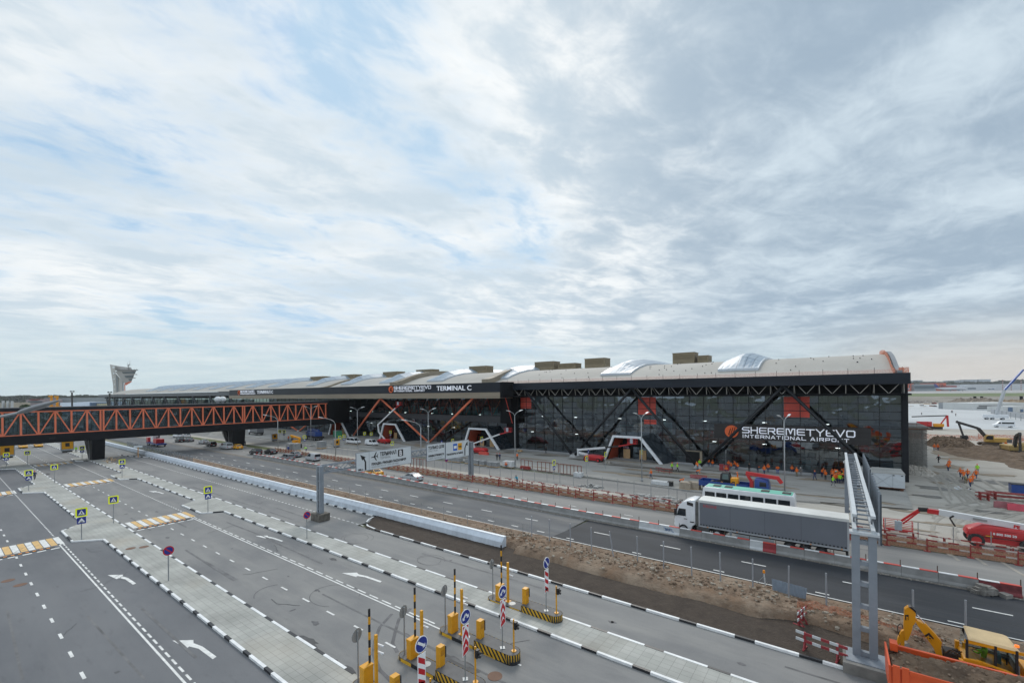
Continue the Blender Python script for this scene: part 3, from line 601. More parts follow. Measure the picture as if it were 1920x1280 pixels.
# -- roof lights
def skylight(xc, w, y0, y1, h, hip):
    b = MB(); secs = []; yy = [y0, y0+hip*.5, y0+hip]+[y0+hip+(y1-y0-hip)*t for t in (.12, .3, .5, .75, 1.)]
    for i, y in enumerate(yy):
        t = min(1, (y-y0)/hip); hh = h*t*(1+.12*math.sin(math.pi*min(1, (y-y0-hip)/(y1-y0-hip) if y > y0+hip else 0)))+.02; wt = w/2
        prof = [(-1, 0), (-.8, .24*hh), (-.5, .58*hh), (-.2, .9*hh), (0, hh), (.2, .9*hh), (.5, .58*hh), (.8, .24*hh), (1, 0)]
        secs.append([(xc+u*wt, y, roof_z(y)+.45+v) for u, v in prof])
    b.loft(secs, caps=False, closed=False); o = b.build('skylight', sky_m, T)
    r = MB()
    for s in (-1, 1):
        for ya, yb in zip(yy[:-1], yy[1:]): r.bar((xc+s*w/2, ya, roof_z(ya)+.22), (xc+s*w/2, yb, roof_z(yb)+.22), .3, .5)
    r.bar((xc-w/2-.1, y0-.05, roof_z(y0)+.22), (xc+w/2+.1, y0-.05, roof_z(y0)+.22), .3, .5); r.build('rim', sky_rim, o)
for pa, pb_ in ((1347, 1421), (1127, 1181), (916, 951), (801, 830), (712, 735), (640, 658), (575, 590)):
    xa_, xb_ = AY(pa, 692, 104.2).x, AY(pb_, 692, 104.2).x; skylight((xa_+xb_)/2, xb_-xa_, 104.2, 150, 1.3, 6.)
for pa in (503, 461, 424, 392, 362, 337, 315, 294, 274): skylight(AY(pa, 720, 104.2).x+5.5, 11, 104.2, 150, 1.5, 7)
# tan fins stepping over the roof of the older half
def fin(x, w, h):
    b = MB(); q = [(y, roof_z(y)) for y in ys[1:14]]; secs = [[(xx, y, z-.1) for y, z in q]+[(xx, y, z+h) for y, z in q[::-1]] for xx in (x-w/2, x+w/2)]
    b.loft(secs); b.build('roof_fin', tan_m, T)
for x in (-83., -126.): fin(x, 2.4, 1.5)
fin(-172, 1.2, .6); T.children
# -- left half: projecting signboard fascia over recessed glass
b = MB(); b.box(-248.3, -72.6, 92., 97.5, 16.25, 18.95); b.build('fascia', fas_m, T)
b = MB(); b.box(-248.3, -72.55, 91.9, 97.6, 14.6, 16.24); b.build('fascia_base', tan_m, T)
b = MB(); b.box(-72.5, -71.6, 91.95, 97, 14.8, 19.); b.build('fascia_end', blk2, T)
b = MB(); b.bar((-72.2, 92, 19), (-71.9, 96.5, 7.6), .12); b.build('red_pipe', red_p, T)
curtain('upper_glazing', -149, -77, 9.3, 14.55, 98.6, 3.6, 1.75, gl2_m, T, mw=.22)
curtain('upper_glazing', -248, -149.1, 9.3, 14.55, 98.6, 3.6, 1.75, gl2_m, T, mw=.22)
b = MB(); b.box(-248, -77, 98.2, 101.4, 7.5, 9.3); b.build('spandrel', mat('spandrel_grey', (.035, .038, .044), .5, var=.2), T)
curtain('lower_glazing', -248, -77.1, .2, 7.5, 101., 3.6, 1.46, gl_m, T, mw=.14, cut=in_portal)
for k in range(14):
    x = -129+k*3.7; b = MB(); b.box(x, x+2.6, 102.6, 102.8, 9.45, 9.45+rq.uniform(2., 2.6)); b.build('partition', teal_in, T)
for k in range(10):
    x = -130+k*5.3; b = MB(); b.bar((x, 100.5, 9.4), (x+2.6, 101.5, 14.4), .18); b.bar((x+5.2, 100.5, 9.4), (x+2.6, 101.5, 14.4), .18); b.build('inner_brace', orange if k % 2 else red_p, T)
# far wing
b = MB(); b.box(-560, -248.4, 96.5, 99, 16.2, 18.3); b.build('fascia', grey_fas, T)
b = MB(); b.box(-560, -248.4, 101, 190, 14.8, 17.9); b.build('wing_soffit', blk2, T)
curtain('wing_glazing', -540, -248.4, .5, 14.8, 101, 7.3, 3.5, gl2_m, T, mw=.25)
for k in range(11):
    x = -262-k*27; b = MB(); b.bar((x, 97, 16.2), (x-5, 99.5, 6), .7); b.bar((x, 97, 16.2), (x+5, 99.5, 6), .7); b.build('wing_strut', mat('wing_steel', (.06, .07, .08), .5), T)
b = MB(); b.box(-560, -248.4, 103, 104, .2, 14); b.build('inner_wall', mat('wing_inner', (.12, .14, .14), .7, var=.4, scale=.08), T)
# -- entrance portals
def portal(xc, y0, z1=5.9):
    ob, it = (xc-6.6, xc+7.2), (xc-3.7, xc+2.1)
    fr = [(ob[0], 0), (it[0]-.4, z1), (it[1]+.45, z1), (ob[1]+.3, 0), (ob[1]-.45, 0), (it[1]+.18, z1-.5), (it[0]-.08, z1-.5), (ob[0]+.6, 0)]
    P_ = part_empty('entrance_portal', T)
    b = MB(); b.prism(fr, 'y', y0, y0+.5); b.build('portal_frame', mat('portal_white', (.72, .75, .78), .4), P_)
    b = MB(); b.add([(ob[0]+.1, y0+.5, 0), (it[0]-.35, y0+.5, z1-.05), (it[0]-.2, YG, z1+.5), (ob[0]+.2, YG, 0)], [(0, 1, 2, 3)]); b.add([(it[0]-.35, y0+.5, z1-.05), (it[1]+.4, y0+.5, z1-.05), (it[1]+1.6, YG, z1+.5), (it[0]-.2, YG, z1+.5)], [(0, 1, 2, 3)]); b.add([(it[1]+.4, y0+.5, z1-.05), (ob[1]+.2, y0+.5, 0), (ob[1]+2.2, YG, 0), (it[1]+1.6, YG, z1+.5)], [(0, 1, 2, 3)])
    b.build('portal_shell', mat('portal_cladding', (.014, .02, .026), .16, var=.2, spec=.6), P_)
    b = MB(); b.add([(ob[0]+1., y0+.45, 0), (it[0]+.1, y0+.45, z1-.65), (it[0]+.4, YG-.2, z1-.8), (ob[0]+1.4, YG-.2, 0)], [(0, 1, 2, 3)]); b.build('portal_lining', mat('lining_red', (.33, .05, .02), .6), P_)
    b = MB(); b.box(xc-4.4, xc+4.4, YG-1.4, YG-1.2, 3.2, 3.6); b.box(xc-4.4, xc-4.1, YG-1.4, YG-1.2, 0.1, 3.2); b.box(xc+4.1, xc+5.4, YG-1.4, YG-1.2, .1, 3.2); b.build('door_frame', blk2, P_)
    for j, x in enumerate((-3.2, -.7, .9, 2.4)):
        b = MB(); b.box(xc+x, xc+x+1.45, YG-1.36, YG-1.3, .12, 3.0); b.build('door', gl_m, P_)
    for x in (-3.1, .8): b = MB(); b.box(xc+x, xc+x+1.65, YG-1.47, YG-1.42, .12, 2.35); b.build('plywood_sheet', ply, P_)
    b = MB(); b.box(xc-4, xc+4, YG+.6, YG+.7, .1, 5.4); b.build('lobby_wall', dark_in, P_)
for x, y in PORT: portal(x, y)
b = MB(); b.box(-18.9+0-8.2, -24.2, YG-.25, YG-.1, .1, 2.7); b.build('dark_opening', mat('void_black', (.006, .006, .007), .9), T)
b = MB(); b.box(-27.1, -24., YG-.35, YG-.26, 2.7, 2.95); b.box(-24.1, -23.6, YG-.35, YG-.2, .1, 2.9); b.build('opening_frame', tan_m, T)
# -- lettering and emblem
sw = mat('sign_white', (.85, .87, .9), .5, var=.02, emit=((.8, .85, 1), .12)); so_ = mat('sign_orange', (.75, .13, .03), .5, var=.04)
STROKES = {'S': [[(1, .92), (.12, .92), (0, .8), (0, .62), (.12, .52), (.88, .52), (1, .4), (1, .2), (.88, .08), (0, .08)]], 'H': [[(.04, 0), (.04, 1)], [(.96, 0), (.96, 1)], [(.04, .5), (.96, .5)]],
 'E': [[(1, .92), (.16, .92), (.04, .8), (.04, .2), (.16, .08), (1, .08)], [(.04, .5), (.95, .5)]], 'R': [[(.04, 0), (.04, .92), (.86, .92), (.96, .82), (.96, .56), (.86, .46), (.2, .46)], [(.55, .46), (1, 0)]],
 'M': [[(.04, 0), (.04, .92), (.3, .92), (.5, .2), (.7, .92), (.96, .92), (.96, 0)]], 'T': [[(0, .92), (1, .92)], [(.5, .92), (.5, 0)]], 'Y': [[(0, 1), (.5, .48), (1, 1)], [(.5, .5), (.5, 0)]], 'V': [[(0, 1), (.5, .05), (1, 1)]],
 'O': [[(.14, .92), (.86, .92), (.97, .8), (.97, .2), (.86, .08), (.14, .08), (.03, .2), (.03, .8), (.14, .92)]], 'I': [[(.5, 0), (.5, 1)]], 'N': [[(.04, 0), (.04, .92), (.14, .92), (.86, .08), (.96, .08), (.96, 1)]],
 'A': [[(0, 0), (.42, .92), (.58, .92), (1, 0)], [(.25, .3), (.75, .3)]], 'L': [[(.04, 1), (.04, .08), (1, .08)]], 'P': [[(.04, 0), (.04, .92), (.86, .92), (.96, .82), (.96, .5), (.86, .4), (.06, .4)]],
 'Ш': [[(.04, 1), (.04, .08), (.96, .08), (.96, 1)], [(.5, 1), (.5, .1)]], 'Р': [[(.04, 0), (.04, .92), (.86, .92), (.96, .82), (.96, .5), (.86, .4), (.06, .4)]], 'Е': [[(1, .92), (.16, .92), (.04, .8), (.04, .2), (.16, .08), (1, .08)], [(.04, .5), (.95, .5)]],
 'М': [[(.04, 0), (.04, .92), (.3, .92), (.5, .2), (.7, .92), (.96, .92), (.96, 0)]], 'Т': [[(0, .92), (1, .92)], [(.5, .92), (.5, 0)]], 'Ь': [[(.04, 1), (.04, .08), (.86, .08), (.96, .2), (.96, .45), (.86, .55), (.06, .55)]], 'В': [[(.04, .08), (.04, .92), (.84, .92), (.94, .8), (.84, .52), (.96, .4), (.96, .2), (.86, .08), (.04, .08)], [(.04, .52), (.84, .52)]], 'О': [[(.14, .92), (.86, .92), (.97, .8), (.97, .2), (.86, .08), (.14, .08), (.03, .2), (.03, .8), (.14, .92)]]}
def stroke_text(s, x, y, z, w, h, gap, t, m, parent, narrow=.25):
    b = MB()
    for ch in s:
        if ch == ' ': x += w*.75; continue
        cw = w*(narrow if ch == 'I' else 1.25 if ch in 'MМ' else 1)
        for pl in STROKES[ch]:
            for (u0, v0), (u1, v1) in zip(pl[:-1], pl[1:]):
                a = Vector((x+u0*cw, y, z+v0*h)); c = Vector((x+u1*cw, y, z+v1*h)); dd = (c-a).normalized()*t*.42
                b.bar(a-dd, c+dd, t if abs((c-a).z) < 1e-6 else .06, .06 if abs((c-a).z) < 1e-6 else t) if False else b.add(*quad(a-dd, c+dd, t))
        x += cw+gap
    b.build('lettering', m, parent); return x
def quad(a, c, t):
    d = (c-a).normalized(); n = Vector((-d.z, 0, d.x))*t/2; f = Vector((0, .06, 0))
    vs = [a-n-f, c-n-f, c+n-f, a+n-f, a-n+f, c-n+f, c+n+f, a+n+f]
    return vs, [(0, 1, 2, 3), (7, 6, 5, 4), (0, 4, 5, 1), (1, 5, 6, 2), (2, 6, 7, 3), (3, 7, 4, 0)]
def emblem(xc, y, zc, r, parent):
    b = MB(); n = 28; b.prism([(xc+r*math.cos(2*math.pi*i/n), zc+r*math.sin(2*math.pi*i/n)) for i in range(n)], 'y', y-.12, y+.05); e = b.build('emblem', so_, parent)
    g = MB()
    for k in range(3):
        a = Vector((xc-r*.42+k*r*.34, y-.14, zc-r*(.5-.12*k))); g.add(*quad(a, a+Vector((r*.3, 0, r*1.0)), r*.09)); g.add(*quad(a, a+Vector((r*(.95-.3*k), 0, -r*.1)), r*.09))
    g.build('emblem_lines', blk2, e)
S1 = part_empty('wall_sign', T)
b = MB(); b.box(-21.1, 4.85, YG-.5, YG-.14, 5.95, 9.0); b.build('sign_panel', mat('panel_black', (.02, .018, .019), .5, var=.3, scale=.5, stretch=(.1, 1, 6)), S1)
emblem(-17.7, YG-.55, 7.5, 1.28, S1)
stroke_text('SHEREMETYEVO', -15.65, YG-.58, 7.28, 1.2, 1.25, .32, .2, sw, S1)
stroke_text('INTERNATIONAL AIRPORT', -15.65, YG-.58, 6.35, .66, .62, .27, .12, sw, S1)
S2 = part_empty('roof_sign', T)
xa = AY(728, 730, 91.9).x; emblem(xa+1.4, 91.95, 17.62, 1.12, S2)
xb = AY(739, 730, 91.9).x; xe = AY(812, 730, 91.9).x; w_ = (xe-xb)/15.2
stroke_text('SHEREMETYEVO', xb, 91.85, 17.55, w_, 1.0, w_*.2, .17, sw, S2)
stroke_text('INTERNATIONAL AIRPORT', xb, 91.85, 16.8, w_*.5, .5, w_*.155, .09, sw, S2)
xc_ = AY(819, 730, 91.9).x; xd_ = AY(884, 730, 91.9).x
t = text('TERMINAL C', 1.95, sw, S2, mw=facing((xc_, 91.85, 16.95), (1, 0, 0), (0, 0, 1)), extrude=.05, bold=.02)
sx = (xd_-xc_)/(max(v.co.x for v in t.data.vertices)-xc_)
for v in t.data.vertices: v.co.x = xc_+(v.co.x-xc_)*sx
S3 = part_empty('roof_sign', T)
xa = AY(445, 738, 91.9).x; emblem(xa+1.8, 91.95, 17.6, 1.15, S3)
xb = AY(451, 738, 91.9).x; xe = AY(479, 738, 91.9).x; w_ = (xe-xb)/14.4
stroke_text('ШЕРЕМЕТЬЕВО', xb, 91.85, 17.5, w_, 1.05, w_*.2, .18, sw, S3)
for s_, px0, px1, z_, sz_ in (('МЕЖДУНАРОДНЫЙ АЭРОПОРТ', 451, 479, 16.75, .62), ('ТЕРМИНАЛ C', 482, 512, 16.9, 1.95)):
    xc_ = AY(px0, 738, 91.9).x; xd_ = AY(px1, 738, 91.9).x; t = text(s_, sz_, sw, S3, mw=facing((xc_, 91.85, z_), (1, 0, 0), (0, 0, 1)), extrude=.05, bold=.02)
    sx = (xd_-xc_)/(max(v.co.x for v in t.data.vertices)-xc_)
    for v in t.data.vertices: v.co.x = xc_+(v.co.x-xc_)*sx
# -- rooftop plant boxes (stand on the roof: things of their own)
louv = mat('tan_louvre', (.17, .135, .08), .6, var=.25, scale=1., stretch=(1, 1, 9)); plant_m = mat('plant_tan', (.23, .185, .115), .6, var=.15, scale=.6, stretch=(1, 1, 3))
PL = [(1262, 1309, 665, 'largest tan plant box standing on the roof ridge between two right skylights'), (1310, 1333, 669.5, 'tan plant box half hidden beside the largest one on the ridge'), (1099, 1142, 675, 'tan plant box on the roof just left of the domed skylight'), (1006, 1047, 681, 'tan plant box with window slots on roof above the corner of the black hall'),
      (1050, 1087, 684, 'low tan plant box right of the one with window slots'), (884, 921, 689, 'tan plant box on roof above the white capitals of the roof sign'), (785, 819, 695, 'tan plant box on roof above a tan curved fin near the sign emblem'), (723, 755, 699, 'tan plant box behind a skylight left of the sign emblem'), (645, 674, 704, 'tan plant box between two skylights over the middle of the signboard'), (587, 615, 707.5, 'leftmost tan plant box on the roof, next to a skylight')]
for x0, x1, yt, lab in PL:
    Y = 124.; p = AY(x0, yt, Y); q = AY(x1, yt, Y); zt = p.z+.15; w = (q.x-p.x); z0 = roof_z(Y)-.1; t = thing('rooftop_unit', lab, 'plant box', ((p.x+q.x)/2, Y, z0), 0, 'tan plant boxes on the terminal roof')
    h = max(1.6, zt-z0); w2 = w*.43; dpt = 4.2
    b = MB(); b.box(-w2, w2, -dpt/2, dpt/2, 0, h); b.build('housing', plant_m, t, bevel=.04)
    b = MB(); b.box(-w2+.3, w2-.3, -dpt/2-.05, -dpt/2+.02, h*.42, h*.85); b.build('louvre', louv, t); b = MB(); b.box(w2-.02, w2+.05, -dpt/2+.4, dpt/2-.4, h*.35, h*.85); b.build('louvre', louv, t)
    b = MB(); b.box(-w2-.1, w2+.1, -dpt/2-.1, dpt/2+.1, h, h+.12); b.build('roof_cap', plant_m, t)
# ---------------------------------------------------------------- footbridge
Bt = thing('pedestrian_bridge', 'covered footbridge of orange trusses on black piers crossing the roads', 'footbridge', (-150, 0, 0))
b = MB(); b.box(-.9, 5, -30, 88, 5.3, 7.4); b.box(-9, -.9, -30, 88, 5.6, 7.4); b.build('deck', mat('bridge_black', (.009, .01, .013), .5, var=.3, scale=.3, spec=.2), Bt)
[c for c in Bt.children]
b = MB(); b.box(-9.4, .35, -30, 88, 13.0, 13.75); b.build('roof', mat('bridge_roof', (.02, .023, .028), .55, spec=.2), Bt)
for o in list(bpy.data.objects):
    if o.name.startswith('deck') and o.parent is Bt:
        for v in o.data.vertices: v.co.x = min(v.co.x, .25)
gb = glass('bridge_glass', (.5, .65, .72), .5, .02, .09, .7, 1.7)
def bglass(x):
    b = MB()
    for k in range(42): b.flat([(x+rp.uniform(-.006, .006), -29+k*2.75, 7.4), (x+rp.uniform(-.006, .006), -29+(k+1)*2.75, 7.4), (x+rp.uniform(-.006, .006), -29+(k+1)*2.75, 13), (x+rp.uniform(-.006, .006), -29+k*2.75, 13)])
    o = b.build('glazing', gb, Bt, recalc=False); g = MB()
    for k in range(84): g.box(x+.01, x+.06, -29+k*1.375-.04, -29+k*1.375+.04, 7.4, 13)
    for z in (8.3, 9.1, 9.9, 10.7, 11.5, 12.3): g.box(x+.005, x+.05, -30, 88, z-.03, z+.03)
    g.build('mullion_grid', steel_d, o)
bglass(-.35); bglass(-8.6)
b = MB(); b.box(-8.5, -.4, -30, 88, 7.4, 7.5); b.build('walkway', floor_in, Bt)
def truss(x):
    for z in (7.42, 12.85): b = MB(); b.box(x-.16, x+.16, -30, 87.6, z-.17, z+.17); b.build('chord', orange, Bt)
    k0 = -14; yy = [26.5+2.75*k for k in range(-20, 23)]
    for i, y in enumerate(yy):
        if y > 87.7: break
        if y < -2: continue
        dbl = abs(y-26.5) < .1 or abs(y-59.5) < .1
        for dy in ((-.28, .28) if dbl else (0,)): b = MB(); b.box(x-.15, x+.15, y+dy-.17, y+dy+.17, 7.59, 12.68); b.build('post', orange, Bt)
        if i+1 < len(yy) and y < 86:
            k = round((y-26.5)/2.75); up_ = k % 2 == 0
            z0, z1 = (7.6, 12.6) if up_ else (12.6, 7.6)
            b = MB(); b.bar((x, y+.2, z0), (x, y+2.55, z1), .2, .24); b.build('diagonal', orange, Bt)
truss(.05)
b = MB(); b.box(-8.95, -8.75, -30, 87.6, 7.3, 7.6); b.box(-8.95, -8.75, -30, 87.6, 12.6, 12.9); b.build('rear_chord', orange, Bt)
def pier(y0, y1):
    P_ = part_empty('pier', Bt); pm = mat('pier_black', (.009, .01, .012), .6, spec=.2)
    b = MB(); b.prism([(.05, 5.35), (-3.4, 5.35), (-2.5, .2), (-.7, .2)], 'y', y0, y1); b.build('leg', pm, P_)
    b = MB(); b.prism([(-8.9, 5.6), (-5.9, 5.6), (-2.5, .22), (-3.7, .2)], 'y', y0+.1, y1-.1); b.build('leg', pm, P_)
    b = MB(); b.prism([(-3.5, 5.3), (-3.4, 5.3), (-2.52, .3), (-2.62, .3)], 'y', y0-.12, y0); b.prism([(-8.95, 5.3), (-8.8, 5.3), (-3.6, .3), (-3.75, .3)], 'y', y0-.1, y0+.1); b.build('edge_trim', mat('pier_grey', (.3, .3, .3), .7), P_)
    b = MB(); b.box(-4.4, -.2, y0-.5, y1+.5, 0, .2); b.build('plinth', mat('kerb_stone', (.3, .295, .28)), P_)
pier(24.6, 27.1); pier(56.4, 60.)
b = MB(); b.box(-9.4, .3, 87.6, 90.6, 5.3, 13.9); b.box(-9.4, -2.5, 90.6, 98.3, 5.3, 13.9); b.build('terminal_link', blk2, Bt)
for y in (17.7, 52, 68.8): b = MB(); b.box(.24, .3, y-.5, y+.5, 6.2, 6.6); b.build('grille', steel_d, Bt)
# ---------------------------------------------------------------- control tower
def tower():
    D = 590.; t = thing('control_tower', 'grey control tower with an overhanging glazed head behind the terminal', 'control tower', (0, 0, 0)); W_ = lambda px, py, d=D: PD(px, py, d)
    conc = mat('tower_panel', (.52, .51, .49), .6, var=.1, scale=.06); gl_ = mat('tower_glass', (.09, .115, .125), .25, var=.3, scale=.1); gs2_ = mat('tower_strip', (.26, .29, .31), .4, var=.2, scale=.1); hd_ = mat('tower_head', (.38, .37, .36), .6, var=.12, scale=.06); org = mat('tower_orange', (.6, .15, .08), .5)
    def slab(pts, d0, d1, name, m, parent=t):
        n = len(pts); b = MB(); b.add([W_(*p, d0) for p in pts]+[W_(*p, d1) for p in pts], [tuple(range(n-1, -1, -1)), tuple(range(n, 2*n))]+[(i, (i+1) % n, n+(i+1) % n, n+i) for i in range(n)]); return b.build(name, m, parent)
    slab([(212.8, 760), (212, 722), (206, 683), (216, 685.5), (218, 722), (219, 760)], 586, 600, 'fin_wall', conc)
    slab([(217.5, 760), (217, 700), (232, 716), (232.5, 760)], 587, 604, 'shaft', conc)
    slab([(218.2, 760), (218, 704), (221, 708), (221.5, 760)], 586.3, 587, 'glass_strip', gs2_); slab([(229.5, 760), (229.5, 715), (232, 718), (232, 760)], 586.3, 587, 'glass_strip', gs2_)
    slab([(233, 760), (233, 719), (235, 720), (235, 760)], 586.3, 603, 'orange_edge', org)
    slab([(216, 697), (222, 693.5), (256, 693.5), (246, 716), (236, 722), (233, 718)], 583, 607, 'head', hd_)
    slab([(228, 697), (254, 696), (252.5, 700), (231, 700)], 582.4, 583, 'window_band', gl_); slab([(233, 704), (250.5, 703), (249, 708), (236, 708)], 582.4, 583, 'window_band', gl_); slab([(240, 710.5), (247.5, 710), (246.5, 713), (242, 713)], 582.4, 583, 'window_band', gl_)
    slab([(216, 692.8), (259.5, 692.6), (258, 694.4), (217, 694.6)], 582, 608, 'roof_deck', mat('tower_deck', (.2, .2, .2), .6))
    slab([(206, 683), (228, 687), (246, 689), (247, 692.8), (210, 692.8)], 592, 600, 'parapet', conc)
    slab([(254, 700.5), (258, 701.5), (257, 703), (253, 702.5)], 583, 600, 'balcony', conc); slab([(250, 707), (255, 708), (254, 709.5), (249.5, 709)], 583, 600, 'balcony', conc)
    slab([(234, 718), (247, 714), (246.6, 716), (236, 722.4)], 582.6, 606, 'soffit', org)
    for i, (px, py, r) in enumerate(((213, 688.5, 1.5), (213.5, 699.7, 1.2), (214, 710.4, .9), (215, 720.6, .7), (215.2, 729.5, .6))):
        b = MB(); c = W_(px, py, 585.9); b.cyl(c, c+Vector((-FV[0], -FV[1], 0))*.3, r, n=16); b.build('round_opening', mat('tower_opening', (.75, .8, .82), .6), t)
    b = MB(); b.cyl(W_(241, 692.8, 590), W_(241, 684, 590), .35); b.cyl(W_(243.5, 692, 590), W_(243.5, 675, 590), .15); b.cyl(W_(239.5, 692, 590), W_(239.5, 679, 590), .12); b.bar(W_(238.5, 683, 590), W_(243.6, 684, 590), .4); b.bar(W_(239, 686, 590), W_(244, 682, 590), .4)
    for k in range(9): b.cyl(W_(220+4.5*k, 692.7, 588), W_(220+4.5*k, 690.2, 588), .12)
    b.build('aerial', mat('aerial_grey', (.15, .15, .15), .5), t)
tower()
# ---------------------------------------------------------------- traffic signs (boards face +X, the oncoming drivers)
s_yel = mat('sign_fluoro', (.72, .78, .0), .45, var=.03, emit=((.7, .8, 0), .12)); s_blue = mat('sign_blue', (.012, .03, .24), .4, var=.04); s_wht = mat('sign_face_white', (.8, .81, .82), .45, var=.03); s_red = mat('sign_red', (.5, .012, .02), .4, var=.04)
s_blk = mat('sign_black', (.015, .015, .017), .5); pole_g = mat('pole_grey', (.28, .3, .31), .45, .3, var=.1); s_back = mat('sign_back', (.3, .31, .31), .5, .3, var=.12)
yel = mat('machine_yellow', (.66, .31, .012), .45, var=.16, scale=3.); ylw_k = mat('kerb_yellow', (.62, .36, .02), .6, var=.15, scale=2.)
def rrect(w, h, r, n=3):
    out = []
    for cx0, cy0, a0 in ((w/2-r, h/2-r, 0), (-w/2+r, h/2-r, 90), (-w/2+r, -h/2+r, 180), (w/2-r, -h/2+r, 270)):
        out += [(cx0+r*math.cos(R(a0+90*i/n)), cy0+r*math.sin(R(a0+90*i/n))) for i in range(n+1)]
    return out
def disc(r, n=24): return [(r*math.cos(2*math.pi*i/n), r*math.sin(2*math.pi*i/n)) for i in range(n)]
def plate(b, outline, x0, x1, yc, zc, m): b.prism([(yc+u, zc+v) for u, v in outline], 'x', x0, x1, m)
def face(b, poly, x, yc, zc, m, th=.004): b.prism([(yc+u, zc+v) for u, v in poly], 'x', x, x+th, m)
TRI = [(-.2, -.19), (.2, -.19), (0, .2)]
def walker(b, x, yc, zc, s, m): # walking figure and stripes
    for p in ([(-.03, .06), (.04, .05), (.05, -.06), (-.02, -.06)], [(-.02, -.05), (.02, -.05), (-.07, -.17), (-.11, -.17)], [(.0, -.05), (.05, -.05), (.1, -.17), (.06, -.17)], [(.03, .04), (.1, -.03), (.08, -.05), (.02, .01)], disc(.035, 8)):
        dz = .1 if len(p) == 8 else 0; face(b, [(u*s, v*s+dz*s) for u, v in p], x, yc, zc, m)
def crossing_sign_proto(hump):
    t = thing('crossing_sign', '', 'road sign', (0, 0, 0), 0, 'yellow framed crossing signs'); zc = 3.1 if hump else 2.95
    b = MB(); b.cyl((0, 0, 0), (0, 0, zc+.4), .045, n=8); b.build('pole', pole_g, t)
    b = MB(); plate(b, rrect(.98, .98, .08), .05, .075, 0, zc, 0); face(b, rrect(.72, .72, .04), .075, 0, zc, 1); face(b, [(u*1.35, v*1.35) for u, v in TRI], .08, 0, zc, 2); walker(b, .085, 0, zc-.03, 1., 3)
    for k in range(3): face(b, [(-.2+.1*k, -.27), (-.15+.1*k, -.27), (-.13+.1*k, -.2), (-.17+.1*k, -.2)], .085, 0, zc, 3)
    b.build('sign_board', [s_yel, s_blue, s_wht, s_blk], t)
    if hump:
        z2 = zc-.9; b = MB(); plate(b, rrect(.74, .74, .05), .05, .07, 0, z2, 0); face(b, [(-.3, -.22), (.3, -.22), (.12, .1), (0, .27), (-.12, .1)], .07, 0, z2, 1); face(b, [(-.15, -.19), (.15, -.19), (.06, -.08), (-.06, -.08)], .075, 0, z2, 2); b.build('hump_plate', [s_blue, s_wht, s_blk], t)
    return t
cs1, cs2 = crossing_sign_proto(False), crossing_sign_proto(True); used = set()
def place(proto, label, loc, rz=0., group=None, scale=None):
    if proto.name not in used:
        used.add(proto.name); proto.location = loc; proto.rotation_euler = (0, 0, rz); proto['label'] = label
        if group: proto['group'] = group
        if scale: proto.scale = scale
        return proto
    return dup(proto, label, loc, rz, group, scale)
def gz(p, z=.13): return (p.x, p.y, z)
for px, py, h, lab in ((153, 1012, 1, 'crossing sign with hump plate on the island kerb nearest the foreground, far left'), (213, 980, 0, 'single crossing sign on pavement edge just behind the nearest double sign'), (390, 960, 1, 'crossing sign with hump plate on the island in the middle of the second pavement'), (102, 905, 0, 'single crossing sign on pavement behind the walking man in navy'), (54, 920, 1, 'crossing sign with hump plate beside the walking man in navy'),
                       (229, 895, 1, 'crossing sign with hump plate right of the near bridge pier by the wooden scraps'), (154, 862, 1, 'crossing sign with hump plate just left of the near bridge pier'), (51.5, 872, 0, 'single crossing sign in the shade line under the footbridge, far left'), (12, 878, 1, 'crossing sign with hump plate at the left picture edge below the footbridge')):
    place(cs2 if h else cs1, lab, gz(G(px, py, .13)))
for px, py, h, lab in ((1038.5, 899, 1, 'crossing sign in front of the brown steel frames near the red lift'), (1099.5, 888, 0, 'crossing sign left of the grey pedestrian lamp post by the portal lift'), (1135, 878, 0, 'crossing sign beside the left foot of the right white portal'), (1203, 873, 0, 'crossing sign half hidden behind the street lamp by plywood doors'), (571, 838, 1, 'crossing sign with small plate in front of blue crane truck'), (524.6, 824, 0, 'left crossing sign of the pair behind workers under the footbridge'), (532.7, 825, 1, 'right crossing sign of the pair behind workers under the footbridge'),
                       (637, 838, 0, 'crossing sign beside yellow kiosk box on the plaza'), (645, 836, 1, 'crossing sign leaning over the yellow kiosk, nearest the silver van'), (683.7, 829, 0, 'left small crossing sign by the facade between orange struts'), (696, 830, 0, 'right small crossing sign by the facade between orange struts'), (732, 827, 1, 'crossing sign before the plywood doors of the middle portal'), (735.6, 852, 0, 'crossing sign peeking above the big white terminal sign'), (848.7, 846, 0, 'crossing sign peeking above the bus lane sign'), (903, 842, 1, 'crossing sign before the plywood doors of the red lined portal')):
    place(cs2 if h else cs1, lab, gz(G(px, py, .1), .1), group='crossing signs on the plaza')
def no_stop(px, py, lab, H_=2.75, z=.13):
    p = G(px, py, z); t = thing('no_parking_sign', lab, 'road sign', gz(p, z), 0, 'round no parking signs')
    b = MB(); b.cyl((0, 0, 0), (0, 0, H_), .045, n=8); b.build('pole', pole_g, t)
    b = MB(); plate(b, disc(.4), .05, .07, 0, H_-.15, 0); face(b, disc(.31), .07, 0, H_-.15, 1); face(b, [(-.27, .2), (-.2, .27), (.27, -.2), (.2, -.27)], .075, 0, H_-.15, 0); b.build('sign_disc', [s_red, s_blue], t)
no_stop(316, 1088, 'round no parking sign on the nearest paved strip'); no_stop(575.5, 1009, 'round no parking sign on the second paved strip beside concrete footing'); no_stop(837, 886, 'small round no parking sign behind mesh fence below the white signs', z=.1)
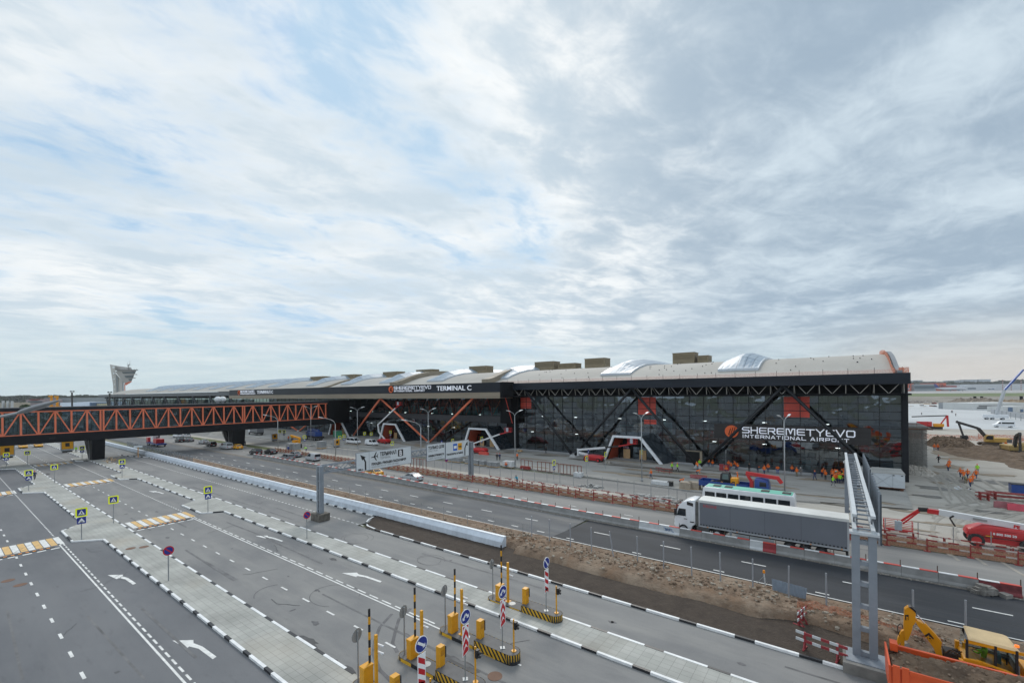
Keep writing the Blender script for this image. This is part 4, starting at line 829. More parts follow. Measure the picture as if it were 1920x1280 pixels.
for px, py, lab in ((828, 850, 'blue square sign above the bus lane board'), (1103, 873, 'blue pedestrian plate on a grey post by red lift'), (1361, 873, 'white notice lamp post before the glass near the V strut')):
    p = G(px, py, .1); t = thing('plate_sign', lab, 'road sign', gz(p, .1)); b = MB(); b.cyl((0, 0, 0), (0, 0, 3.3), .05, n=8); b.build('pole', pole_g, t); b = MB(); plate(b, rrect(.6, .8, .05), .05, .075, 0, 3.1, 0); face(b, TRI, .075, 0, 3.05, 1); b.build('sign_board', [s_blue if px != 1361 else s_wht, s_wht], t)
# ---------------------------------------------------------------- barrier islands with pay machines
isl_top = mat('island_top', (.1, .1, .102), .7, var=.15, scale=2.)
def island(x0, x1, y, lab, k):
    t = thing('barrier_island', lab, 'traffic island', (x0, y, 0), 0, 'barrier islands'); ln_ = x1-x0; w = .5
    xm = ln_-3.1
    def outline(a, c, rl, rr_, w=.5):
        o = []
        o += [(a+w-w*math.cos(R(q)), w*math.sin(R(q))) for q in range(0, 91, 18)] if rl else [(a, w)]
        o += [(c-w+w*math.sin(R(q)), w*math.cos(R(q))) for q in range(0, 91, 18)] if rr_ else [(c, w)]
        return o+[(u, -v) for u, v in o[::-1]]
    b = MB(); b.prism(outline(.03, ln_-.05, True, True, .46), 'z', 0, .2); b.build('base', isl_top, t)
    b = MB(); o = outline(0, ln_, True, True); n = len(o); d = 0.
    for i in range(n):
        p = Vector((*o[i], 0)); q = Vector((*o[(i+1) % n], 0)); L_ = (q-p).length; m_ = max(1, round(L_/.9)) if L_ > .5 else 1
        for j in range(m_):
            u = p+(q-p)*j/m_; v = p+(q-p)*(j+1)/m_; c = int((u.x+.4)/.9) % 2; b.flat([(u.x, u.y, .0), (v.x, v.y, .0), (v.x, v.y, .205), (u.x, u.y, .205)], c)
    b.build('painted_edge', [ylw_k, bpaint], t)
    b = MB(); b.prism(outline(xm, ln_-.04, False, True, .48), 'z', .2, .6); b.build('raised_block', isl_top, t)
    b = MB(); o = outline(xm-.01, ln_-.02, False, True); n = len(o)
    def sl(p, q, z0, z1):  # slanting stripes on the block's sides
        L_ = (q-p).length; st = .17; c = 0; s = -.5
        while s < L_:
            a0, a1 = max(0, s), min(L_, s+st); e0, e1 = max(0, s+.4), min(L_, s+st+.4)
            d = (q-p)/L_
            if a1 > a0 or e1 > e0:
                a0, a1, e0, e1 = min(a0, L_), max(a1, 0), min(e0, L_), max(e1, 0)
                b.flat([(*(p+d*a0).xy, z0), (*(p+d*max(a0, a1)).xy, z0), (*(p+d*max(e0, e1)).xy, z1), (*(p+d*e0).xy, z1)], c % 2)
            s += st; c += 1
    off = .008
    for i in range(n):
        p = Vector((*o[i], 0)); q = Vector((*o[(i+1) % n], 0))
        if (q-p).length < .01: continue
        nn = Vector(((q-p).y, -(q-p).x, 0)).normalized()*-off; sl(p+nn, q+nn, .06, .6)
    b.build('warning_stripes', [ylw_k, bpaint], t)
    b = MB(); b.cyl((2.2, 0, .2), (2.2, 0, .215), .28, n=16); b.build('cover', s_back, t)
for x0, x1, y, lab, k in ((-21.55, -14.9, 14.15, 'barrier island at the bottom edge, nearest of the four', 0), (-21.6, -15., 17.35, 'second barrier island from the front, with wet patch beside it', 1), (-21.65, -15.2, 20.8, 'third barrier island from the front, at the end of the white line', 2), (-21.9, -15.4, 26.15, 'farthest barrier island, on the edge of the second pavement', 3)): island(x0, x1, y, lab, k)
IY = [14.15, 17.35, 20.8, 26.15]; ORD = ['nearest', 'second', 'third', 'farthest']
def barrier_gate():
    t = thing('boom_barrier', '', 'barrier', (0, 0, 0), 0, 'raised boom barriers'); b = MB(); b.box(-.2, .2, -.3, .3, 0, 1.12); b.build('cabinet', yel, t, bevel=.02); b = MB(); b.box(-.215, .215, -.315, .315, 1.02, 1.16); b.build('lid', yel, t, bevel=.02)
    b = MB()
    for k in range(7): b.box(-.04, .04, .16, .26, 1.16+.42*k, 1.16+.42*(k+1), (k+1) % 2)
    b.build('boom', [yel, s_blk], t); return t
def camera_post():
    t = thing('camera_post', '', 'camera post', (0, 0, 0), 0, 'yellow camera posts'); b = MB(); b.box(-.07, .07, -.07, .07, 0, 2.95); b.box(-.18, .18, -.18, .18, 0, .03); b.build('post', yel, t)
    for z, dx in ((2.35, .0), (1.95, .04)): b = MB(); b.cyl((-.15, .12, z), (.25, .3, z-.1), .07, n=10); b.bar((0, .05, z), (0, .2, z), .04); b.build('camera', mat('camera_white', (.6, .62, .64), .4), t)
    return t
def ticket():
    t = thing('ticket_machine', '', 'ticket machine', (0, 0, 0), 0, 'yellow ticket machines'); b = MB(); b.box(-.17, .17, -.2, .2, 0, 1.5); b.build('housing', yel, t, bevel=.02); b = MB(); b.box(.17, .18, -.14, .14, 1.0, 1.3); b.build('panel', mat('machine_amber', (.5, .22, .01), .35), t); b = MB(); b.box(-.12, .2, .2, .27, .8, 1.45); b.build('hood', mat('dark_grey_plastic', (.06, .065, .07), .5), t); return t
def tlight():
    t = thing('traffic_light', '', 'traffic light', (0, 0, 0), 0, 'small traffic lights'); b = MB(); b.cyl((0, 0, 0), (0, 0, 1.9), .05, n=8); b.cyl((0, 0, 0), (0, 0, .04), .15, n=12); b.build('post', yel, t); b = MB(); b.box(.06, .22, -.1, .12, 1.35, 1.78); b.build('lamp_housing', s_blk, t)
    for z in (1.47, 1.66): b = MB(); b.cyl((.22, .01, z), (.36, .01, z-.02), .085, .07, n=12); b.build('visor', s_blk, t)
    return t
def sign_back():
    t = thing('round_sign', '', 'road sign', (0, 0, 0), 0, 'round signs seen from the back'); b = MB(); b.cyl((0, 0, 0), (0, 0, 2.85), .045, n=8); b.build('pole', pole_g, t)
    b = MB(); b.prism([(u, v+2.6) for u, v in disc(.37)], 'x', -.07, -.05, 0); b.box(-.05, -.03, -.03, .03, 2.3, 2.9); b.build('sign_disc', s_back, t); return t
bg_, cp_, tk_, tl_, sb_ = barrier_gate(), camera_post(), ticket(), tlight(), sign_back()
for i, y in enumerate(IY):
    x = -21.55-(.25 if i == 3 else 0); w = ORD[i]
    place(sb_, 'back of a round grey sign at the tip of the %s barrier island' % w, (x+.35, y-.12, .2), R(12))
    place(bg_, 'raised striped boom on a yellow cabinet on the %s barrier island' % w, (x+.95, y, .2))
    place(cp_, 'yellow post with white cameras on the %s barrier island' % w, (x+1.65, y+.12, .2))
    place(tk_, 'yellow ticket machine with a dark side hood on the %s barrier island' % w, (x+3.35, y, .2))
    place(tl_, 'yellow post with black lamp on the %s barrier island' % w, (x+5.95, y+.05, .6))
def guide_sign(x, y, kind, lab):
    t = thing('lane_guide_sign', lab, 'road sign', (x, y, .6), 0, 'blue lane guide signs'); b = MB(); b.cyl((0, 0, 0), (0, 0, 3.75), .035, n=8); b.cyl((0, 0, 0), (0, 0, .03), .2, n=4); b.build('pole', pole_g, t)
    b = MB(); plate(b, disc(.39), .05, .07, 0, 3.4, 0); face(b, disc(.35), .07, 0, 3.4, 1)
    def arr(p, q, w=.06):
        p = Vector(p); q = Vector(q); d = (q-p).normalized(); n = Vector((-d.y, d.x)); h = q-d*.13
        face(b, [tuple(p-n*w), tuple(h-n*w), tuple(h+n*w), tuple(p+n*w)], .075, 0, 3.4, 0); face(b, [tuple(h-n*.13), tuple(q), tuple(h+n*.13)], .076, 0, 3.4, 0)
    if kind == 'r': arr((-.24, .18), (.24, -.18))
    elif kind == 'l': arr((-.2, .26), (.2, -.24), .045)
    else: arr((0, .14), (-.24, -.16), .05); arr((0, .14), (.24, -.1), .05)
    b.build('sign_disc', [s_wht, s_blue], t)
    b = MB(); plate(b, [(-.25, 1.3), (.25, 1.5 if kind in 'rl' else 1.5), (.25, 2.95), (-.25, 2.95)], .05, .065, 0, 0, 0)
    if kind in 'rl':
        for k in range(3): z = 2.62-.52*k; face(b, [(-.21, z+.0), (.21, z-.3), (.21, z-.02), (-.21, z+.28)], .065, 0, 0, 1)
        face(b, [(-.21, 1.36), (.21, 1.53), (-.21, 1.68)], .065, 0, 0, 1)
    else:
        for k in range(3): z = 2.3-.5*k; face(b, [(-.21, z-.2+(.12 if k == 2 else 0)*0), (0, z+.15), (.21, z-.2), (.21, z+.12), (0, z+.47), (-.21, z+.12)], .065, 0, 0, 1) if k < 2 else face(b, [(-.21, 1.35), (.21, 1.52), (.21, 1.45+.2), (0, 1.8), (-.21, 1.42+.12)], .065, 0, 0, 1)
        face(b, [(-.21, 2.9), (-.21, 2.72), (-.06, 2.9)], .065, 0, 0, 1); face(b, [(.21, 2.9), (.21, 2.72), (.06, 2.9)], .065, 0, 0, 1)
    b.build('stripe_board', [s_wht, s_red], t)
for i, (x, y, k) in enumerate(((-16.15, 14.1, 'r'), (-16.2, 17.25, 'c'), (-16.35, 20.7, 'c'), (-16.6, 26.05, 'l'))):
    guide_sign(x, y, k, 'blue disc with white %s over red %s board on the %s barrier island' % ('arrow' if k in 'rl' else 'forked arrows', 'striped' if k in 'rl' else 'chevron', ORD[i]))
# ---------------------------------------------------------------- white parapet, concrete barriers, fences
wall_w = mat('parapet_white', (.55, .6, .66), .6, var=.13, scale=1.3, world=True, stretch=(1, 1, .25)); cap_w = mat('parapet_cap', (.7, .73, .76), .6, var=.06)
P0 = thing('parapet_wall', 'long white concrete parapet running beside the soil bed and road', 'wall', (0, 0, 0))
for a, c in ((-150, -104.2), (-104, -71.3), (-71.1, -27.6)):
    b = MB(); b.prism([(35.05, -.2), (35.05, .72), (35.45, 1.15), (35.75, 1.15), (35.75, -.2)], 'x', a, c); b.build('wall_segment', wall_w, P0)
    b = MB(); b.box(a+.02, c-.02, 35.42, 35.8, 1.153, 1.2); b.build('coping', cap_w, P0)
b = MB(); b.prism([(35.9, -.1), (35.9, .9), (36.6, .9), (36.6, -.1)], 'x', -215, -152); b.build('wall_segment', wall_w, P0)
conc_b = mat('barrier_concrete', (.24, .24, .235), .85, var=.22, scale=1.1, world=True); r_paint = mat('barrier_red', (.6, .08, .06), .6, var=.1); bar_red = mat('barrier_side_red', (.26, .028, .034), .6, var=.2); bar_wh = mat('barrier_side_white', (.5, .52, .53), .7, var=.1); rebar = mat('rusty_rebar', (.09, .06, .045), .8)
def barrier(side, side2=None, graf=False):
    t = thing('concrete_barrier', '', 'concrete barrier', (0, 0, 0), 0, 'painted concrete barriers beside the road')
    q = [(-.3, 0), (-.3, .12), (-.16, .3), (-.11, .82), (.11, .82), (.16, .3), (.3, .12), (.3, 0)]
    b = MB(); b.prism(q, 'x', -1.14, 0, 0); b.prism(q, 'x', 0.002, 1.14, 1); b.build('block', [side, side2 or side], t)
    b = MB(); b.box(-1.13, 0, -.13, .13, .825, .88, 0); b.box(0.002, 1.13, -.13, .13, .825, .88, 1); b.build('painted_top', [wpaint, r_paint], t)
    b = MB(); b.cyl((1.1, 0, .3), (1.1, 0, 1.35), .035, n=6); b.build('post', rebar, t)
    if graf:
        b = MB(); gg = mat('graffiti_blue', (.03, .12, .3), .6)
        for pl in ([(-.6, .62), (-.35, .62), (-.42, .3)], [(-.3, .3), (-.25, .58), (-.08, .55), (-.12, .4), (-.28, .42)], [(0, .3), (.05, .6), (.22, .6)], [(.0, .45), (.2, .45)], [(.3, .6), (.35, .3), (.55, .32)]):
            for (u0, v0), (u1, v1) in zip(pl[:-1], pl[1:]): b.bar((u0, -.165, v0+.0), (u1, -.165, v1), .05, .05)
        b.build('graffiti', gg, t)
    return t
bA = barrier(conc_b); bG = barrier(bar_wh, None, True); bW = barrier(bar_wh); bR = barrier(mat('barrier_dark_red', (.15, .028, .032), .75, var=.45, scale=2.5)); bWR = barrier(bar_wh, bar_red)
for k in range(58):
    x = 11.2-k*2.3; xs_ = x-1.15; yb = 49.85+(.15 if x > -40 else min(1., (-40-x)*.03)) if False else 49.85+.02*k*(k < 40)+(.8 if k >= 40 else 0)
    yb = 49.85+min(1., max(0, (-x-22)*.02)) if x > -72 else 50.85
    s = None
    if 8.2 < x-1.15 < 10.4: pr, s = bR, 'worn red sided concrete barrier with crumbled rubble at its foot'
    elif -15.5 < x-1.15 < -13.4: pr, s = bG, 'white barrier with blue scrawl beside the truck cab'
    elif -18 < x-1.15 < -15.5: pr, s = bW, 'plain white sided barrier just left of the scrawled one'
    elif -6.2 < x-1.15 < -4: pr, s = bWR, 'barrier with a dark red half side below the truck trailer'
    else: pr = bA
    place(pr, s or 'grey concrete barrier with red and white painted top in the long roadside row', (x-1.15, yb, 0), 0, None if s is None else 'special painted barriers')
# red and white pipe fence with netting along the service road
rp_red = mat('pipe_red', (.25, .03, .026), .5, var=.15); rp_wh = mat('pipe_white', (.45, .4, .37), .5, var=.1); netp = netting('fence_net', (.42, .2, .13), .42, .12)
def pipe_panel(L_=3.):
    t = thing('pipe_fence_panel', '', 'fence panel', (0, 0, 0), 0, 'red and white pipe fence panels beside the service road')
    b = MB(); b.bar((0, 0, 0), (0, 0, 1.25), .09, .09, 0); b.box(-.25, .25, -.25, .25, 0, .03, 0); b.build('post', rp_red, t)
    for z in (.55, 1.1):
        b = MB()
        for k in range(4): b.bar((L_*k/4, 0, z), (L_*(k+1)/4, 0, z), .05, .12, k % 2)
        b.build('rail', [rp_red, rp_wh], t)
    b = MB(); b.box(0.05, L_-.05, .06, .065, .05, 1.05); b.build('net', netp, t)
    return t
ppn = pipe_panel()
def run(pts, L_, fn):
    for (x0, y0), (x1, y1) in zip(pts[:-1], pts[1:]):
        d = math.hypot(x1-x0, y1-y0); n = max(1, round(d/L_)); a = math.atan2(y1-y0, x1-x0)
        for k in range(n): fn(x0+(x1-x0)*k/n, y0+(y1-y0)*k/n, a, d/n/L_)
run([(-128, 58.9), (22, 58.75)], 3., lambda x, y, a, s: place(ppn, 'red and white pipe fence panel in the front row beside the service road', (x, y, .02), a))
def pipe2():
    t = thing('pipe_fence_panel', '', 'fence panel', (0, 0, 0), 0, 'second row of low pipe barriers on the verge'); [MB().bar((x_, 0, 0), (x_, 0, 1.1), .09, .09).build('post', rp_red, t) for x_ in (0, 2.2)]
    for z in (.55, 1.05): b = MB(); [b.bar((-.3+.7*k, 0, z), (.4+.7*k, 0, z), .05, .12, k % 2) for k in range(4)]; b.build('rail', [rp_red, rp_wh], t)
    return t
pp2 = pipe2(); rz_ = random.Random(9)
for k in range(30):
    x = -50+k*2.25; y = yf(x)+1.6
    if -16 < x < 1: continue
    place(pp2, 'low red and white pipe barrier standing askew in the second row on the verge', (x, y+rz_.uniform(-.4, .5), .1), rz_.uniform(-.25, .25))
# mesh fence on grey posts
wire = netting('wire_mesh', (.3, .31, .32), .05, .08)
F = thing('mesh_fence', 'grey wire mesh fence on tall posts between verge and service yard', 'fence', (0, 0, 0))
fpts = [(-130, 66.8), (-60, 65.8), (-20, 65.3), (-16.5, 61.4), (22, 60.6)]
mfp = []
run(fpts, 2.6, lambda x, y, a, s: mfp.append((x, y)))
for (x, y) in mfp: b = MB(); b.cyl((x, y, 0), (x, y, 2.25), .04, n=6); b.build('post', pole_g, F)
for p, q in zip(fpts[:-1], fpts[1:]): b = MB(); b.add([(*p, .1), (*q, .1), (*q, 2.1), (*p, 2.1)], [(0, 1, 2, 3)]); b.bar((*p, 2.1), (*q, 2.1), .025); b.build('mesh', [wire], F)
# mesh fence left, under the bridge
F2 = thing('mesh_fence', 'grey picket mesh fence between parapet and highway under the footbridge', 'fence', (0, 0, 0))
for k in range(22): x = -180+k*2.6; b = MB(); b.box(x, x+2.5, 37.6, 37.63, .1, 1.9); b.build('mesh', netting('wire_mesh_dense', (.22, .24, .26), .4, .12) if k == 0 else MATS['wire_mesh_dense'], F2); b = MB(); b.box(x-.04, x+.04, 37.55, 37.65, 0, 2); b.build('post', pole_g, F2)
F3 = thing('wire_fence', 'low wire fence with thin posts running along the highway edge behind parapet', 'fence', (0, 0, 0))
for k in range(24): x = -122+k*4.1; b = MB(); b.cyl((x, 38.9, 0), (x, 38.9, 1.75), .025, n=6); b.build('post', pole_g, F3)
b = MB(); b.box(-122, -26, 38.88, 38.885, .15, 1.7); b.build('mesh', netting('thin_wire', (.4, .41, .42), .015, .2), F3)
t = thing('fence_post', '', 'metal post', (0, 0, 0), 0, 'lone grey posts in the clay bank'); b = MB(); b.cyl((0, 0, -.1), (0, 0, 2.4), .055, n=8); b.build('post', mat('post_grey', (.3, .32, .35), .5, .2, var=.08), t); fp = t
for i, (px, py) in enumerate(((987, 1013), (1022, 1020), (1061, 1030), (1100, 1040), (1140, 1051), (1188, 1060), (1237.5, 1072), (1290, 1086), (1347, 1096), (1408, 1112), (1476, 1130), (1549, 1147), (1719, 1192), (1821, 1215))):
    p = G(px, py, .5); o = place(fp, 'leaning grey post in the clay bank above the dark soil' if i == 4 else 'lone grey metal post standing in the row along the clay bank', (p.x, 38.5, .45)); o.rotation_euler = (0, R(-9) if i == 4 else R(rz_.uniform(-1, 1)), 0)
# ---------------------------------------------------------------- gantries
gs = mat('gantry_steel', (.235, .265, .3), .5, .25, var=.14, scale=.8); gs_l = mat('gantry_light', (.5, .53, .55), .5, .2, var=.1); gdark = mat('board_back', (.075, .095, .115), .5, .3, var=.15)
cblock = mat('footing_concrete', (.2, .195, .18), .9, var=.3, scale=1.2); sign_w = mat('board_white', (.62, .66, .68), .5, var=.03)
g1 = thing('sign_gantry', 'tall grey steel gantry spanning the new road, its beam running towards the terminal', 'gantry', (1.18, 32.2, 0))
def ladder_leg(y):
    for x in (-.38, .38): b = MB(); b.box(x-.19, x+.19, y-.2, y+.2, 0, 7.35); b.build('column', gs, g1)
    for z in (.5, 1.9, 3.2, 4.5, 5.7, 6.9): b = MB(); b.box(-.19, .19, y-.14, y+.14, z-.12, z+.12); b.build('rung', gs, g1)
    b = MB(); b.box(-.66, .7, y-.3, y+.3, 7.35, 7.5); b.build('cap', gs_l, g1)
    for x in (-.38, .38): b = MB(); b.prism([(x-.5, .02), (x+.5, .02), (x+.2, .3), (x-.2, .3)], 'y', y-.03, y+.03); b.build('gusset', gs, g1)
ladder_leg(0); ladder_leg(30.2)
for x in (-.42, .42): b = MB(); b.box(x-.11, x+.11, -.2, 30.6, 8.35, 8.5); b.build('top_chord', gs_l, g1); b = MB(); b.box(x-.1, x+.1, -.2, 30.6, 7.5, 7.68); b.build('bottom_chord', gs_l, g1)
for k in range(25): y = .3+k*1.22; b = MB(); b.box(-.31, .31, y-.06, y+.06, 8.38, 8.46); b.box(-.31, .31, y-.06, y+.06, 7.54, 7.62); b.build('cross_tie', gs, g1)
for k in range(24):
    y = .3+k*1.22; b = MB()
    for x in (-.42, .42): b.bar((x, y, 7.68 if k % 2 else 8.35), (x, y+1.22, 8.35 if k % 2 else 7.68), .08)
    b.build('lattice', gs, g1)
for y0, y1, z0, z1 in ((4.5, 12.4, 5.6, 8.9), (15.5, 26., 5.9, 8.9)):
    b = MB(); b.box(1.0, 1.08, y0, y1, z0, z1); o = b.build('sign_board', gdark, g1); r_ = MB()
    for k in range(int((y1-y0)/1.1)+1): r_.box(.9, .99, y0+k*1.1, y0+k*1.1+.1, z0, z1+.2)
    r_.build('rib', gs, o)
gb1 = thing('concrete_footing', 'weathered concrete footing block under the tall near gantry columns', 'concrete block', (1.2, 32.1, 0)); b = MB(); b.box(-1.05, 1.15, -1.2, .8, -.1, .62); b.build('block', cblock, gb1, bevel=.04)
b = MB(); b.box(-.9, 1., -.9, .7, .62, .66); b.build('base_plate', gs, gb1)
for y in ():
    pass
g1.location.z = .3
g2 = thing('sign_gantry', 'grey gantry with two white direction boards spanning the old highway', 'gantry', (-53.2, 0, 0))
for x in (-.28, .28): b = MB(); b.box(x-.16, x+.16, 29.75, 30.25, .9, 6.9); b.build('column', gs, g2)
for z in (1.3, 2.5, 3.7, 4.9, 6.1): b = MB(); b.box(-.12, .12, 29.8, 30.2, z, z+.2); b.build('rung', gs, g2)
for x in (-2.8, -2.1): b = MB(); b.box(x-.16, x+.16, 61.2, 61.6, 0, 6.9); b.build('column', gs, g2)
for z in (.8, 2, 3.2, 4.4, 5.6): b = MB(); b.bar((-2.6, 61.4, z), (-2.3, 61.4, z+1.1), .1); b.build('rung', gs, g2)
for x in (-.4, .4):
    for z in (6., 6.9): b = MB(); b.bar((x, 30.2, z), (x-2.3, 61.5, z), .13); b.build('chord', gs, g2)
for k in range(32):
    t0, t1 = k/32, (k+1)/32; b = MB()
    for x in (-.4, .4): b.bar((x-2.3*t0, 30.2+31.3*t0, 6.05 if k % 2 else 6.85), (x-2.3*t1, 30.2+31.3*t1, 6.85 if k % 2 else 6.05), .07)
    b.bar((-.4-2.3*t0, 30.2+31.3*t0, 6.9), (.4-2.3*t0, 30.2+31.3*t0, 6.9), .06); b.build('lattice', gs, g2)
def board(y0, y1, z0, z1, dx):
    b = MB(); b.box(.72+dx, .82+dx, y0, y1, z0, z1); o = b.build('sign_board', sign_w, g2); r_ = MB()
    for ya, yb, za, zb in ((y0-.04, y1+.04, z0-.06, z0), (y0-.04, y1+.04, z1, z1+.06), (y0-.06, y0, z0, z1), (y1, y1+.06, z0, z1)): r_.box(.71+dx, .84+dx, ya, yb, za, zb)
    r_.build('board_frame', gs, o); return o
def bt(o, s, y, z, size, dx, m=s_blk, w=None, bold=.028):
    t = text(s, size, m, o, mw=facing((.825+dx, y, z), (0, 1, 0), (0, 0, 1)), extrude=.006, bold=bold)
    if w:
        e = max(v.co.y for v in t.data.vertices)-y
        for v in t.data.vertices: v.co.y = y+(v.co.y-y)*w/e
def poly_on(o, name, polys, dx, m):
    b = MB()
    for p in polys: b.prism(p, 'x', .821+dx, .832+dx)
    b.build(name, m, o)
o1 = board(34.75, 44.2, 5.5, 8.0, 0)
poly_on(o1, 'arrow', [[(36.05, 5.56), (36.3, 5.56), (36.28, 6.7), (35.95, 7.35), (35.75, 7.25), (36.05, 6.65)], [(35.35, 7.75), (36.2, 7.35), (35.65, 6.95)]], 0, s_blk)
b = MB(); b.box(.821, .828, 36.75, 36.79, 5.5, 8.); b.build('divider', gs, o1)
bt(o1, 'ТЕРМИНАЛ', 38.55, 7.22, .72, 0, w=2.9); bt(o1, 'TERMINAL', 38.55, 6.75, .5, 0, m=pole_g, w=1.9, bold=0)
bt(o1, 'ПОСАДКА / ВЫСАДКА ПАССАЖИРОВ', 37.15, 6.08, .42, 0, w=6.1); bt(o1, 'PASSENGER PICK UP / DROP OFF AREA', 37.15, 5.72, .3, 0, m=pole_g, w=4.7, bold=0); bt(o1, '100 м', 35.0, 5.62, .3, 0, w=.8)
poly_on(o1, 'terminal_square', [[(41.75, 6.75), (42.7, 6.75), (42.7, 7.75), (41.75, 7.75)]], 0, s_blk); bt(o1, 'B', 41.97, 6.86, 1.1, .012, m=s_wht, w=.52, bold=.03)
pl = [[(37.2, 7.12), (38.2, 7.2), (38.2, 7.32), (37.2, 7.24), (37.05, 7.18)], [(37.75, 7.2), (38.05, 6.65), (37.9, 6.65), (37.5, 7.2)], [(37.75, 7.25), (38.05, 7.85), (37.9, 7.85), (37.5, 7.25)], [(38.1, 7.25), (38.3, 7.55), (38.2, 7.55), (38.0, 7.25)], [(38.1, 7.25), (38.3, 6.98), (38.2, 6.98), (38.0, 7.25)]]
poly_on(o1, 'aeroplane_symbol', pl, 0, s_blk)
o2 = board(48.9, 53., 5.0, 7.6, -1.6); o3 = board(53.1, 58.9, 4.75, 7.55, -1.5)
bt(o2, 'ТОЛЬКО ДЛЯ', 49.2, 6.85, .62, -1.6, w=3.6); bt(o2, 'ONLY FOR', 49.2, 6.4, .45, -1.6, m=pole_g, w=2.1, bold=0); bt(o2, 'ОБЩЕСТВЕННОГО', 49.2, 5.6, .38, -1.6, w=3.6); bt(o2, 'PUBLIC TRANSPORT', 49.2, 5.2, .28, -1.6, m=pole_g, w=3.2, bold=0)
bt(o3, 'ТРАНСПОРТА И ТАКСИ', 53.3, 5.35, .38, -1.5, w=4.)
poly_on(o3, 'bus_symbol', [[(54.9, 6.0), (55.9, 6.0), (55.9, 7.2), (54.9, 7.2)]], -1.5, mat('bus_blue', (.02, .12, .5), .4)); poly_on(o3, 'bus_symbol', [[(55.05, 6.35), (55.75, 6.35), (55.75, 6.85), (55.05, 6.85)]], -1.485, s_wht)
poly_on(o3, 'taxi_symbol', [[(56.1, 6.0), (57.1, 6.0), (57.1, 7.2), (56.1, 7.2)]], -1.5, mat('taxi_orange', (.75, .36, .01), .4)); bt(o3, 'TAXI', 56.2, 6.45, .4, -1.485, w=.8)
b = MB(); b.box(-.68, -.672, 57.35, 57.4, 4.75, 7.55); b.build('divider', gs, o3)
poly_on(o3, 'arrow', [[(57.75, 4.85), (57.98, 4.85), (57.98, 6.1), (58.35, 6.8), (58.15, 6.9), (57.75, 6.15)], [(58.0, 6.75), (58.6, 7.35), (58.65, 6.55)]], -1.5, s_blk)
gb2 = thing('concrete_footing', 'tall stained concrete block footing of the single grey gantry column', 'concrete block', (-53.2, 30, 0)); b = MB(); b.box(-1., 1., -.75, .75, 0, .92); b.build('block', mat('footing_stained', (.11, .1, .085), .9, var=.5, scale=2.), gb2, bevel=.05)
# ---------------------------------------------------------------- street lamps
lampm = mat('lamp_grey', (.34, .36, .37), .5, .3, var=.08); headm = mat('lamp_head', (.68, .7, .7), .35)
def lamp2():
    t = thing('street_lamp', '', 'street lamp', (0, 0, 0), 0, 'double armed street lamps before the terminal'); b = MB(); b.cyl((0, 0, 0), (0, 0, 11.2), .105, .065, n=10); b.cyl((0, 0, 0), (0, 0, .5), .2, n=10); b.build('pole', lampm, t, smooth=True)
    for s in (-1, 1):
        b = MB(); b.path([(0, 0, 11.1), (.15*s, .45*s, 11.7), (.5*s, 1.2*s, 12.05)], .05); b.build('arm', lampm, t); b = MB(); b.loft([[(x_+u*.17, y_+.0, z_+v) for u, v in ((-1, 0), (1, 0), (.7, .1), (-.7, .1))] for x_, y_, z_ in ((.45*s, 1.1*s, 12.), (.55*s, 1.6*s, 12.15), (.6*s, 2.0*s, 12.2))]); b.build('lamp_head', headm, t)
    return t
L2 = lamp2()
for x, y, lab in ((-6.4, 77, 'double armed street lamp rising behind the blue truck, right'), (-27.9, 75.8, 'double armed street lamp in front of the right white portal'), (-55.4, 75.2, 'double armed street lamp at the corner where black wall meets glass hall'), (-83.3, 76, 'double armed street lamp in front of the orange struts, centre'), (-114.6, 76.5, 'double armed street lamp by the silver van left of the middle portal'), (-141., 76.5, 'double armed street lamp in front of the end of the orange truss')): place(L2, lab, (x, y, .05), R(0))
def lamp1():
    t = thing('curved_lamp', '', 'street lamp', (0, 0, 0), 0, 'single armed curved street lamps'); b = MB(); b.cyl((0, 0, 0), (0, 0, 8.4), .11, .08, n=8); b.build('pole', lampm, t, smooth=True)
    b = MB(); b.path([(0, 0, 8.4), (-.25, -.2, 9.1), (-.9, -.7, 9.6), (-1.9, -1.5, 9.95), (-2.6, -2., 10.1)], .06); b.build('arm', lampm, t); b = MB(); b.bar((-2.5, -1.95, 10.08), (-3.4, -2.6, 10.3), .3, .12); b.build('lamp_head', headm, t); return t
L1 = lamp1()
for x, y, lab in ((-161, 62, 'curved single arm lamp beside the far bridge pier'), (-134, 62.5, 'curved single arm lamp before the truss behind black sedan'), (-104.1, 63, 'curved single arm lamp at right end of the footbridge'), (-74.8, 66, 'curved single arm lamp beside the middle white portal')): place(L1, lab, (x, y, 0))
t = thing('overhead_lamp', 'large grey street lamp head on a long arm at the left picture edge', 'street lamp', (-30.5, -1.2, 0))
b = MB(); b.cyl((0, 0, 0), (0, 0, 14.6), .14, .09, n=10); b.build('pole', lampm, t); b = MB(); c0 = Vector((-30.5, -1.2, 0)); q = [Vector((0, 0, 14.6))]+[PD(px, py, 18)-c0 for px, py in ((0, 781), (43, 772))]; b.path(q, .055, n=8); b.build('arm', lampm, t)
b = MB(); a = PD(36, 774, 18)-c0; e = PD(112, 750, 18)-c0; d = (e-a).normalized(); n_ = d.cross(Vector((0, 0, 1))).normalized(); u_ = n_.cross(d)
b.loft([[a+d*(e-a).length*s+n_*w*p+u_*hh*v for p, v in ((-1, 0), (-.75, .7), (0, 1), (.75, .7), (1, 0), (.8, -.5), (0, -.7), (-.8, -.5))] for s, w, hh in ((0, .1, .07), (.15, .2, .11), (.5, .22, .12), (.8, .13, .08), (1, .03, .02))]); b.build('lamp_head', mat('lamp_head_grey', (.3, .31, .32), .45, .2), t, smooth=True)
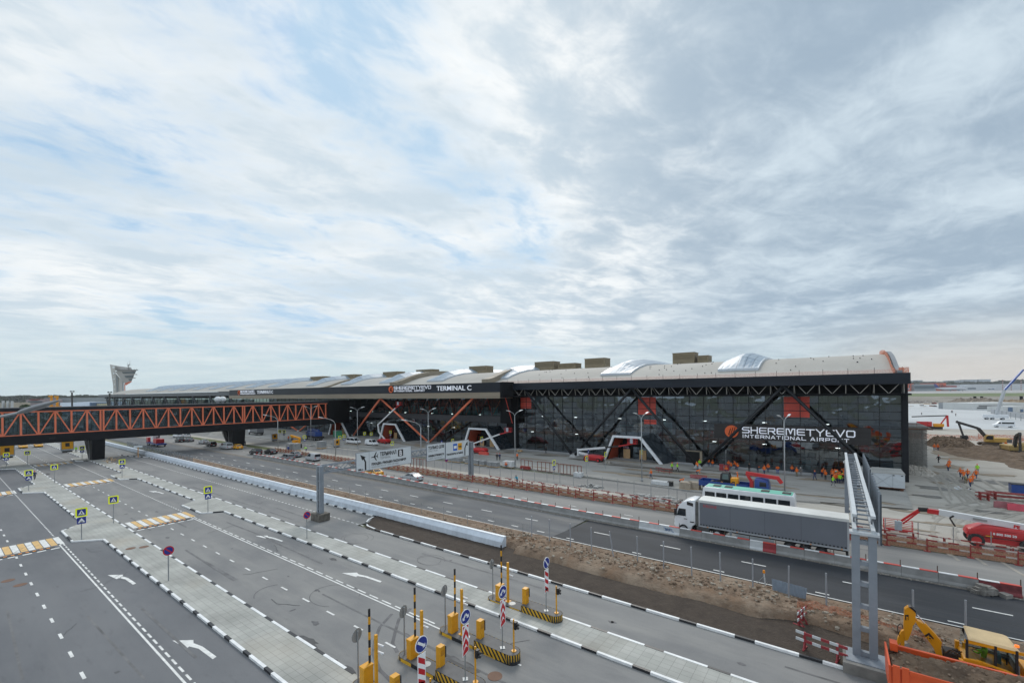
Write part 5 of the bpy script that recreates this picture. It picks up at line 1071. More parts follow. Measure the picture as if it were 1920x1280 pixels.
# ---------------------------------------------------------------- vehicles
tyre_m = mat('tyre', (.018, .018, .019), .8); rim_m = mat('rim', (.42, .43, .45), .35, .6); rim_d = mat('rim_dark', (.1, .1, .11), .5, .4); carglass = mat('car_glass', (.02, .026, .032), .06, spec=.8, var=.1); lampw = mat('headlamp', (.7, .72, .74), .15); lampr = mat('tail_lamp', (.45, .02, .015), .25); chass = mat('chassis_black', (.02, .02, .021), .7, var=.3)
def paint(name, c, rough=.36): return mat('paint_'+name, c, rough, var=.08, scale=.9, coat=.1)
P_wh = paint('white', (.7, .72, .74)); P_si = paint('silver', (.4, .42, .44)); P_gr = paint('grey', (.16, .17, .185)); P_bk = paint('black', (.014, .015, .017)); P_ye = paint('taxi', (.7, .34, .01)); P_re = paint('red', (.5, .022, .025)); P_bl = paint('blue', (.012, .05, .22)); P_or = paint('tipper_orange', (.62, .085, .018), .5); P_jc = paint('digger_yellow', (.7, .3, .008), .4); P_ex = paint('excavator_yellow', (.5, .3, .06), .5)
def wheel(parent, x, y, r, w, rim=rim_m, n=20):
    e = part_empty('wheel', parent); e.location = (x, y, r)
    b = MB(); b.cyl((0, -w/2, 0), (0, w/2, 0), r, n=n); b.build('tyre', tyre_m, e, bevel=min(.03, w*.15)); b = MB(); b.cyl((0, -w/2-.012, 0), (0, w/2+.012, 0), r*.6, n=n); b.build('rim', rim, e); return e
CARS = {}
def car(kind, pm, pname):
    key = (kind, pname)
    if key in CARS: return CARS[key]
    t = thing('parked_car' if 0 else 'car', '', 'car', (0, 0, 0), 0, 'cars in the queue on the service road')
    S = dict(sedan=(4.6, [(-2.3, .28), (-2.3, .58), (-2.15, .72), (-1.15, .9), (-.9, .95), (1.45, 1.0), (2.2, .96), (2.3, .8), (2.3, .32)], (-1.05, 1.8, .93, -.2, 1.0, 1.44)),
             hatch=(4.3, [(-2.15, .3), (-2.15, .65), (-2., .8), (-1.15, .98), (-.9, 1.02), (1.9, 1.08), (2.1, 1.02), (2.15, .8), (2.15, .34)], (-1.1, 2.05, 1.0, -.3, 1.75, 1.6)),
             van=(4.4, [(-2.2, .3), (-2.2, .68), (-2.05, .85), (-1.35, 1.02), (-1.1, 1.08), (2.15, 1.12), (2.2, .9), (2.2, .34)], (-1.35, 2.16, 1.05, -.65, 2.08, 1.82)),
             minivan=(5.1, [(-2.55, .32), (-2.55, .75), (-2.4, .92), (-1.75, 1.1), (-1.6, 1.15), (2.5, 1.2), (2.55, .9), (2.55, .36)], (-1.75, 2.5, 1.12, -.95, 2.4, 1.95)))[kind]
    w = .88 if kind != 'minivan' else .96
    b = MB(); b.prism(S[1], 'y', -w, w); smooth_angle(b.build('body', pm, t, bevel=.07)); b = MB(); b.box(-S[0]/2+.15, S[0]/2-.15, -w+.08, w-.08, .14, .32); b.build('underbody_shade', chass, t)  # dark box under the body, added to deepen the shade beneath the car
    x0, x1, z0, xa, xb, z1 = S[2]; wt = w-.2
    cab = MB(); cab.loft([[(x0, -w+.07, z0), (x1, -w+.07, z0), (x1, w-.07, z0), (x0, w-.07, z0)], [(xa, -wt, z1-.05), (xb, -wt, z1-.05), (xb, wt, z1-.05), (xa, wt, z1-.05)]]); cab.build('windows', carglass, t)
    r_ = MB(); r_.loft([[(xa-.06, -wt-.03, z1-.06), (xb+.08, -wt-.03, z1-.06), (xb+.08, wt+.03, z1-.06), (xa-.06, wt+.03, z1-.06)], [(xa+.1, -wt+.1, z1+.02), (xb-.05, -wt+.1, z1+.02), (xb-.05, wt-.1, z1+.02), (xa+.1, wt-.1, z1+.02)]])
    for s in (-1, 1):
        for ta, tb_ in (((x0, z0), (xa, z1-.05)), ((x1, z0), (xb, z1-.05)), (((x0+x1)/2+.1, z0), ((xa+xb)/2+.1, z1-.05))): r_.bar((ta[0], s*(w-.06), ta[1]), (tb_[0], s*(wt+.01), tb_[1]), .09, .07)
    if kind == 'van':
        for s in (-1, 1): r_.add([(.35, s*(w-.05), z0), (x1, s*(w-.05), z0), (xb, s*(wt+.02), z1-.05), (.35, s*(wt+.02), z1-.05)], [(0, 1, 2, 3)])
    r_.build('roof', pm, t)
    for s in (-1, 1):
        L_ = S[0]/2
        for x in (-L_+.85, L_-.85): wheel(t, x, s*(w-.1), .32, .2, n=14)
        b = MB(); b.box(-L_-.015, -L_+.25, s*.6-.18, s*.6+.18, .6, .72); b.build('headlight', lampw, t); b = MB(); b.box(L_-.12, L_+.015, s*.62-.16, s*.62+.16, .74, .9); b.build('tail_light', lampr, t)
    b = MB(); b.box(S[0]/2-.01, S[0]/2+.02, -.26, .26, .5, .62); b.build('number_plate', s_wht, t)
    CARS[key] = t; return t
for kind, pm, pn, px, py, rz, lab in (('sedan', P_si, 'silver', 765, 902, 0, 'silver sedan passing just right of the white terminal board'), ('sedan', P_ye, 'taxi', 692, 893, 0, 'yellow taxi hidden partly by the white terminal board'), ('van', P_si, 'silver', 580, 864, 0, 'small grey delivery van in the lane behind the barriers'), ('hatch', P_gr, 'grey', 532, 863, 0, 'grey hatchback next to the barriers left of the delivery van'), ('sedan', P_gr, 'grey', 546, 857, 0, 'dark grey sedan in the far lane beside a grey hatchback'),
    ('hatch', P_bk, 'black', 473, 852, 0, 'black hatchback by the barriers under the footbridge end'), ('sedan', P_bk, 'black', 501, 851, 0, 'black sedan in the far lane near the kerb'), ('minivan', P_si, 'silver', 418, 842, 0, 'silver people carrier beside a yellow taxi'), ('sedan', P_ye, 'taxi', 438, 842, 0, 'yellow taxi in the far lane beside the silver people carrier'), ('hatch', P_bk, 'black', 390, 837, 0, 'black car queuing behind the silver sedan beneath the footbridge'),
    ('sedan', P_si, 'silver', 376, 832, 0, 'silver sedan in front of a black car beneath the footbridge'), ('sedan', P_gr, 'grey', 349, 828, 0, 'grey sedan beside the red lorry crane beneath the footbridge'), ('hatch', P_bk, 'black', 331, 829, 0, 'dark car directly right of the red lorry crane'), ('hatch', P_wh, 'white', 345, 820, 0, 'white car farthest up the queue'), ('minivan', P_wh, 'white', 328, 820, 0, 'white van with yellow roof load at the far end of queue')):
    c_ = G(px, py); place(car(kind, pm, pn), lab, (c_.x, c_.y+.9, 0), R(rz))
for kind, pm, pn, px, py, rz, lab in (('minivan', P_wh, 'white', 663, 832, 90+95, 'white panel van parked on the plaza by the street lamp'), ('van', P_wh, 'white', 697, 835, 185, 'small white van parked on the plaza near the red boom lift'), ('sedan', P_ye, 'taxi', 43, 839.5, 180, 'left orange taxi on the road beneath the footbridge'), ('sedan', P_ye, 'taxi', 72, 837.5, 180, 'right orange taxi on the road beneath the footbridge')):
    place(car(kind, pm, pn), lab, gz(G(px, py), .1 if py < 837 else 0), R(rz), group='vehicles on the plaza' if py < 837 else 'taxis beneath the footbridge')
# -- articulated lorry
t = thing('lorry', 'white lorry with a long grey curtain sided trailer behind the barriers', 'lorry', (0, 0, 0))
y0, y1 = 50.9, 53.4
b = MB(); b.prism([(-14.95, .45), (-15.02, 1.3), (-14.92, 2.0), (-14.55, 3.0), (-14.1, 3.5), (-13.3, 3.85), (-12.75, 3.85), (-12.75, 1.15), (-13.05, .95), (-13.2, .5)], 'y', y0+.05, y1-.05); smooth_angle(b.build('cab', P_wh, t, bevel=.09))
b = MB(); b.prism([(-14.72, 1.95), (-13.75, 1.95), (-13.75, 2.75), (-14.5, 2.75)], 'y', y0+.02, y0+.06); b.build('side_window', carglass, t)
b = MB(); b.prism([(-13.62, 3.25), (-12.95, 3.15), (-12.95, 3.5), (-13.6, 3.62)], 'y', y0+.02, y0+.06); b.build('upper_window', carglass, t)
b = MB(); b.add([(-15.0, y0+.2, 1.95), (-15.0, y1-.2, 1.95), (-14.62, y1-.25, 2.95), (-14.62, y0+.25, 2.95)], [(0, 1, 2, 3)]); b.build('windscreen', carglass, t)
b = MB(); b.box(-14.95, -14.7, y0-.28, y0-.02, 1.95, 2.7); b.build('mirror', chass, t, bevel=.04)
b = MB(); b.bar((-14.85, y0+.1, 3.2), (-14.85, y1-.1, 3.2), .35, .1); b.build('sun_visor', chass, t)
b = MB(); b.box(-15.04, -14.9, y0+.1, y0+.5, .75, 1.0); b.build('headlight', lampw, t); b = MB(); b.box(-15.05, -14.92, y0+.3, y1-.3, 1.1, 1.7); b.build('grille', chass, t)
b = MB(); b.box(-15.05, -12.8, y0+.02, y1-.02, .3, .55); b.build('bumper', chass, t, bevel=.03); b = MB(); b.box(-13.3, -12.85, y0+.0, y0+.04, 1.35, 1.45); b.box(-13.95, -13.6, y0+.0, y0+.05, 1.62, 1.68); b.build('handle', chass, t)
b = MB(); b.box(-12.72, -12.5, y0+.25, y1-.25, 1.0, 3.7); b.build('deflector_gap', mat('gap_grey', (.15, .15, .14), .8, var=.4), t)
tarp = mat('tarpaulin_grey', (.15, .165, .19), .55, var=.07, scale=.35, bump=.12, bscale=.9); tarpw = mat('tarpaulin_white', (.6, .61, .59), .6, var=.1, scale=.6)
b = MB(); b.box(-12.35, .78, y0, y1, 1.2, 3.86); b.build('trailer_curtain', tarp, t, bevel=.02)
b = MB(); b.loft([[(x, y0-.012, 3.72), (x, y1+.012, 3.72), (x, y1-.0, 3.98), (x, (y0+y1)/2, 4.05), (x, y0+.0, 3.98)] for x in (-12.38, -8, -4, .82)]); b.build('trailer_roof', tarpw, t)
b = MB(); b.box(-12.38, .8, y0-.03, y1+.03, 1.05, 1.2); b.build('side_rail', mat('rail_grey', (.35, .37, .39), .5), t)
b = MB()
for k in range(44): x = -12.2+k*.295; b.box(x, x+.13, y0-.02, y0, 1.22, 1.36)
b.build('strap_row', chass, t)
for x in (.72, -12.34): b = MB(); b.box(x-.05, x+.1, y0-.02, y0+.05, 1.1, 3.75); b.build('corner_post', mat('post_alu', (.45, .47, .49), .4, .3), t)
b = MB(); b.box(-12.3, .7, y0+.6, y1-.6, .75, 1.05); b.box(-14.4, -9.6, y0+.6, y1-.6, .6, .9); b.build('chassis', chass, t)
b = MB(); b.box(-12.6, -11.3, y0+.02, y0+.55, .45, .98); b.build('fuel_tank', mat('tank_dark', (.09, .09, .09), .5), t, bevel=.05)
b = MB(); b.box(-8.7, -5.2, y0+.0, y0+.04, .5, .9); b.build('side_guard', mat('guard_grey', (.3, .32, .33), .6), t)
b = MB(); b.box(-9.3, -9.1, y0+.1, y0+.3, .2, 1.05); b.build('landing_leg', steel_g, t); b = MB(); b.box(.55, .75, y0+.1, y1-.1, .5, .7); b.build('rear_bumper', chass, t)
for x, rm in ((-14.0, rim_m), (-10.5, mat('rim_white', (.6, .62, .63), .4)), (-3.9, rim_d), (-2.6, rim_d), (-1.3, rim_d)):
    for y in (y0+.18, y1-.18): wheel(t, x, y, .5, .3, rm)
for x in (-14.0, -10.5): b = MB(); b.path([(x+.62*math.cos(R(a)), y0+.16, .5+.62*math.sin(R(a))) for a in range(0, 181, 20)], .05); b.build('wheel_arch', chass, t)
for x in (-11.5, -8.6, -5.6, -2.2, .2): b = MB(); b.box(x, x+.12, y0-.05, y0-.03, 1.08, 1.16); b.build('side_marker', mat('marker_amber', (.7, .25, .02), .3), t)
for x in (-9.75, -.65): b = MB(); b.box(x, x+.03, y0+.05, y0+.5, .15, .9); b.build('mud_flap', chass, t)
for x in (-9.2, -6., -2.9): b = MB(); b.box(x-.02, x+.02, y0-.006, y0, 1.25, 3.7); b.build('curtain_seam', mat('seam_dark', (.1, .11, .13), .6), t)
text('KRONE', .42, mat('trailer_red', (.5, .03, .04), .5), t, mw=facing((-11.9, y0-.012, 3.25), (1, 0, 0), (0, 0, 1)), extrude=.003)
# -- bus
t = thing('bus', 'white bus with a green roof stripe parked behind the lorry', 'bus', (0, 0, 0)); yb, ye = 62.0, 64.5
b = MB(); b.prism([(-14.6, .35), (-14.68, 1.5), (-14.5, 3.0), (-14.3, 3.25), (-4.3, 3.25), (-4.15, 3.0), (-4.1, .35)], 'y', yb, ye); smooth_angle(b.build('body', P_wh, t, bevel=.1))
b = MB(); b.box(-14.2, -4.4, yb+.16, ye-.16, 3.24, 3.29); b.build('roof_stripe', mat('bus_green', (.1, .42, .32), .5, var=.1), t)
for k in range(7): x = -14.25+k*1.4; b = MB(); b.box(x, x+1.22, yb-.012, yb+.02, 1.6, 2.65); b.build('window', carglass, t)
b = MB(); b.add([(-14.7, yb+.15, 1.3), (-14.7, ye-.15, 1.3), (-14.53, ye-.2, 2.6), (-14.53, yb+.2, 2.6)], [(0, 1, 2, 3)]); b.build('windscreen', carglass, t)
for x in (-13.4, -12., -7.8, -5.5): b = MB(); b.box(x, x+.9, 62.7, 63.7, 3.29, 3.37); b.build('roof_hatch', chass, t, bevel=.02)
for x in (-12.6, -6.): [wheel(t, x, y, .48, .28) for y in (yb+.15, ye-.15)]
# -- blue flatbed with a red loading crane and a small loader on its bed
t = thing('flatbed_lorry', 'blue flatbed lorry with a red folding crane behind the cab', 'lorry', (0, 0, 0)); ya, yc = 73.9, 76.4
b = MB(); b.box(-17.9, -10.9, ya, yc, .95, 1.15); b.box(-17.9, -10.9, ya, ya+.06, 1.15, 1.75); b.box(-17.9, -10.9, yc-.06, yc, 1.15, 1.75); b.box(-17.9, -17.84, ya+.06, yc-.06, 1.15, 1.75); b.build('bed', P_bl, t)
b = MB(); b.prism([(-10.0, .6), (-10.0, 2.75), (-9.2, 2.8), (-8.35, 2.55), (-8.15, 1.7), (-8.1, .6)], 'y', ya+.05, yc-.05); smooth_angle(b.build('cab', P_bl, t, bevel=.08)); b = MB(); b.prism([(-9.35, 1.7), (-8.45, 1.7), (-8.5, 2.35), (-9.35, 2.4)], 'y', ya+.03, ya+.06); b.build('side_window', carglass, t)
b = MB(); b.box(-17.5, -8.3, ya+.6, yc-.6, .6, .95); b.build('chassis', chass, t); [wheel(t, x, y, .5, .3) for x in (-16.2, -15, -9.2) for y in (ya+.15, yc-.15)]
b = MB(); b.box(-10.75, -10.25, 74.7, 75.6, .95, 2.3); b.bar((-10.6, 75.1, 2.2), (-11.2, 75.1, 3.35), .35, .4); b.build('crane_post', P_re, t); b = MB(); b.bar((-11.3, 75.1, 3.35), (-6.9, 75.1, 3.0), .45, .5); b.bar((-7.1, 75.1, 3.0), (-6.6, 75.1, 2.3), .3, .5); b.build('crane_arm', P_re, t)
b = MB(); b.box(-12.6, -12.45, 73.82, 73.88, 1.0, 2.6); b.build('stake', yel, t)
t = thing('skid_loader', 'small black and yellow loader standing on the blue flatbed', 'loader', (-14., 75.2, 1.16)); b = MB(); b.prism([(-.9, .35), (-.85, 1.75), (-.5, 2.05), (.4, 2.0), (.6, 1.2), (.6, .35)], 'y', -.6, .6); smooth_angle(b.build('cab', P_bk, t, bevel=.08)); b = MB(); b.prism([(-.6, 1.0), (.35, 1.0), (.3, 1.8), (-.45, 1.8)], 'y', -.63, -.58); b.build('side_window', mat('cab_glass', (.12, .17, .17), .1), t)
b = MB(); b.box(.6, 1.7, -.6, .6, .4, 1.3); b.build('engine_cover', P_jc, t, bevel=.12); [wheel(t, x, y, .38, .25, P_jc) for x in (-.6, 1.1) for y in (-.62, .62)]
b = MB(); b.bar((-.8, -.5, .7), (-2., -.5, .25), .15); b.bar((-.8, .5, .7), (-2., .5, .25), .15); b.box(-2.3, -1.95, -.7, .7, .0, .5); b.build('bucket_arm', chass, t)
# -- boom lifts
bl_w = mat('lift_white', (.62, .64, .65), .4, var=.08)
def basket(parent, c, w=1.8, d=.8, h=1.1, rz=0.):
    e = part_empty('basket', parent); e.location = c; e.rotation_euler = (0, 0, rz); b = MB()
    b.box(-w/2, w/2, -d/2, d/2, 0, .08)
    for z in (.35, .7, h): [b.bar(p, q, .05) for p, q in (((-w/2, -d/2, z), (w/2, -d/2, z)), ((-w/2, d/2, z), (w/2, d/2, z)), ((-w/2, -d/2, z), (-w/2, d/2, z)), ((w/2, -d/2, z), (w/2, d/2, z)))]
    for x in (-w/2, 0, w/2): [b.bar((x, y, 0), (x, y, h), .05) for y in (-d/2, d/2)]
    b.box(-w/2, w/2, -d/2-.03, -d/2+.0, .0, .25); b.build('cage', P_re, e); b = MB(); b.box(-.3, .3, -d/2-.2, -d/2-.03, .15, 1.15); b.build('control_box', mat('control_grey', (.33, .38, .42), .5), e); return e
def lift(lab, base, rz, segs, wh=.45, L_=4.2, W_=2.3, bk=True, bs=1.8):
    t = thing('boom_lift', lab, 'boom lift', base, rz, 'red boom lifts')
    b = MB(); b.box(-L_/2+.2, L_/2-.2, -W_/2+.5, W_/2-.5, wh*.7, wh*1.5); b.build('chassis', P_re, t)
    for x in (-L_/2+wh, L_/2-wh): [wheel(t, x, y, wh, .36, P_re) for y in (-W_/2+.2, W_/2-.2)]
    b = MB(); b.prism([(-L_/2-.1, wh*1.7), (-L_/2+.1, wh*2.6), (-L_/2+1.2, wh*3.4), (L_/2-.4, wh*3.3), (L_/2+.2, wh*2.6), (L_/2+.3, wh*1.7)], 'y', -W_/2+.25, W_/2-.25); smooth_angle(b.build('turret', P_re, t, bevel=.1))
    for i, (p, q, w, m) in enumerate(segs): b = MB(); b.bar(p, q, w, w*1.15); b.build('boom', m, t)
    if bk: basket(t, segs[-1][1], bs)
    return t
t = lift('large red boom lift with a long white boom at the right edge', (13.0, 64.5, 0), 0, [((2.5, -.1, 1.6), (-.9, -.1, 1.45), .5, bl_w), ((3.2, -.1, 2.15), (-4.4, -.1, 2.85), .5, bl_w), ((-4.3, -.1, 2.8), (-5.3, -.1, 2.85), .4, P_re), ((-5.2, -.1, 2.95), (-6., -.1, 2.9), .35, chass), ((-5.9, -.1, 2.9), (-7.4, -.1, 1.4), .18, P_re), ((-5.9, -.2, 2.7), (-7.3, -.2, 1.1), .12, P_re)], wh=.62, L_=4.8, bk=False)
text('PE', .42, P_re, t, mw=facing((.9, -.37, 2.16), (1, 0, -.09), (.09, 0, 1)), extrude=.01, bold=.02)
text('8 800 500 20', .3, s_wht, t, mw=facing((-.6, -.925, 1.35), (1, 0, -.02), (.02, 0, 1)), extrude=.01, bold=.01); b = MB(); b.box(-1.9, 2.3, -.925, -.9, 1.2, 1.24); b.box(-.4, 1., -.925, -.9, 1.75, 1.79); b.build('hood_seam', mat('dark_red', (.22, .012, .015), .5), t); b = MB(); b.box(-1.1, -.6, -.93, -.9, 1.1, 1.2); b.build('reflector', yel, t)
b = MB(); b.bar((-1.9, -.45, 2.62), (-.9, -.45, 2.55), .04, .2); b.build('boom_plate', s_back, t); b = MB(); b.path([(-3.2, -.42, 1.6), (-3.6, -.42, 2.4), (-3.3, -.42, 2.7)], .08); b.build('boom_link', chass, t)
e = basket(t, (-7.7, -.3, .35), 2.4)
lift('red boom lift with white arm reaching into the right white portal', (-45., 91.6, .1), R(-4), [((-1.5, 0, 1.4), (-3.9, .0, 1.7), .4, bl_w), ((-4.2, .1, .9), (-4.3, .1, 2.6), .35, bl_w), ((-4.3, .1, 2.3), (3.0, .1, 3.35), .4, bl_w), ((3.0, .1, 3.4), (6.2, .2, 3.9), .3, chass), ((6.2, .2, 3.9), (9.4, .3, 4.6), .22, P_re)], bs=1.9)
lift('red boom lift with thin arm at the red lined portal', (-76.2, 87.4, .1), R(8), [((-1.4, .0, 1.3), (-1.9, 0, 2.6), .3, bl_w), ((-1.9, 0, 2.5), (5.8, 1, 5.2), .3, bl_w), ((5.8, 1., 5.2), (8.2, 1.2, 5.8), .2, P_re)])
lift('red boom lift with tall folded white arm beside the middle portal', (-118., 88.4, .1), R(6), [((.6, 0, 1.2), (-2.2, 0, 3.6), .35, bl_w), ((-2.2, 0, 3.4), (-2.6, 0, 6.2), .35, bl_w), ((-2.6, 0, 6.), (4.8, .5, 11.4), .3, bl_w), ((4.8, .5, 11.4), (6.4, .6, 12.3), .2, P_re)])
# -- tipper lorry filled with soil, backhoe loader behind it
t = thing('tipper_lorry', 'orange tipper body heaped with brown soil at the bottom right corner', 'lorry', (0, 0, 0)); X0, X1, Y0, Y1, ZB, ZT = 2.0, 8.6, 27.75, 30.15, 1.15, 2.62
b = MB(); b.box(X0, X1, Y0, Y0+.07, ZB, ZT); b.box(X0+.1, X1, Y1-.07, Y1, ZB, ZT); b.box(X0+.1, X1, Y0+.07, Y1-.07, ZB-.06, ZB+.02); b.build('side_wall', P_or, t)
b = MB(); b.add([(X0-.06, Y0-.03, ZB), (X0-.06, Y1+.03, ZB), (X0-.1, Y1+.03, ZT+.05), (X0-.1, Y0-.03, ZT+.05), (X0+.02, Y0-.03, ZB), (X0+.02, Y1+.03, ZB), (X0-.02, Y1+.03, ZT+.05), (X0-.02, Y0-.03, ZT+.05)], [(0, 1, 2, 3), (7, 6, 5, 4), (0, 4, 5, 1), (1, 5, 6, 2), (2, 6, 7, 3), (3, 7, 4, 0)]); b.build('tailgate', P_or, t)
for x in (X0+.05, X0+.38): b = MB(); b.box(x, x+.26, Y0-.09, Y0-.002, ZB, ZT+.12); b.build('corner_post', P_or, t)
b = MB(); b.box(X0+.1, X0+.4, Y1-.5, Y1+.02, ZT-.1, ZT+.28); b.build('hinge_block', P_or, t); b = MB(); b.box(X0+.66, X1, Y0-.07, Y0-.001, ZT-.16, ZT+.03); b.box(X0+.42, X1, Y1-.1, Y1+.05, ZT-.02, ZT+.05); b.build('rim', P_or, t)
for k in range(4): x = X0+1.5+k*1.3; b = MB(); b.prism([(x, ZB), (x+.3, ZB), (x+.9, ZT-.17), (x+.6, ZT-.17)], 'y', Y0-.06, Y0-.003); b.build('rib', P_or, t)
b = MB(); b.add([(6.9, Y0, 2.7), (6.9, Y1, 2.7), (8.6, Y1, 3.4), (8.6, Y0, 3.4), (6.9, Y0, 2.6), (6.9, Y1, 2.6), (8.6, Y1, 3.3), (8.6, Y0, 3.3)], [(0, 1, 2, 3), (7, 6, 5, 4), (0, 4, 5, 1), (1, 5, 6, 2), (2, 6, 7, 3), (3, 7, 4, 0)]); b.build('cab_shield', paint('shield_orange', (.62, .2, .03), .45), t)
b = MB(); b.box(X0+.2, 10.6, 28.4, 29.5, .7, 1.05); b.build('chassis', chass, t); [wheel(t, x, y, .52, .32, P_or) for x in (3.2, 4.5, 9.6) for y in (27.95, 29.95)]
b = MB(); b.prism([(8.8, .7), (8.8, 2.9), (10.2, 2.8), (10.6, 1.8), (10.6, .7)], 'y', 27.8, 30.1); b.build('cab', P_or, t, bevel=.06)
hv = []; nx_, ny_ = 70, 30
for i in range(nx_+1):
    for j in range(ny_+1):
        u, v = i/nx_, j/ny_; x = X0+.05+(X1-X0-.15)*u; y = Y0+.08+(Y1-Y0-.16)*v
        z = ZT-.22+(.1+.5*min(1, u*1.6))*math.sin(math.pi*v)**.8*min(1, u*5+.15)+.15*nz(x, y, 1.6, 2)+.15*nz(x, y, 4.2, 1)+.09*nz(x, y, 9., 4); hv.append((x, y, z))
hs = thing('soil_heap', 'heap of brown soil lying in the orange tipper body', 'soil heap', (0, 0, 0)); b = MB(); b.add(hv, [(i*(ny_+1)+j, (i+1)*(ny_+1)+j, (i+1)*(ny_+1)+j+1, i*(ny_+1)+j+1) for i in range(nx_) for j in range(ny_)]); b.build('heap', dug_m, hs, smooth=True)
rc = random.Random(2)
for k in range(95):
    u, v = rc.random(), rc.uniform(.12, .88); i, j = int(u*nx_), int(v*ny_); c = hv[i*(ny_+1)+j]; r = rc.uniform(.03, .1); b = MB(); b.ball(c, r, nu=5, nv=4, sq=(1, 1.2, .7)); b.build('clod', clay_m if k % 3 else dug_m, hs)
t = thing('backhoe_loader', 'yellow backhoe loader with raised digging arm behind the orange tipper', 'digger', (0, 0, 0))
def slabY(parent, name, pts, Y, th, m, bevel=0.):
    q = [AY(px, py, Y) for px, py in pts]; b = MB(); b.prism([(p.x, p.z) for p in q], 'y', Y, Y+th); return b.build(name, m, parent, bevel=bevel)
c6 = lambda *ps: [(1640+x/6.857, 1110+y/6.857) for x, y in ps]
slabY(t, 'dipper', c6((385, 215), (430, 185), (520, 225), (530, 290), (525, 390), (495, 430), (470, 520), (430, 615), (385, 620), (375, 450)), 34.0, .32, P_jc, .02)
slabY(t, 'dipper_extension', c6((300, 590), (345, 500), (385, 480), (385, 650), (380, 715), (330, 715), (335, 640), (290, 700), (278, 690)), 34.05, .24, P_jc, .01)
slabY(t, 'boom', c6((520, 370), (545, 360), (660, 420), (770, 530), (865, 640), (855, 720), (880, 840), (800, 830), (760, 720), (690, 620), (560, 440)), 34.02, .36, P_jc, .02)
b = MB(); b.cyl(AY(1640+545/6.857, 1110+285/6.857, 34.1), AY(1640+650/6.857, 1110+410/6.857, 34.1), .035, n=8); b.build('ram_rod', mat('chrome', (.7, .72, .75), .15, .9), t); b = MB(); b.cyl(AY(1640+640/6.857, 1110+400/6.857, 34.1), AY(1640+780/6.857, 1110+560/6.857, 34.1), .075, n=10); b.build('ram', P_jc, t)
slabY(t, 'boom_edge', c6((440, 190), (470, 185), (530, 235), (530, 270), (500, 235)), 33.97, .4, s_blk)
for poly, lab_, sz in ((c6((640, 555), (700, 515), (762, 590), (735, 632)), 'JCB', .2), (c6((390, 290), (437, 285), (437, 355), (393, 355)), '3CX', .1)):
    o = slabY(t, 'badge', poly, 33.985, .012, s_blk); q = [AY(*p, 33.98) for p in poly]; c = sum(q, Vector())/4
    text(lab_, sz, P_jc, o, mw=facing((c.x-sz*.75, 33.975, c.z-sz*.15), (1, 0, -.85), (.85, 0, 1)) if lab_ == 'JCB' else facing((c.x+.05, 33.975, c.z-.14), (0, 0, 1), (-1, 0, 0)), extrude=.004, bold=.01)
b = MB(); b.path([AY(1640+x/6.857, 1110+y/6.857, 33.95) for x, y in ((365, 470), (360, 420), (330, 400), (295, 430), (295, 490), (320, 560))], .02); b.build('hose', s_blk, t)
b = MB(); b.box(4.7, 5.6, 33.8, 34.6, .5, 1.35); b.build('swing_frame', mat('greasy_black', (.03, .022, .018), .6, var=.5), t, bevel=.05)
for k in range(7): b = MB(); a = Vector((4.7+.12*k, 33.75+.05*k, 1.3+.05*math.sin(k))); b.path([a, a+Vector((.2, 0, .25)), a+Vector((.5, .05, .1)), a+Vector((.6, .1, -.2))], .025, n=5); b.build('hose', chass if k % 2 else mat('hose_brown', (.1, .05, .02), .6), t)
# cab
cy0, cy1, zr = 33.35, 34.95, 2.6
b = MB(); b.loft([[(5.55, cy0-.05, zr-.1), (5.6, cy1, zr-.02), (7.3, cy1, zr-.06), (7.45, cy0-.05, zr-.14)], [(5.7, cy0+.08, zr), (5.7, cy1-.1, zr+.06), (7.1, cy1-.1, zr+.02), (7.25, cy0+.08, zr-.02)]]); b.build('roof', mat('cab_roof_cream', (.62, .45, .24), .55, var=.1), t, bevel=.03)
for x, y in ((5.5, cy0), (6.55, cy0), (7.3, cy0), (5.6, cy1-.1), (7.3, cy1-.1)): b = MB(); b.box(x-.05, x+.05, y-.04, y+.05, 1.2, zr-.1); b.build('cab_pillar', chass, t)
cg = glass('cab_clear_glass', (.7, .78, .78), .7, .03, 0, 1, 1.5)
b = MB(); b.flat([(5.5, cy0, 1.45), (7.3, cy0, 1.35), (7.3, cy0, zr-.12), (5.5, cy0, zr-.12)]); b.flat([(5.48, cy0, 1.3), (5.48, cy1-.1, 1.3), (5.48, cy1-.1, zr-.1), (5.48, cy0, zr-.1)]); b.build('windows', cg, t, recalc=False)
b = MB(); b.prism([(5.3, .55), (5.35, 1.5), (5.9, 1.56), (7., 1.38), (7.7, 1.05), (7.8, .45)], 'y', cy0-.14, cy1); b.build('rear_fender', P_jc, t, bevel=.05); b = MB(); b.box(7.6, 9.9, 33.6, 34.8, .7, 1.55); b.build('bonnet', P_jc, t, bevel=.08)
b = MB(); b.box(5.2, 5.5, cy0-.12, cy0+.15, .7, 1.35); b.box(5.25, 5.42, cy0+1.3, cy0+1.5, 1.2, 1.75); b.build('lamp_bracket', P_jc, t); b = MB(); b.cyl((7.35, cy0+.2, zr+.02), (7.35, cy0+.2, zr+.12), .09); b.build('beacon', mat('beacon_amber', (.7, .1, .02), .2, emit=((1, .25, .02), .6)), t)
[wheel(t, x, y, r, .4, P_jc) for x, r in ((6.4, .7), (9.4, .55)) for y in (33.4, 34.9)]
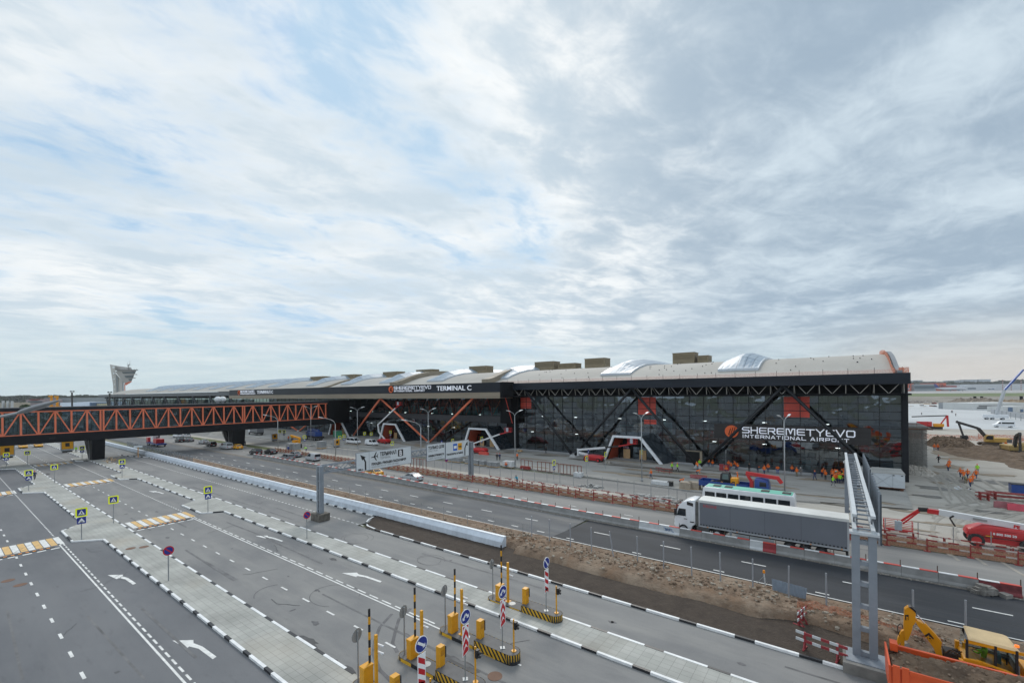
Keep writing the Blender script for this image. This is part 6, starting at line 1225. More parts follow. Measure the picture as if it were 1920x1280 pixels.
b = MB(); b.cyl((7.9, cy0+.2, .9), (7.9, cy0+.2, 2.35), .05); b.build('exhaust', s_blk, t); b = MB(); b.box(6.2, 6.75, 33.8, 34.4, 1.0, 1.25); b.box(6.7, 6.85, 33.8, 34.4, 1.2, 1.9); b.build('seat', mat('seat_teal', (.12, .25, .3), .7), t); b = MB(); b.path([(7.1+.16*math.cos(R(a)), 34.1+.16*math.sin(R(a)), 1.75) for a in range(0, 361, 30)], .02); b.bar((7.1, 34.1, 1.1), (7.1, 34.1, 1.75), .05); b.build('steering_wheel', s_blk, t)
b = MB(); b.box(4.9, 5.05, 33.2, 35.2, .2, .9); b.prism([(3.0, -.2), (3.4, .3), (3.3, 1.), (2.9, .7), (2.7, .1)], 'y', 33.9, 34.6); b.build('bucket', chass, t)
b = MB(); b.box(5.55, 7.4, cy1-.16, cy1-.1, 1.2, 1.6); b.box(7.3, 7.4, cy0, cy1-.1, 1.2, 1.7); b.build('cab_panel', mat('cab_grey', (.2, .21, .21), .7), t)
b = MB(); b.box(5.4, 7.65, cy0-.03, cy0+.03, zr-.28, zr-.12); b.build('roof_frame', P_jc, t)
# -- excavators on the earth heaps
def excavator(lab, loc, rz, body_m, arm_m, pts, cab_m=carglass):
    t = thing('excavator', lab, 'excavator', loc, rz, 'excavators on the earth heaps')
    for y in (-1.3, 1.3): b = MB(); b.prism([(-2.2, .1), (-2.6, .5), (-2.2, .95), (2.2, .95), (2.6, .5), (2.2, .1)], 'y', y-.3, y+.3); b.build('track', mat('track_mud', (.1, .075, .055), .9, var=.4), t, bevel=.05)
    b = MB(); b.box(-1.2, 3.1, -1.4, 1.4, 1.15, 2.3); b.build('body', body_m, t, bevel=.12); b = MB(); b.box(2.2, 3.3, -1.4, 1.4, 1.1, 2.1); b.build('counterweight', mat('weight_grey', (.12, .12, .12), .6), t, bevel=.1)
    b = MB(); b.prism([(-1.9, 1.2), (-1.8, 2.6), (-1.4, 3.05), (-.1, 3.05), (-.1, 1.2)], 'y', -1.4, -.4); b.build('cab', body_m, t, bevel=.08); b = MB(); b.prism([(-1.7, 1.9), (-1.6, 2.55), (-1.3, 2.9), (-.3, 2.9), (-.3, 1.9)], 'y', -1.43, -1.38); b.build('side_window', cab_m, t)
    for i in range(len(pts)-1): b = MB(); b.bar((*pts[i],), (*pts[i+1],), .5-.05*i, .75-.12*i); b.build('boom' if i < 2 else 'stick', arm_m, t, bevel=.04)
    e = Vector(pts[-1]); b = MB(); b.prism([(e.x-.5, e.z), (e.x+.6, e.z+.1), (e.x+.8, e.z-.7), (e.x+.2, e.z-1.1), (e.x-.6, e.z-.7)], 'y', -.7, .7); b.build('bucket', chass, t); return t
dk = mat('arm_dark', (.045, .042, .04), .6, var=.3)
excavator('yellow excavator with dark arm stretched to the left on earth heap', (33.6, 172., .3), R(8), P_ex, dk, [(-.8, .4, 1.9), (-2.6, .4, 4.7), (-7., .4, 6.4), (-7.2, .4, 6.6), (-5.9, .4, 2.2)][0:3]+[(-6.6, .4, 6.5), (-5.6, .4, 2.6)])
excavator('excavator with its arm towards the viewer at the right edge', (33.4, 152.5, .2), R(100), mat('old_yellow', (.4, .28, .1), .6), dk, [(-.8, .4, 1.9), (-1.6, .4, 4.6), (-3.2, .4, 5.3), (-3., .4, 5.2), (-3.1, .4, 1.2)])
# -- minibus, drilling rig, pump boom, lorries beneath the bridge
t = thing('minibus', 'white minibus crossing pale concrete apron at the right edge', 'minibus', (53.8, 259.5, .05), R(5)); b = MB(); b.prism([(-3., .4), (-3., 1.1), (-2.1, 1.5), (-1.3, 2.5), (-.8, 2.7), (3., 2.7), (3., .4)], 'y', -1., 1.); smooth_angle(b.build('body', P_wh, t, bevel=.08)); b = MB(); b.box(-.7, 2.7, -1.02, -.98, 1.5, 2.15); b.prism([(-1.95, 1.5), (-.95, 1.5), (-.95, 2.1), (-1.4, 2.1)], 'y', -1.02, -.98); b.build('window', carglass, t); [wheel(t, x, y, .36, .22) for x in (-2, 1.9) for y in (-.9, .9)]
t = thing('drilling_rig', 'red and yellow rig with a folded mast beyond the scaffold', 'rig', (30, 236, 0)); b = MB(); b.box(-2.4, 2.8, -1.2, 1.2, .2, 1.1); b.build('track_base', chass, t); b = MB(); b.box(.2, 3.2, -1.1, 1.1, 1.1, 2.3); b.build('body', P_jc, t, bevel=.1); b = MB(); b.bar((2.4, 0, 2.2), (4.2, 0, 5.6), .4); b.bar((4.2, 0, 5.6), (4.4, 0, 1.2), .6, .7); b.build('mast', P_re, t); b = MB(); b.bar((4.2, 0, 5.5), (-6., 0, 4.8), .35, .4); b.build('jib', dk, t); b = MB(); b.box(-4.5, -.2, -1, 1, 1.2, 3.); b.build('winch_house', P_re, t, bevel=.1)
t = thing('crane_truck', 'mobile crane with a white and blue boom rising over the site huts', 'crane', (64.5, 322.5, 0)); b = MB(); b.box(-5, 4, -1.3, 1.3, .8, 2.6); b.build('carrier', P_wh, t, bevel=.1); [wheel(t, x, y, .6, .4) for x in (-3.5, -1.5, 2) for y in (-1.1, 1.1)]; b = MB(); b.bar((0, 0, 2.6), (3.4, 2.6, 14.9), .9, 1.1); b.build('lower_boom', P_si, t); b = MB(); b.bar((3.4, 2.6, 14.9), (11., 8., 25.), .6, .75); b.build('upper_boom', paint('boom_blue', (.01, .07, .3)), t); b = MB(); b.bar((11., 8., 25), (13., 8., 24.), .4); b.build('boom_head', P_re, t)
t = thing('crane_lorry', 'red and white loading crane lorry on the highway beneath footbridge', 'lorry', (-178, 44.5, 0), R(0)); b = MB(); b.box(-6, 6, -1.2, 1.2, .7, 1.1); b.build('bed', P_bl, t); b = MB(); b.box(-5.8, -4, -1.2, 1.2, 1.1, 2.6); b.build('rear_box', P_re, t, bevel=.05); b = MB(); b.box(-2.2, .2, -1, 1, 1.1, 3.6); b.build('tank', P_wh, t, bevel=.3); b = MB(); b.box(1, 4, -1.1, 1.1, 1.1, 2.4); b.build('engine_house', P_re, t, bevel=.1); b = MB(); b.bar((-4, 0, 2.4), (2.6, 0, 2.9), .3); b.bar((2.6, 0, 2.8), (3.6, 0, 5.2), .3); b.bar((3.6, 0, 5.2), (6., 0, 5.), .25); b.build('crane_arm', dk, t); [wheel(t, x, y, .5, .3) for x in (-4.8, -3.5, 4.5) for y in (-1.05, 1.05)]
t = thing('crane_truck', 'blue truck crane parked on the plaza beneath the end of the footbridge', 'crane', (-148.5, 82, .1), R(-8)); b = MB(); b.box(-5.5, 5, -1.3, 1.3, .9, 1.5); b.build('carrier', chass, t); b = MB(); b.prism([(-5.6, 1.), (-5.5, 2.6), (-4.9, 3.2), (-3.4, 3.2), (-3.3, 1.)], 'y', -1.25, 1.25); b.build('cab', P_bl, t, bevel=.1); b = MB(); b.prism([(-5.1, 2.1), (-4.1, 2.1), (-4.1, 2.9), (-4.8, 2.9)], 'y', -1.28, -1.24); b.build('side_window', carglass, t); b = MB(); b.box(-2.8, 3.6, -1.2, 1.2, 1.5, 3.); b.build('superstructure', P_bl, t, bevel=.15); b = MB(); b.bar((3.5, 0, 3.4), (-6.2, 0, 3.6), .7, .8); b.build('jib', P_bl, t); [wheel(t, x, y, .55, .35) for x in (-4.5, 1.6, 3.) for y in (-1.1, 1.1)]
t = thing('cement_lorry', 'white and grey lorry far back beneath the footbridge', 'lorry', (-190, 80, .1), R(-5)); b = MB(); b.box(-4, 5, -1.2, 1.2, .8, 1.2); b.build('chassis', chass, t); b = MB(); b.box(-5.6, -3.6, -1.2, 1.2, .8, 3.); b.build('cab', P_wh, t, bevel=.1); b = MB(); b.box(-3.2, 5, -1.25, 1.25, 1.2, 3.4); b.build('box_body', P_gr, t, bevel=.03); [wheel(t, x, y, .5, .3) for x in (-4.6, 2.4, 3.7) for y in (-1.05, 1.05)]
t = thing('telehandler', 'small orange loading crane stretched behind the mesh fence', 'loader', (-131, 66.3, .1)); b = MB(); b.box(-2, 2, -.9, .9, .5, 1.3); b.build('chassis', chass, t); b = MB(); b.bar((2., 0, 1.), (2.4, 0, 3.2), .5); b.bar((2.4, 0, 3.1), (-3., 0, 3.6), .4, .5); b.build('boom', P_jc, t); b = MB(); b.box(-.6, .8, -.8, .8, 1.3, 2.4); b.build('cab', P_jc, t, bevel=.08); [wheel(t, x, y, .45, .3) for x in (-1.4, 1.4) for y in (-.85, .85)]
# ---------------------------------------------------------------- people
skin = mat('skin', (.42, .25, .17), .6); CL = dict(orange=(.8, .16, .02), navy=(.02, .035, .1), lime=(.35, .75, .03), black=(.018, .018, .02), grey=(.2, .2, .2), cyan=(.05, .35, .5), red=(.5, .03, .03), khaki=(.2, .17, .1), white=(.6, .6, .6), blue=(.04, .08, .3))
def cloth(c): return mat('cloth_'+c, CL[c], .85, var=.15, scale=6., emit=None)
POSES = {
 'stand': dict(),
 'walk': dict(kn=[(.1, .2, .5), (-.1, -.02, .5)], an=[(.1, .26, .09), (-.1, -.32, .16)], el=[(.27, -.12, 1.14), (-.27, .12, 1.14)], ha=[(.25, -.02, .92), (-.25, .28, .98)]),
 'work': dict(ch=(0, .16, 1.25), ne=(0, .27, 1.42), he=(0, .34, 1.54), sh=[(.2, .2, 1.36), (-.2, .2, 1.36)], el=[(.26, .36, 1.12), (-.26, .36, 1.12)], ha=[(.12, .58, 1.05), (-.1, .58, 1.05)]),
 'bend': dict(pe=(0, -.15, .88), ch=(0, .2, 1.1), ne=(0, .38, 1.16), he=(0, .5, 1.2), sh=[(.2, .32, 1.12), (-.2, .32, 1.12)], el=[(.24, .42, .86), (-.24, .42, .86)], ha=[(.15, .55, .62), (-.15, .55, .62)], hi=[(.1, -.14, .85), (-.1, -.14, .85)]),
 'squat': dict(pe=(0, -.12, .42), ch=(0, .05, .76), ne=(0, .12, .95), he=(0, .16, 1.08), sh=[(.2, .1, .9), (-.2, .1, .9)], el=[(.26, .25, .66), (-.26, .25, .66)], ha=[(.12, .42, .6), (-.12, .42, .6)], hi=[(.11, -.08, .42), (-.11, -.08, .42)], kn=[(.17, .3, .52), (-.17, .3, .52)], an=[(.14, .1, .09), (-.14, .1, .09)]),
 'sit': dict(pe=(0, 0, .5), ch=(0, -.02, .86), ne=(0, 0, 1.05), he=(0, .02, 1.18), sh=[(.2, -.01, 1.), (-.2, -.01, 1.)], el=[(.26, .12, .75), (-.26, .12, .75)], ha=[(.14, .35, .72), (-.14, .35, .72)], hi=[(.1, .02, .48), (-.1, .02, .48)], kn=[(.12, .42, .5), (-.12, .42, .5)], an=[(.12, .42, .09), (-.12, .42, .09)])}
BODY = {}
def body_mesh(pose, top, legs):
    key = (pose, top, legs)
    if key in BODY: return BODY[key]
    d = dict(pe=(0, 0, .95), ch=(0, .01, 1.28), ne=(0, .01, 1.48), he=(0, .03, 1.6), sh=[(.2, 0, 1.42), (-.2, 0, 1.42)], el=[(.26, -.02, 1.14), (-.26, -.02, 1.14)], ha=[(.26, .1, .9), (-.26, .1, .9)], hi=[(.1, 0, .9), (-.1, 0, .9)], kn=[(.11, .02, .5), (-.11, .02, .5)], an=[(.11, -.02, .09), (-.11, -.02, .09)]); d.update(POSES[pose])
    V = []; E = []; RR = []; B = []
    def v(p, r): V.append(Vector(p)); RR.append(r); return len(V)-1
    def e(a, b, tag_): E.append((a, b)); B.append(tag_)
    pe = v(d['pe'], (.16, .12)); ch = v(d['ch'], (.19, .13)); ne = v(d['ne'], (.06, .06)); he = v(d['he'], (.1, .11)); hv_ = (Vector(d['he'])-Vector(d['ne'])).normalized(); ht = v(Vector(d['he'])+hv_*.12, (.075, .08))
    e(pe, ch, 'top'); e(ch, ne, 'top'); e(ne, he, 'skin'); e(he, ht, 'skin')
    for i in range(2):
        sh = v(d['sh'][i], (.075, .075)); el = v(d['el'][i], (.055, .055)); ha = v(d['ha'][i], (.04, .04)); e(ch, sh, 'top'); e(sh, el, 'top'); e(el, ha, 'top')
        dr = (Vector(d['ha'][i])-Vector(d['el'][i])).normalized(); pm_ = v(Vector(d['ha'][i])+dr*.08, (.042, .022)); e(ha, pm_, 'skin')
        hi = v(d['hi'][i], (.1, .1)); kn = v(d['kn'][i], (.068, .068)); an = v(d['an'][i], (.05, .05)); to = v(Vector(d['an'][i])+Vector((0, .16, -.04)), (.045, .035)); e(pe, hi, 'legs'); e(hi, kn, 'legs'); e(kn, an, 'legs'); e(an, to, 'shoe')
    me = bpy.data.meshes.new('tmp'); me.from_pydata(V, E, []); o = bpy.data.objects.new('tmp', me); COL.objects.link(o)
    md = o.modifiers.new('s', 'SKIN'); sv = me.skin_vertices[0].data
    for i, r in enumerate(RR): sv[i].radius = r
    sv[pe].use_root = True
    sb = o.modifiers.new('u', 'SUBSURF'); sb.levels = 1; sb.render_levels = 1
    dg = bpy.context.evaluated_depsgraph_get(); dg.update(); m = bpy.data.meshes.new_from_object(o.evaluated_get(dg)); bpy.data.objects.remove(o); bpy.data.meshes.remove(me)
    m.name = 'body'; m.materials.clear(); idx = dict(top=0, legs=1, skin=2, shoe=3)
    for mm in (cloth(top), cloth(legs), skin, cloth('black')): m.materials.append(mm)
    for f in m.polygons:
        c = f.center; best = None
        for (a, b), tg in zip(E, B):
            pa, pb_ = V[a], V[b]; ab = pb_-pa; s = max(0, min(1, (c-pa).dot(ab)/ab.length_squared)); dist = (c-pa-ab*s).length-(RR[a][0]*(1-s)+RR[b][0]*s)*.9
            if best is None or dist < best[0]: best = (dist, tg)
        f.material_index = idx[best[1]]
    # fingers: four of unequal length and a thumb from the side of the palm, bent a little
    bm = bmesh.new(); bm.from_mesh(m)
    for i in range(2):
        h = Vector(d['ha'][i]); dr = (h-Vector(d['el'][i])).normalized(); sd = dr.cross(Vector((1, 0, 0))).normalized(); nn = dr.cross(sd)
        for k, ln_ in enumerate((.06, .075, .07, .055, .05)):
            if k < 4: p0 = h+dr*.1+sd*(-.027+.018*k); p1 = p0+dr*ln_*.6+nn*.004; p2 = p1+(dr*.8+nn*(.5 if i else -.5)).normalized()*ln_*.5
            else: p0 = h+dr*.05+sd*-.035; p1 = p0+(dr-sd*.8).normalized()*.035; p2 = p1+dr*.025
            for a, b, ra, rb in ((p0, p1, .009, .008), (p1, p2, .008, .006)):
                q = MB(); q.cyl(a, b, ra, rb, n=5); vs = [bm.verts.new(x) for x in q.v]
                for f in q.f:
                    try: ff_ = bm.faces.new([vs[j] for j in f]); ff_.material_index = 2
                    except ValueError: pass
    bm.to_mesh(m); bm.free(); m.shade_smooth(); BODY[key] = (m, Vector(d['he']), hv_, Vector(d['ch']), Vector(d['pe'])); return BODY[key]
HELM = {}
def person(pose, top, legs, hat, loc, rz, label, group=None, vest=None):
    m, he, hv_, ch, pe = body_mesh(pose, top, legs); t = thing('person', label, 'person', loc, rz, group); o = bpy.data.objects.new('body', m); COL.objects.link(o); o.parent = t
    key = (pose, hat)
    if key not in HELM:
        b = MB(); vs = []; c = he+hv_*.045
        for j in range(5):
            a = math.pi/2*j/4
            for i in range(12): vs.append((c.x+.125*math.cos(a)*math.cos(i*math.pi/6), c.y+.14*math.cos(a)*math.sin(i*math.pi/6)+(.03 if j == 0 and 2 < i < 4 else 0), c.z+.13*math.sin(a)))
        b.add(vs, [(j*12+i, j*12+(i+1) % 12, (j+1)*12+(i+1) % 12, (j+1)*12+i) for j in range(4) for i in range(12)]); b.flat([(c.x+.13*math.cos(a), c.y+.15*math.sin(a)+(.05 if math.sin(a) > .5 else 0), c.z-.005) for a in [i*math.pi/6 for i in range(12)]])
        ob = b.build('helmet' if hat in ('orange', 'white', 'red') else 'cap', mat('helmet_'+hat, CL[hat], .4, var=.03), t, smooth=True); HELM[key] = ob.data
        f_ = MB(); f_.box(he.x-.012, he.x+.012, he.y+.09, he.y+.13, he.z-.02, he.z+.02); [f_.ball((he.x+s*.035, he.y+.1, he.z+.03), .012, nu=5, nv=4) for s in (-1, 1)]; f_.box(he.x-.025, he.x+.025, he.y+.095, he.y+.105, he.z-.055, he.z-.045); HELM[key, 'f'] = f_
    else:
        ob = bpy.data.objects.new('helmet' if hat in ('orange', 'white', 'red') else 'cap', HELM[key]); COL.objects.link(ob); ob.parent = t
    return t
rp2 = random.Random(12)
def ppl(px, py, pose, top, legs, hat, rz, lab, grp, z=0.):
    p = G(px, py, z); return person(pose, top, legs, hat, (p.x, p.y, z), R(rz), lab, grp)
WK = 'workers in orange vests by the glass facade'; PT = 'workers walking on the sandy track'
for a in ((65, 899, 'walk', 'navy', 'black', 'red', -85, 'man in navy with a red cap walking away along the near pavement', 'pedestrians', .13), (142.5, 848, 'stand', 'lime', 'black', 'black', 90, 'man in a lime vest standing left of the near bridge pier', 'pedestrians', .13),
  (454, 836, 'walk', 'black', 'black', 'black', 60, 'left one of two dark figures on the verge by the far pier', 'pedestrians'), (460, 836, 'stand', 'navy', 'black', 'black', 0, 'right one of two dark figures on the verge by the far pier', 'pedestrians'),
  (541, 826, 'stand', 'orange', 'navy', 'orange', 90, 'left worker in orange on the plaza under the footbridge', 'workers on the plaza', .1), (549, 826, 'work', 'orange', 'navy', 'orange', 200, 'right worker in orange on the plaza under the footbridge', 'workers on the plaza', .1), (546.5, 826, 'stand', 'lime', 'navy', 'white', 20, 'worker in lime between two orange workers under the footbridge', 'workers on the plaza', .1),
  (540.5, 847, 'stand', 'blue', 'navy', 'white', 30, 'person in blue beside grey blocks behind the verge fence', 'workers on the plaza'), (574, 846, 'bend', 'lime', 'navy', 'black', 120, 'person in lime bending behind the red fence by the delivery van', 'workers on the plaza'),
  (932, 863, 'walk', 'black', 'black', 'red', 40, 'left one of two walkers in black near the grey paving stacks', 'walkers in black', .1), (937, 863, 'walk', 'navy', 'black', 'red', 220, 'right one of two walkers in black near the grey paving stacks', 'walkers in black', .1),
  (949, 876, 'squat', 'orange', 'navy', 'orange', 200, 'worker in orange crouching beside the wrapped bundle', 'workers on the plaza', .1), (970, 862, 'stand', 'orange', 'black', 'white', 180, 'worker in orange with a white helmet beside the street lamp', 'workers on the plaza', .1),
  (1024, 850, 'walk', 'black', 'black', 'black', 90, 'dark figure walking along the glass left of the red lift', 'walkers in black', .1), (970, 908, 'work', 'cyan', 'navy', 'black', 180, 'person in light blue carrying red poles by the verge fence', 'workers on the verge'),
  (1203, 873, 'stand', 'black', 'black', 'black', 0, 'dark figure standing against the right plywood sheet', 'walkers in black', .1), (1260, 883, 'walk', 'lime', 'black', 'orange', 260, 'left worker in a lime vest right of the white portal foot', 'workers in lime vests', .1), (1270, 884, 'walk', 'lime', 'black', 'orange', 280, 'right worker in a lime vest right of the white portal foot', 'workers in lime vests', .1),
  (1221, 897, 'walk', 'orange', 'navy', 'orange', 90, 'lone worker in orange striding between lamp and red trestles', 'workers on the plaza', .05), (1276, 910, 'bend', 'orange', 'navy', 'orange', 270, 'worker in orange bending over the stone pallets', 'workers on the plaza', .05), (1308, 881, 'work', 'orange', 'navy', 'orange', 40, 'worker in orange at the foot of the V strut', WK, .1), (1312, 876, 'stand', 'lime', 'navy', 'orange', 200, 'worker in lime behind the strut footing', WK, .1),
  (1307, 892, 'bend', 'orange', 'navy', 'orange', 290, 'worker in orange leaning with a pole by the red net', WK, .05), (1362, 885, 'squat', 'orange', 'navy', 'orange', 180, 'worker in orange crouching before the red boards', WK, .1),
  (1383, 905, 'stand', 'orange', 'black', 'orange', 100, 'worker in orange standing on the blue flatbed', 'workers on the flatbed', 1.16)): ppl(*a)
seated = [(1329, 874), (1336, 874), (1366, 878), (1371, 879), (1380, 879), (1383, 880)]
for i, (px, py) in enumerate(seated): ppl(px, py, 'sit' if i % 2 else 'work', 'orange', 'navy', 'orange', 180+rp2.uniform(-40, 40), 'worker in orange resting with others beside the red boards at the glass foot', WK, .1)
singles = [(1405, 884, 'stand', 'black', 'black', 'black', 'worker in dark clothes with backpack along the facade, left of the lamp'), (1421, 886, 'bend', 'black', 'navy', 'orange', 'worker in dark jacket bending near the facade, left of the lamp'), (1433, 889, 'walk', 'orange', 'navy', 'orange', 'worker in orange walking before the facade just left of the right lamp'), (1440, 885, 'work', 'orange', 'navy', 'orange', 'worker in orange standing close behind the walking one by the lamp'), (1458, 888, 'work', 'orange', 'blue', 'black', 'worker in orange and blue alone left of the tall lamp pole'), (1485, 885, 'sit', 'orange', 'navy', 'orange', 'worker in orange sitting right of the tall lamp pole'), (1494, 893, 'stand', 'orange', 'khaki', 'orange', 'worker in orange with sand coloured trousers right of the lamp pole'), (1502, 892, 'work', 'grey', 'grey', 'white', 'worker in grey with a white helmet'), (1528, 900, 'walk', 'navy', 'navy', 'orange', 'worker in dark blue striding left of the crowd'), (1541, 894, 'work', 'orange', 'navy', 'orange', 'worker in orange with bent arms left of the crowd'), (1548, 899, 'stand', 'orange', 'black', 'orange', 'worker in orange standing at the left edge of the crowd')]
for px, py, po, tp, lg, ht_, lab in singles: ppl(px, py, po, tp, lg, ht_, 180+rp2.uniform(-50, 50), lab, WK, .05)
for i in range(26):
    r_, c_ = divmod(i, 9); px = 1561+c_*3.6+rp2.uniform(-1, 1); py = 897+r_*4.5+rp2.uniform(-1.5, 1.5); tp = rp2.choice(('orange', 'orange', 'orange', 'lime', 'black'))
    ppl(px, py, rp2.choice(('stand', 'stand', 'work')), tp, 'navy', 'orange' if i != 11 else 'white', 180+rp2.uniform(-60, 60), 'worker in %s standing in the tight crowd left of the tall gantry beam' % dict(orange='an orange vest', lime='a lime vest', black='dark clothes')[tp], 'tight crowd of workers by the gantry', .03)
ppl(1562, 911, 'walk', 'lime', 'grey', 'orange', 260, 'worker in lime vest stepping out at the front of the crowd', WK, .03)
for px, py, po, tp, lg, lab in ((1752, 844.5, 'stand', 'orange', 'navy', 'left one of two workers in orange walking away by the scaffold'), (1758.5, 844.5, 'walk', 'orange', 'navy', 'right one of two workers in orange walking away by the scaffold'), (1758, 831, 'stand', 'lime', 'black', 'worker in lime farthest up the sandy track'), (1760, 868, 'walk', 'black', 'black', 'dark clothed walker with a red helmet on the sandy track'), (1778, 883, 'walk', 'orange', 'navy', 'front worker of the orange pair midway down the track'), (1780, 877, 'stand', 'orange', 'navy', 'rear worker of the orange pair midway down the track'),
  (1801, 895, 'walk', 'orange', 'navy', 'leftmost worker of the orange group on the track'), (1807, 899, 'stand', 'orange', 'navy', 'second worker from left of the orange group on the track'), (1814.5, 897, 'walk', 'orange', 'navy', 'middle worker of the orange group on the track'), (1830, 898, 'walk', 'orange', 'navy', 'rightmost orange worker of the group, below the lime one'), (1832.5, 887, 'stand', 'lime', 'khaki', 'worker in lime at the right rear of the group'), (1811, 906, 'bend', 'khaki', 'khaki', 'person in grey brown clothes stooping within the group'), (1824.5, 907, 'walk', 'orange', 'grey', 'worker with grey rucksack over orange in the group'), (1819.5, 913, 'walk', 'orange', 'navy', 'front worker of the orange group, nearest the viewer')):
    ppl(px, py, po, tp, lg, 'orange' if tp != 'black' else 'red', rp2.uniform(-30, 30), lab, PT)
for px, py, tp, lab in ((1886, 818, 'orange', 'worker in orange standing behind the right excavator arm'), (1891, 824, 'lime', 'worker in lime standing beside the right excavator arm')): ppl(px, py+22, 'stand', tp, 'navy', 'orange', 180, lab, 'workers by the excavators', .3)
person('sit', 'lime', 'navy', 'black', (6.25, 34.0, .95), R(60), 'driver in a lime jacket seated in the yellow backhoe cab')
# ---------------------------------------------------------------- building site clutter
rust = mat('rust_steel', (.12, .05, .03), .8, var=.4, scale=3.); dirtyw = layered('cabin_white', (.5, .54, .57), [((.4, .42, .43), .6, (1, 1, 2), .45, .65, .5)], .55, 0); cabroof = layered('cabin_roof', (.42, .42, .4), [((.25, .24, .22), .5, (.5, 2, 1), .45, .65, .7)], .8, 0)
t = thing('site_cabin', 'white steel site cabin on rusty skids right of the tall gantry', 'site cabin', (0, 0, 0))
b = MB(); b.box(2., 8.35, 90.3, 96.3, .55, 2.7); b.build('body', dirtyw, t, bevel=.03); b = MB(); b.box(1.95, 8.4, 90.25, 96.35, 2.7, 2.78); b.build('roof', cabroof, t)
b = MB(); b.box(2., 8.35, 90.35, 96.2, .42, .55); b.box(2.2, 2.6, 90.5, 96, 0, .42); b.box(7.8, 8.2, 90.5, 96, 0, .42); b.build('skid', rust, t)
b = MB(); [b.bar(p, q, .03) for p, q in (((4.6, 90.28, 2.5), (5.7, 90.28, 1.55)), ((6.8, 90.28, 2.5), (5.7, 90.28, 1.55)), ((4.7, 90.28, .7), (5.7, 90.28, 1.5)), ((6.7, 90.28, .7), (5.7, 90.28, 1.5)), ((4.5, 90.28, .6), (4.5, 90.28, 2.6)), ((6.9, 90.28, .6), (6.9, 90.28, 2.6)))]; b.build('panel_seam', mat('seam_grey', (.25, .28, .3), .6), t)
for x in (3.3, 4.3, 6.9, 7.9): b = MB(); b.box(x, x+.25, 90.27, 90.3, 2.42, 2.54); b.build('vent', s_blk, t)
# scaffold tower
t = thing('scaffold_tower', 'dense grey scaffold tower carrying a concrete deck right of the terminal end', 'scaffold', (0, 0, 0)); sx0, sx1, sy0, sy1, sz = 9.9, 14.5, 120.8, 127, 7.7; tube = mat('scaffold_tube', (.2, .2, .19), .6, .3, var=.3)
for i in range(8):
    for j in range(7): x = sx0+(sx1-sx0)*i/7; y = sy0+(sy1-sy0)*j/6; b = MB(); b.cyl((x, y, 0), (x, y, sz), .04, n=5); b.build('standard', tube, t)
for k in range(14):
    z = .3+k*.54; b = MB()
    for i in range(8): x = sx0+(sx1-sx0)*i/7; b.bar((x, sy0-.2, z), (x, sy1+.2, z), .05)
    for j in range(7): y = sy0+(sy1-sy0)*j/6; b.bar((sx0-.2, y, z+.06), (sx1+.2, y, z+.06), .05)
    b.build('ledger_level', tube, t)
for k in range(4): b = MB(); b.bar((sx0, sy0-.08, .4+1.6*k), (sx1, sy0-.08, 2.6+1.4*k), .06); b.build('brace', tube, t)
b = MB(); b.box(sx0-.6, sx1+.9, sy0-.6, sy1+8, sz, sz+.25); b.build('deck_boards', mat('deck_brown', (.14, .08, .055), .8, var=.3), t); b = MB(); b.box(sx0-.5, sx1+.2, sy0-.4, sy1+7, sz+.25, sz+.6); b.build('concrete_deck', cblock, t)
b = MB(); [b.bar((sx0-.4, sy0-.4, sz+.6+z), (sx1+.3, sy0-.4, sz+.6+z), .05) for z in (.5, 1.)]; [b.bar((x, sy0-.4, sz+.6), (x, sy0-.4, sz+1.7), .05) for x in (10., 11.5, 13, 14.6)]; b.build('guard_rail', rp_red, t)
# earth heaps and rubble
def heap(label, x0, x1, y0, y1, h, m, cat='earth heap', name='earth_heap', seed=0, rough_=.25, n=46, group='heaps of earth and gravel'):
    t = thing(name, label, cat, (0, 0, 0), 0, group); vs = []
    for i in range(n+1):
        for j in range(n+1):
            u, v = i/n, j/n; x = x0+(x1-x0)*u; y = y0+(y1-y0)*v; e = max(0, 1-((2*u-1)**2+(2*v-1)**2)+.25*nz(u*4, v*4, 1, seed))*min(1, 14*u*(1-u))*min(1, 14*v*(1-v))
            vs.append((x, y, -.08+h*min(1, e*1.3)*(1+.35*nz(x, y, 1.7/max(1, (x1-x0)/8), seed))+rough_*h*(nz(x, y, 6./max(1, (x1-x0)/8), seed)*min(1, e*3)+.6*nz(x, y, 14./max(1, (x1-x0)/8), seed)*min(1, e*3))))
    b = MB(); b.add(vs, [(i*(n+1)+j, (i+1)*(n+1)+j, (i+1)*(n+1)+j+1, i*(n+1)+j+1) for i in range(n) for j in range(n)]); b.build('heap', m, t); return t
heap('wide brown earth heap dug up in front of the excavators at the right', 20, 62, 130, 178, 1.3, dug_m, seed=1, n=80)
heap('low brown ridge of earth at the right edge before the excavator arm', 27, 60, 120, 146, .8, dug_m, seed=2, n=60)
heap('earth heap beneath the bucket of the left excavator', 20, 31, 160, 182, 2., dug_m, seed=3)
heap('grey and brown gravel cone behind the white site huts', 74, 118, 520, 570, 6.2, mat('gravel_cone', (.24, .2, .16), .95, var=.25, scale=.06), seed=4)
heap('second brown gravel cone right of the grey one', 100, 140, 520, 570, 5., mat('gravel_brown', (.25, .185, .12), .95, var=.25, scale=.06), seed=5)
heap('wide heap of broken concrete at the far edge of the pale apron', 20, 100, 640, 700, 2.2, layered('rubble_far', (.27, .24, .21), [((.45, .43, .4), .3, (1, 1, 1), .52, .6, .8), ((.12, .1, .09), .2, (1, 1, 1), .5, .6, .8)], .95, 0), seed=6, rough_=.5, n=70)
heap('sandy heap with boards beneath the footbridge by the far pier', -212, -194, 68, 80, 2., sand, seed=7)
heap('small clay heap at the foot of the scaffold tower', 9.6, 15, 108, 120, .8, sand, seed=8)
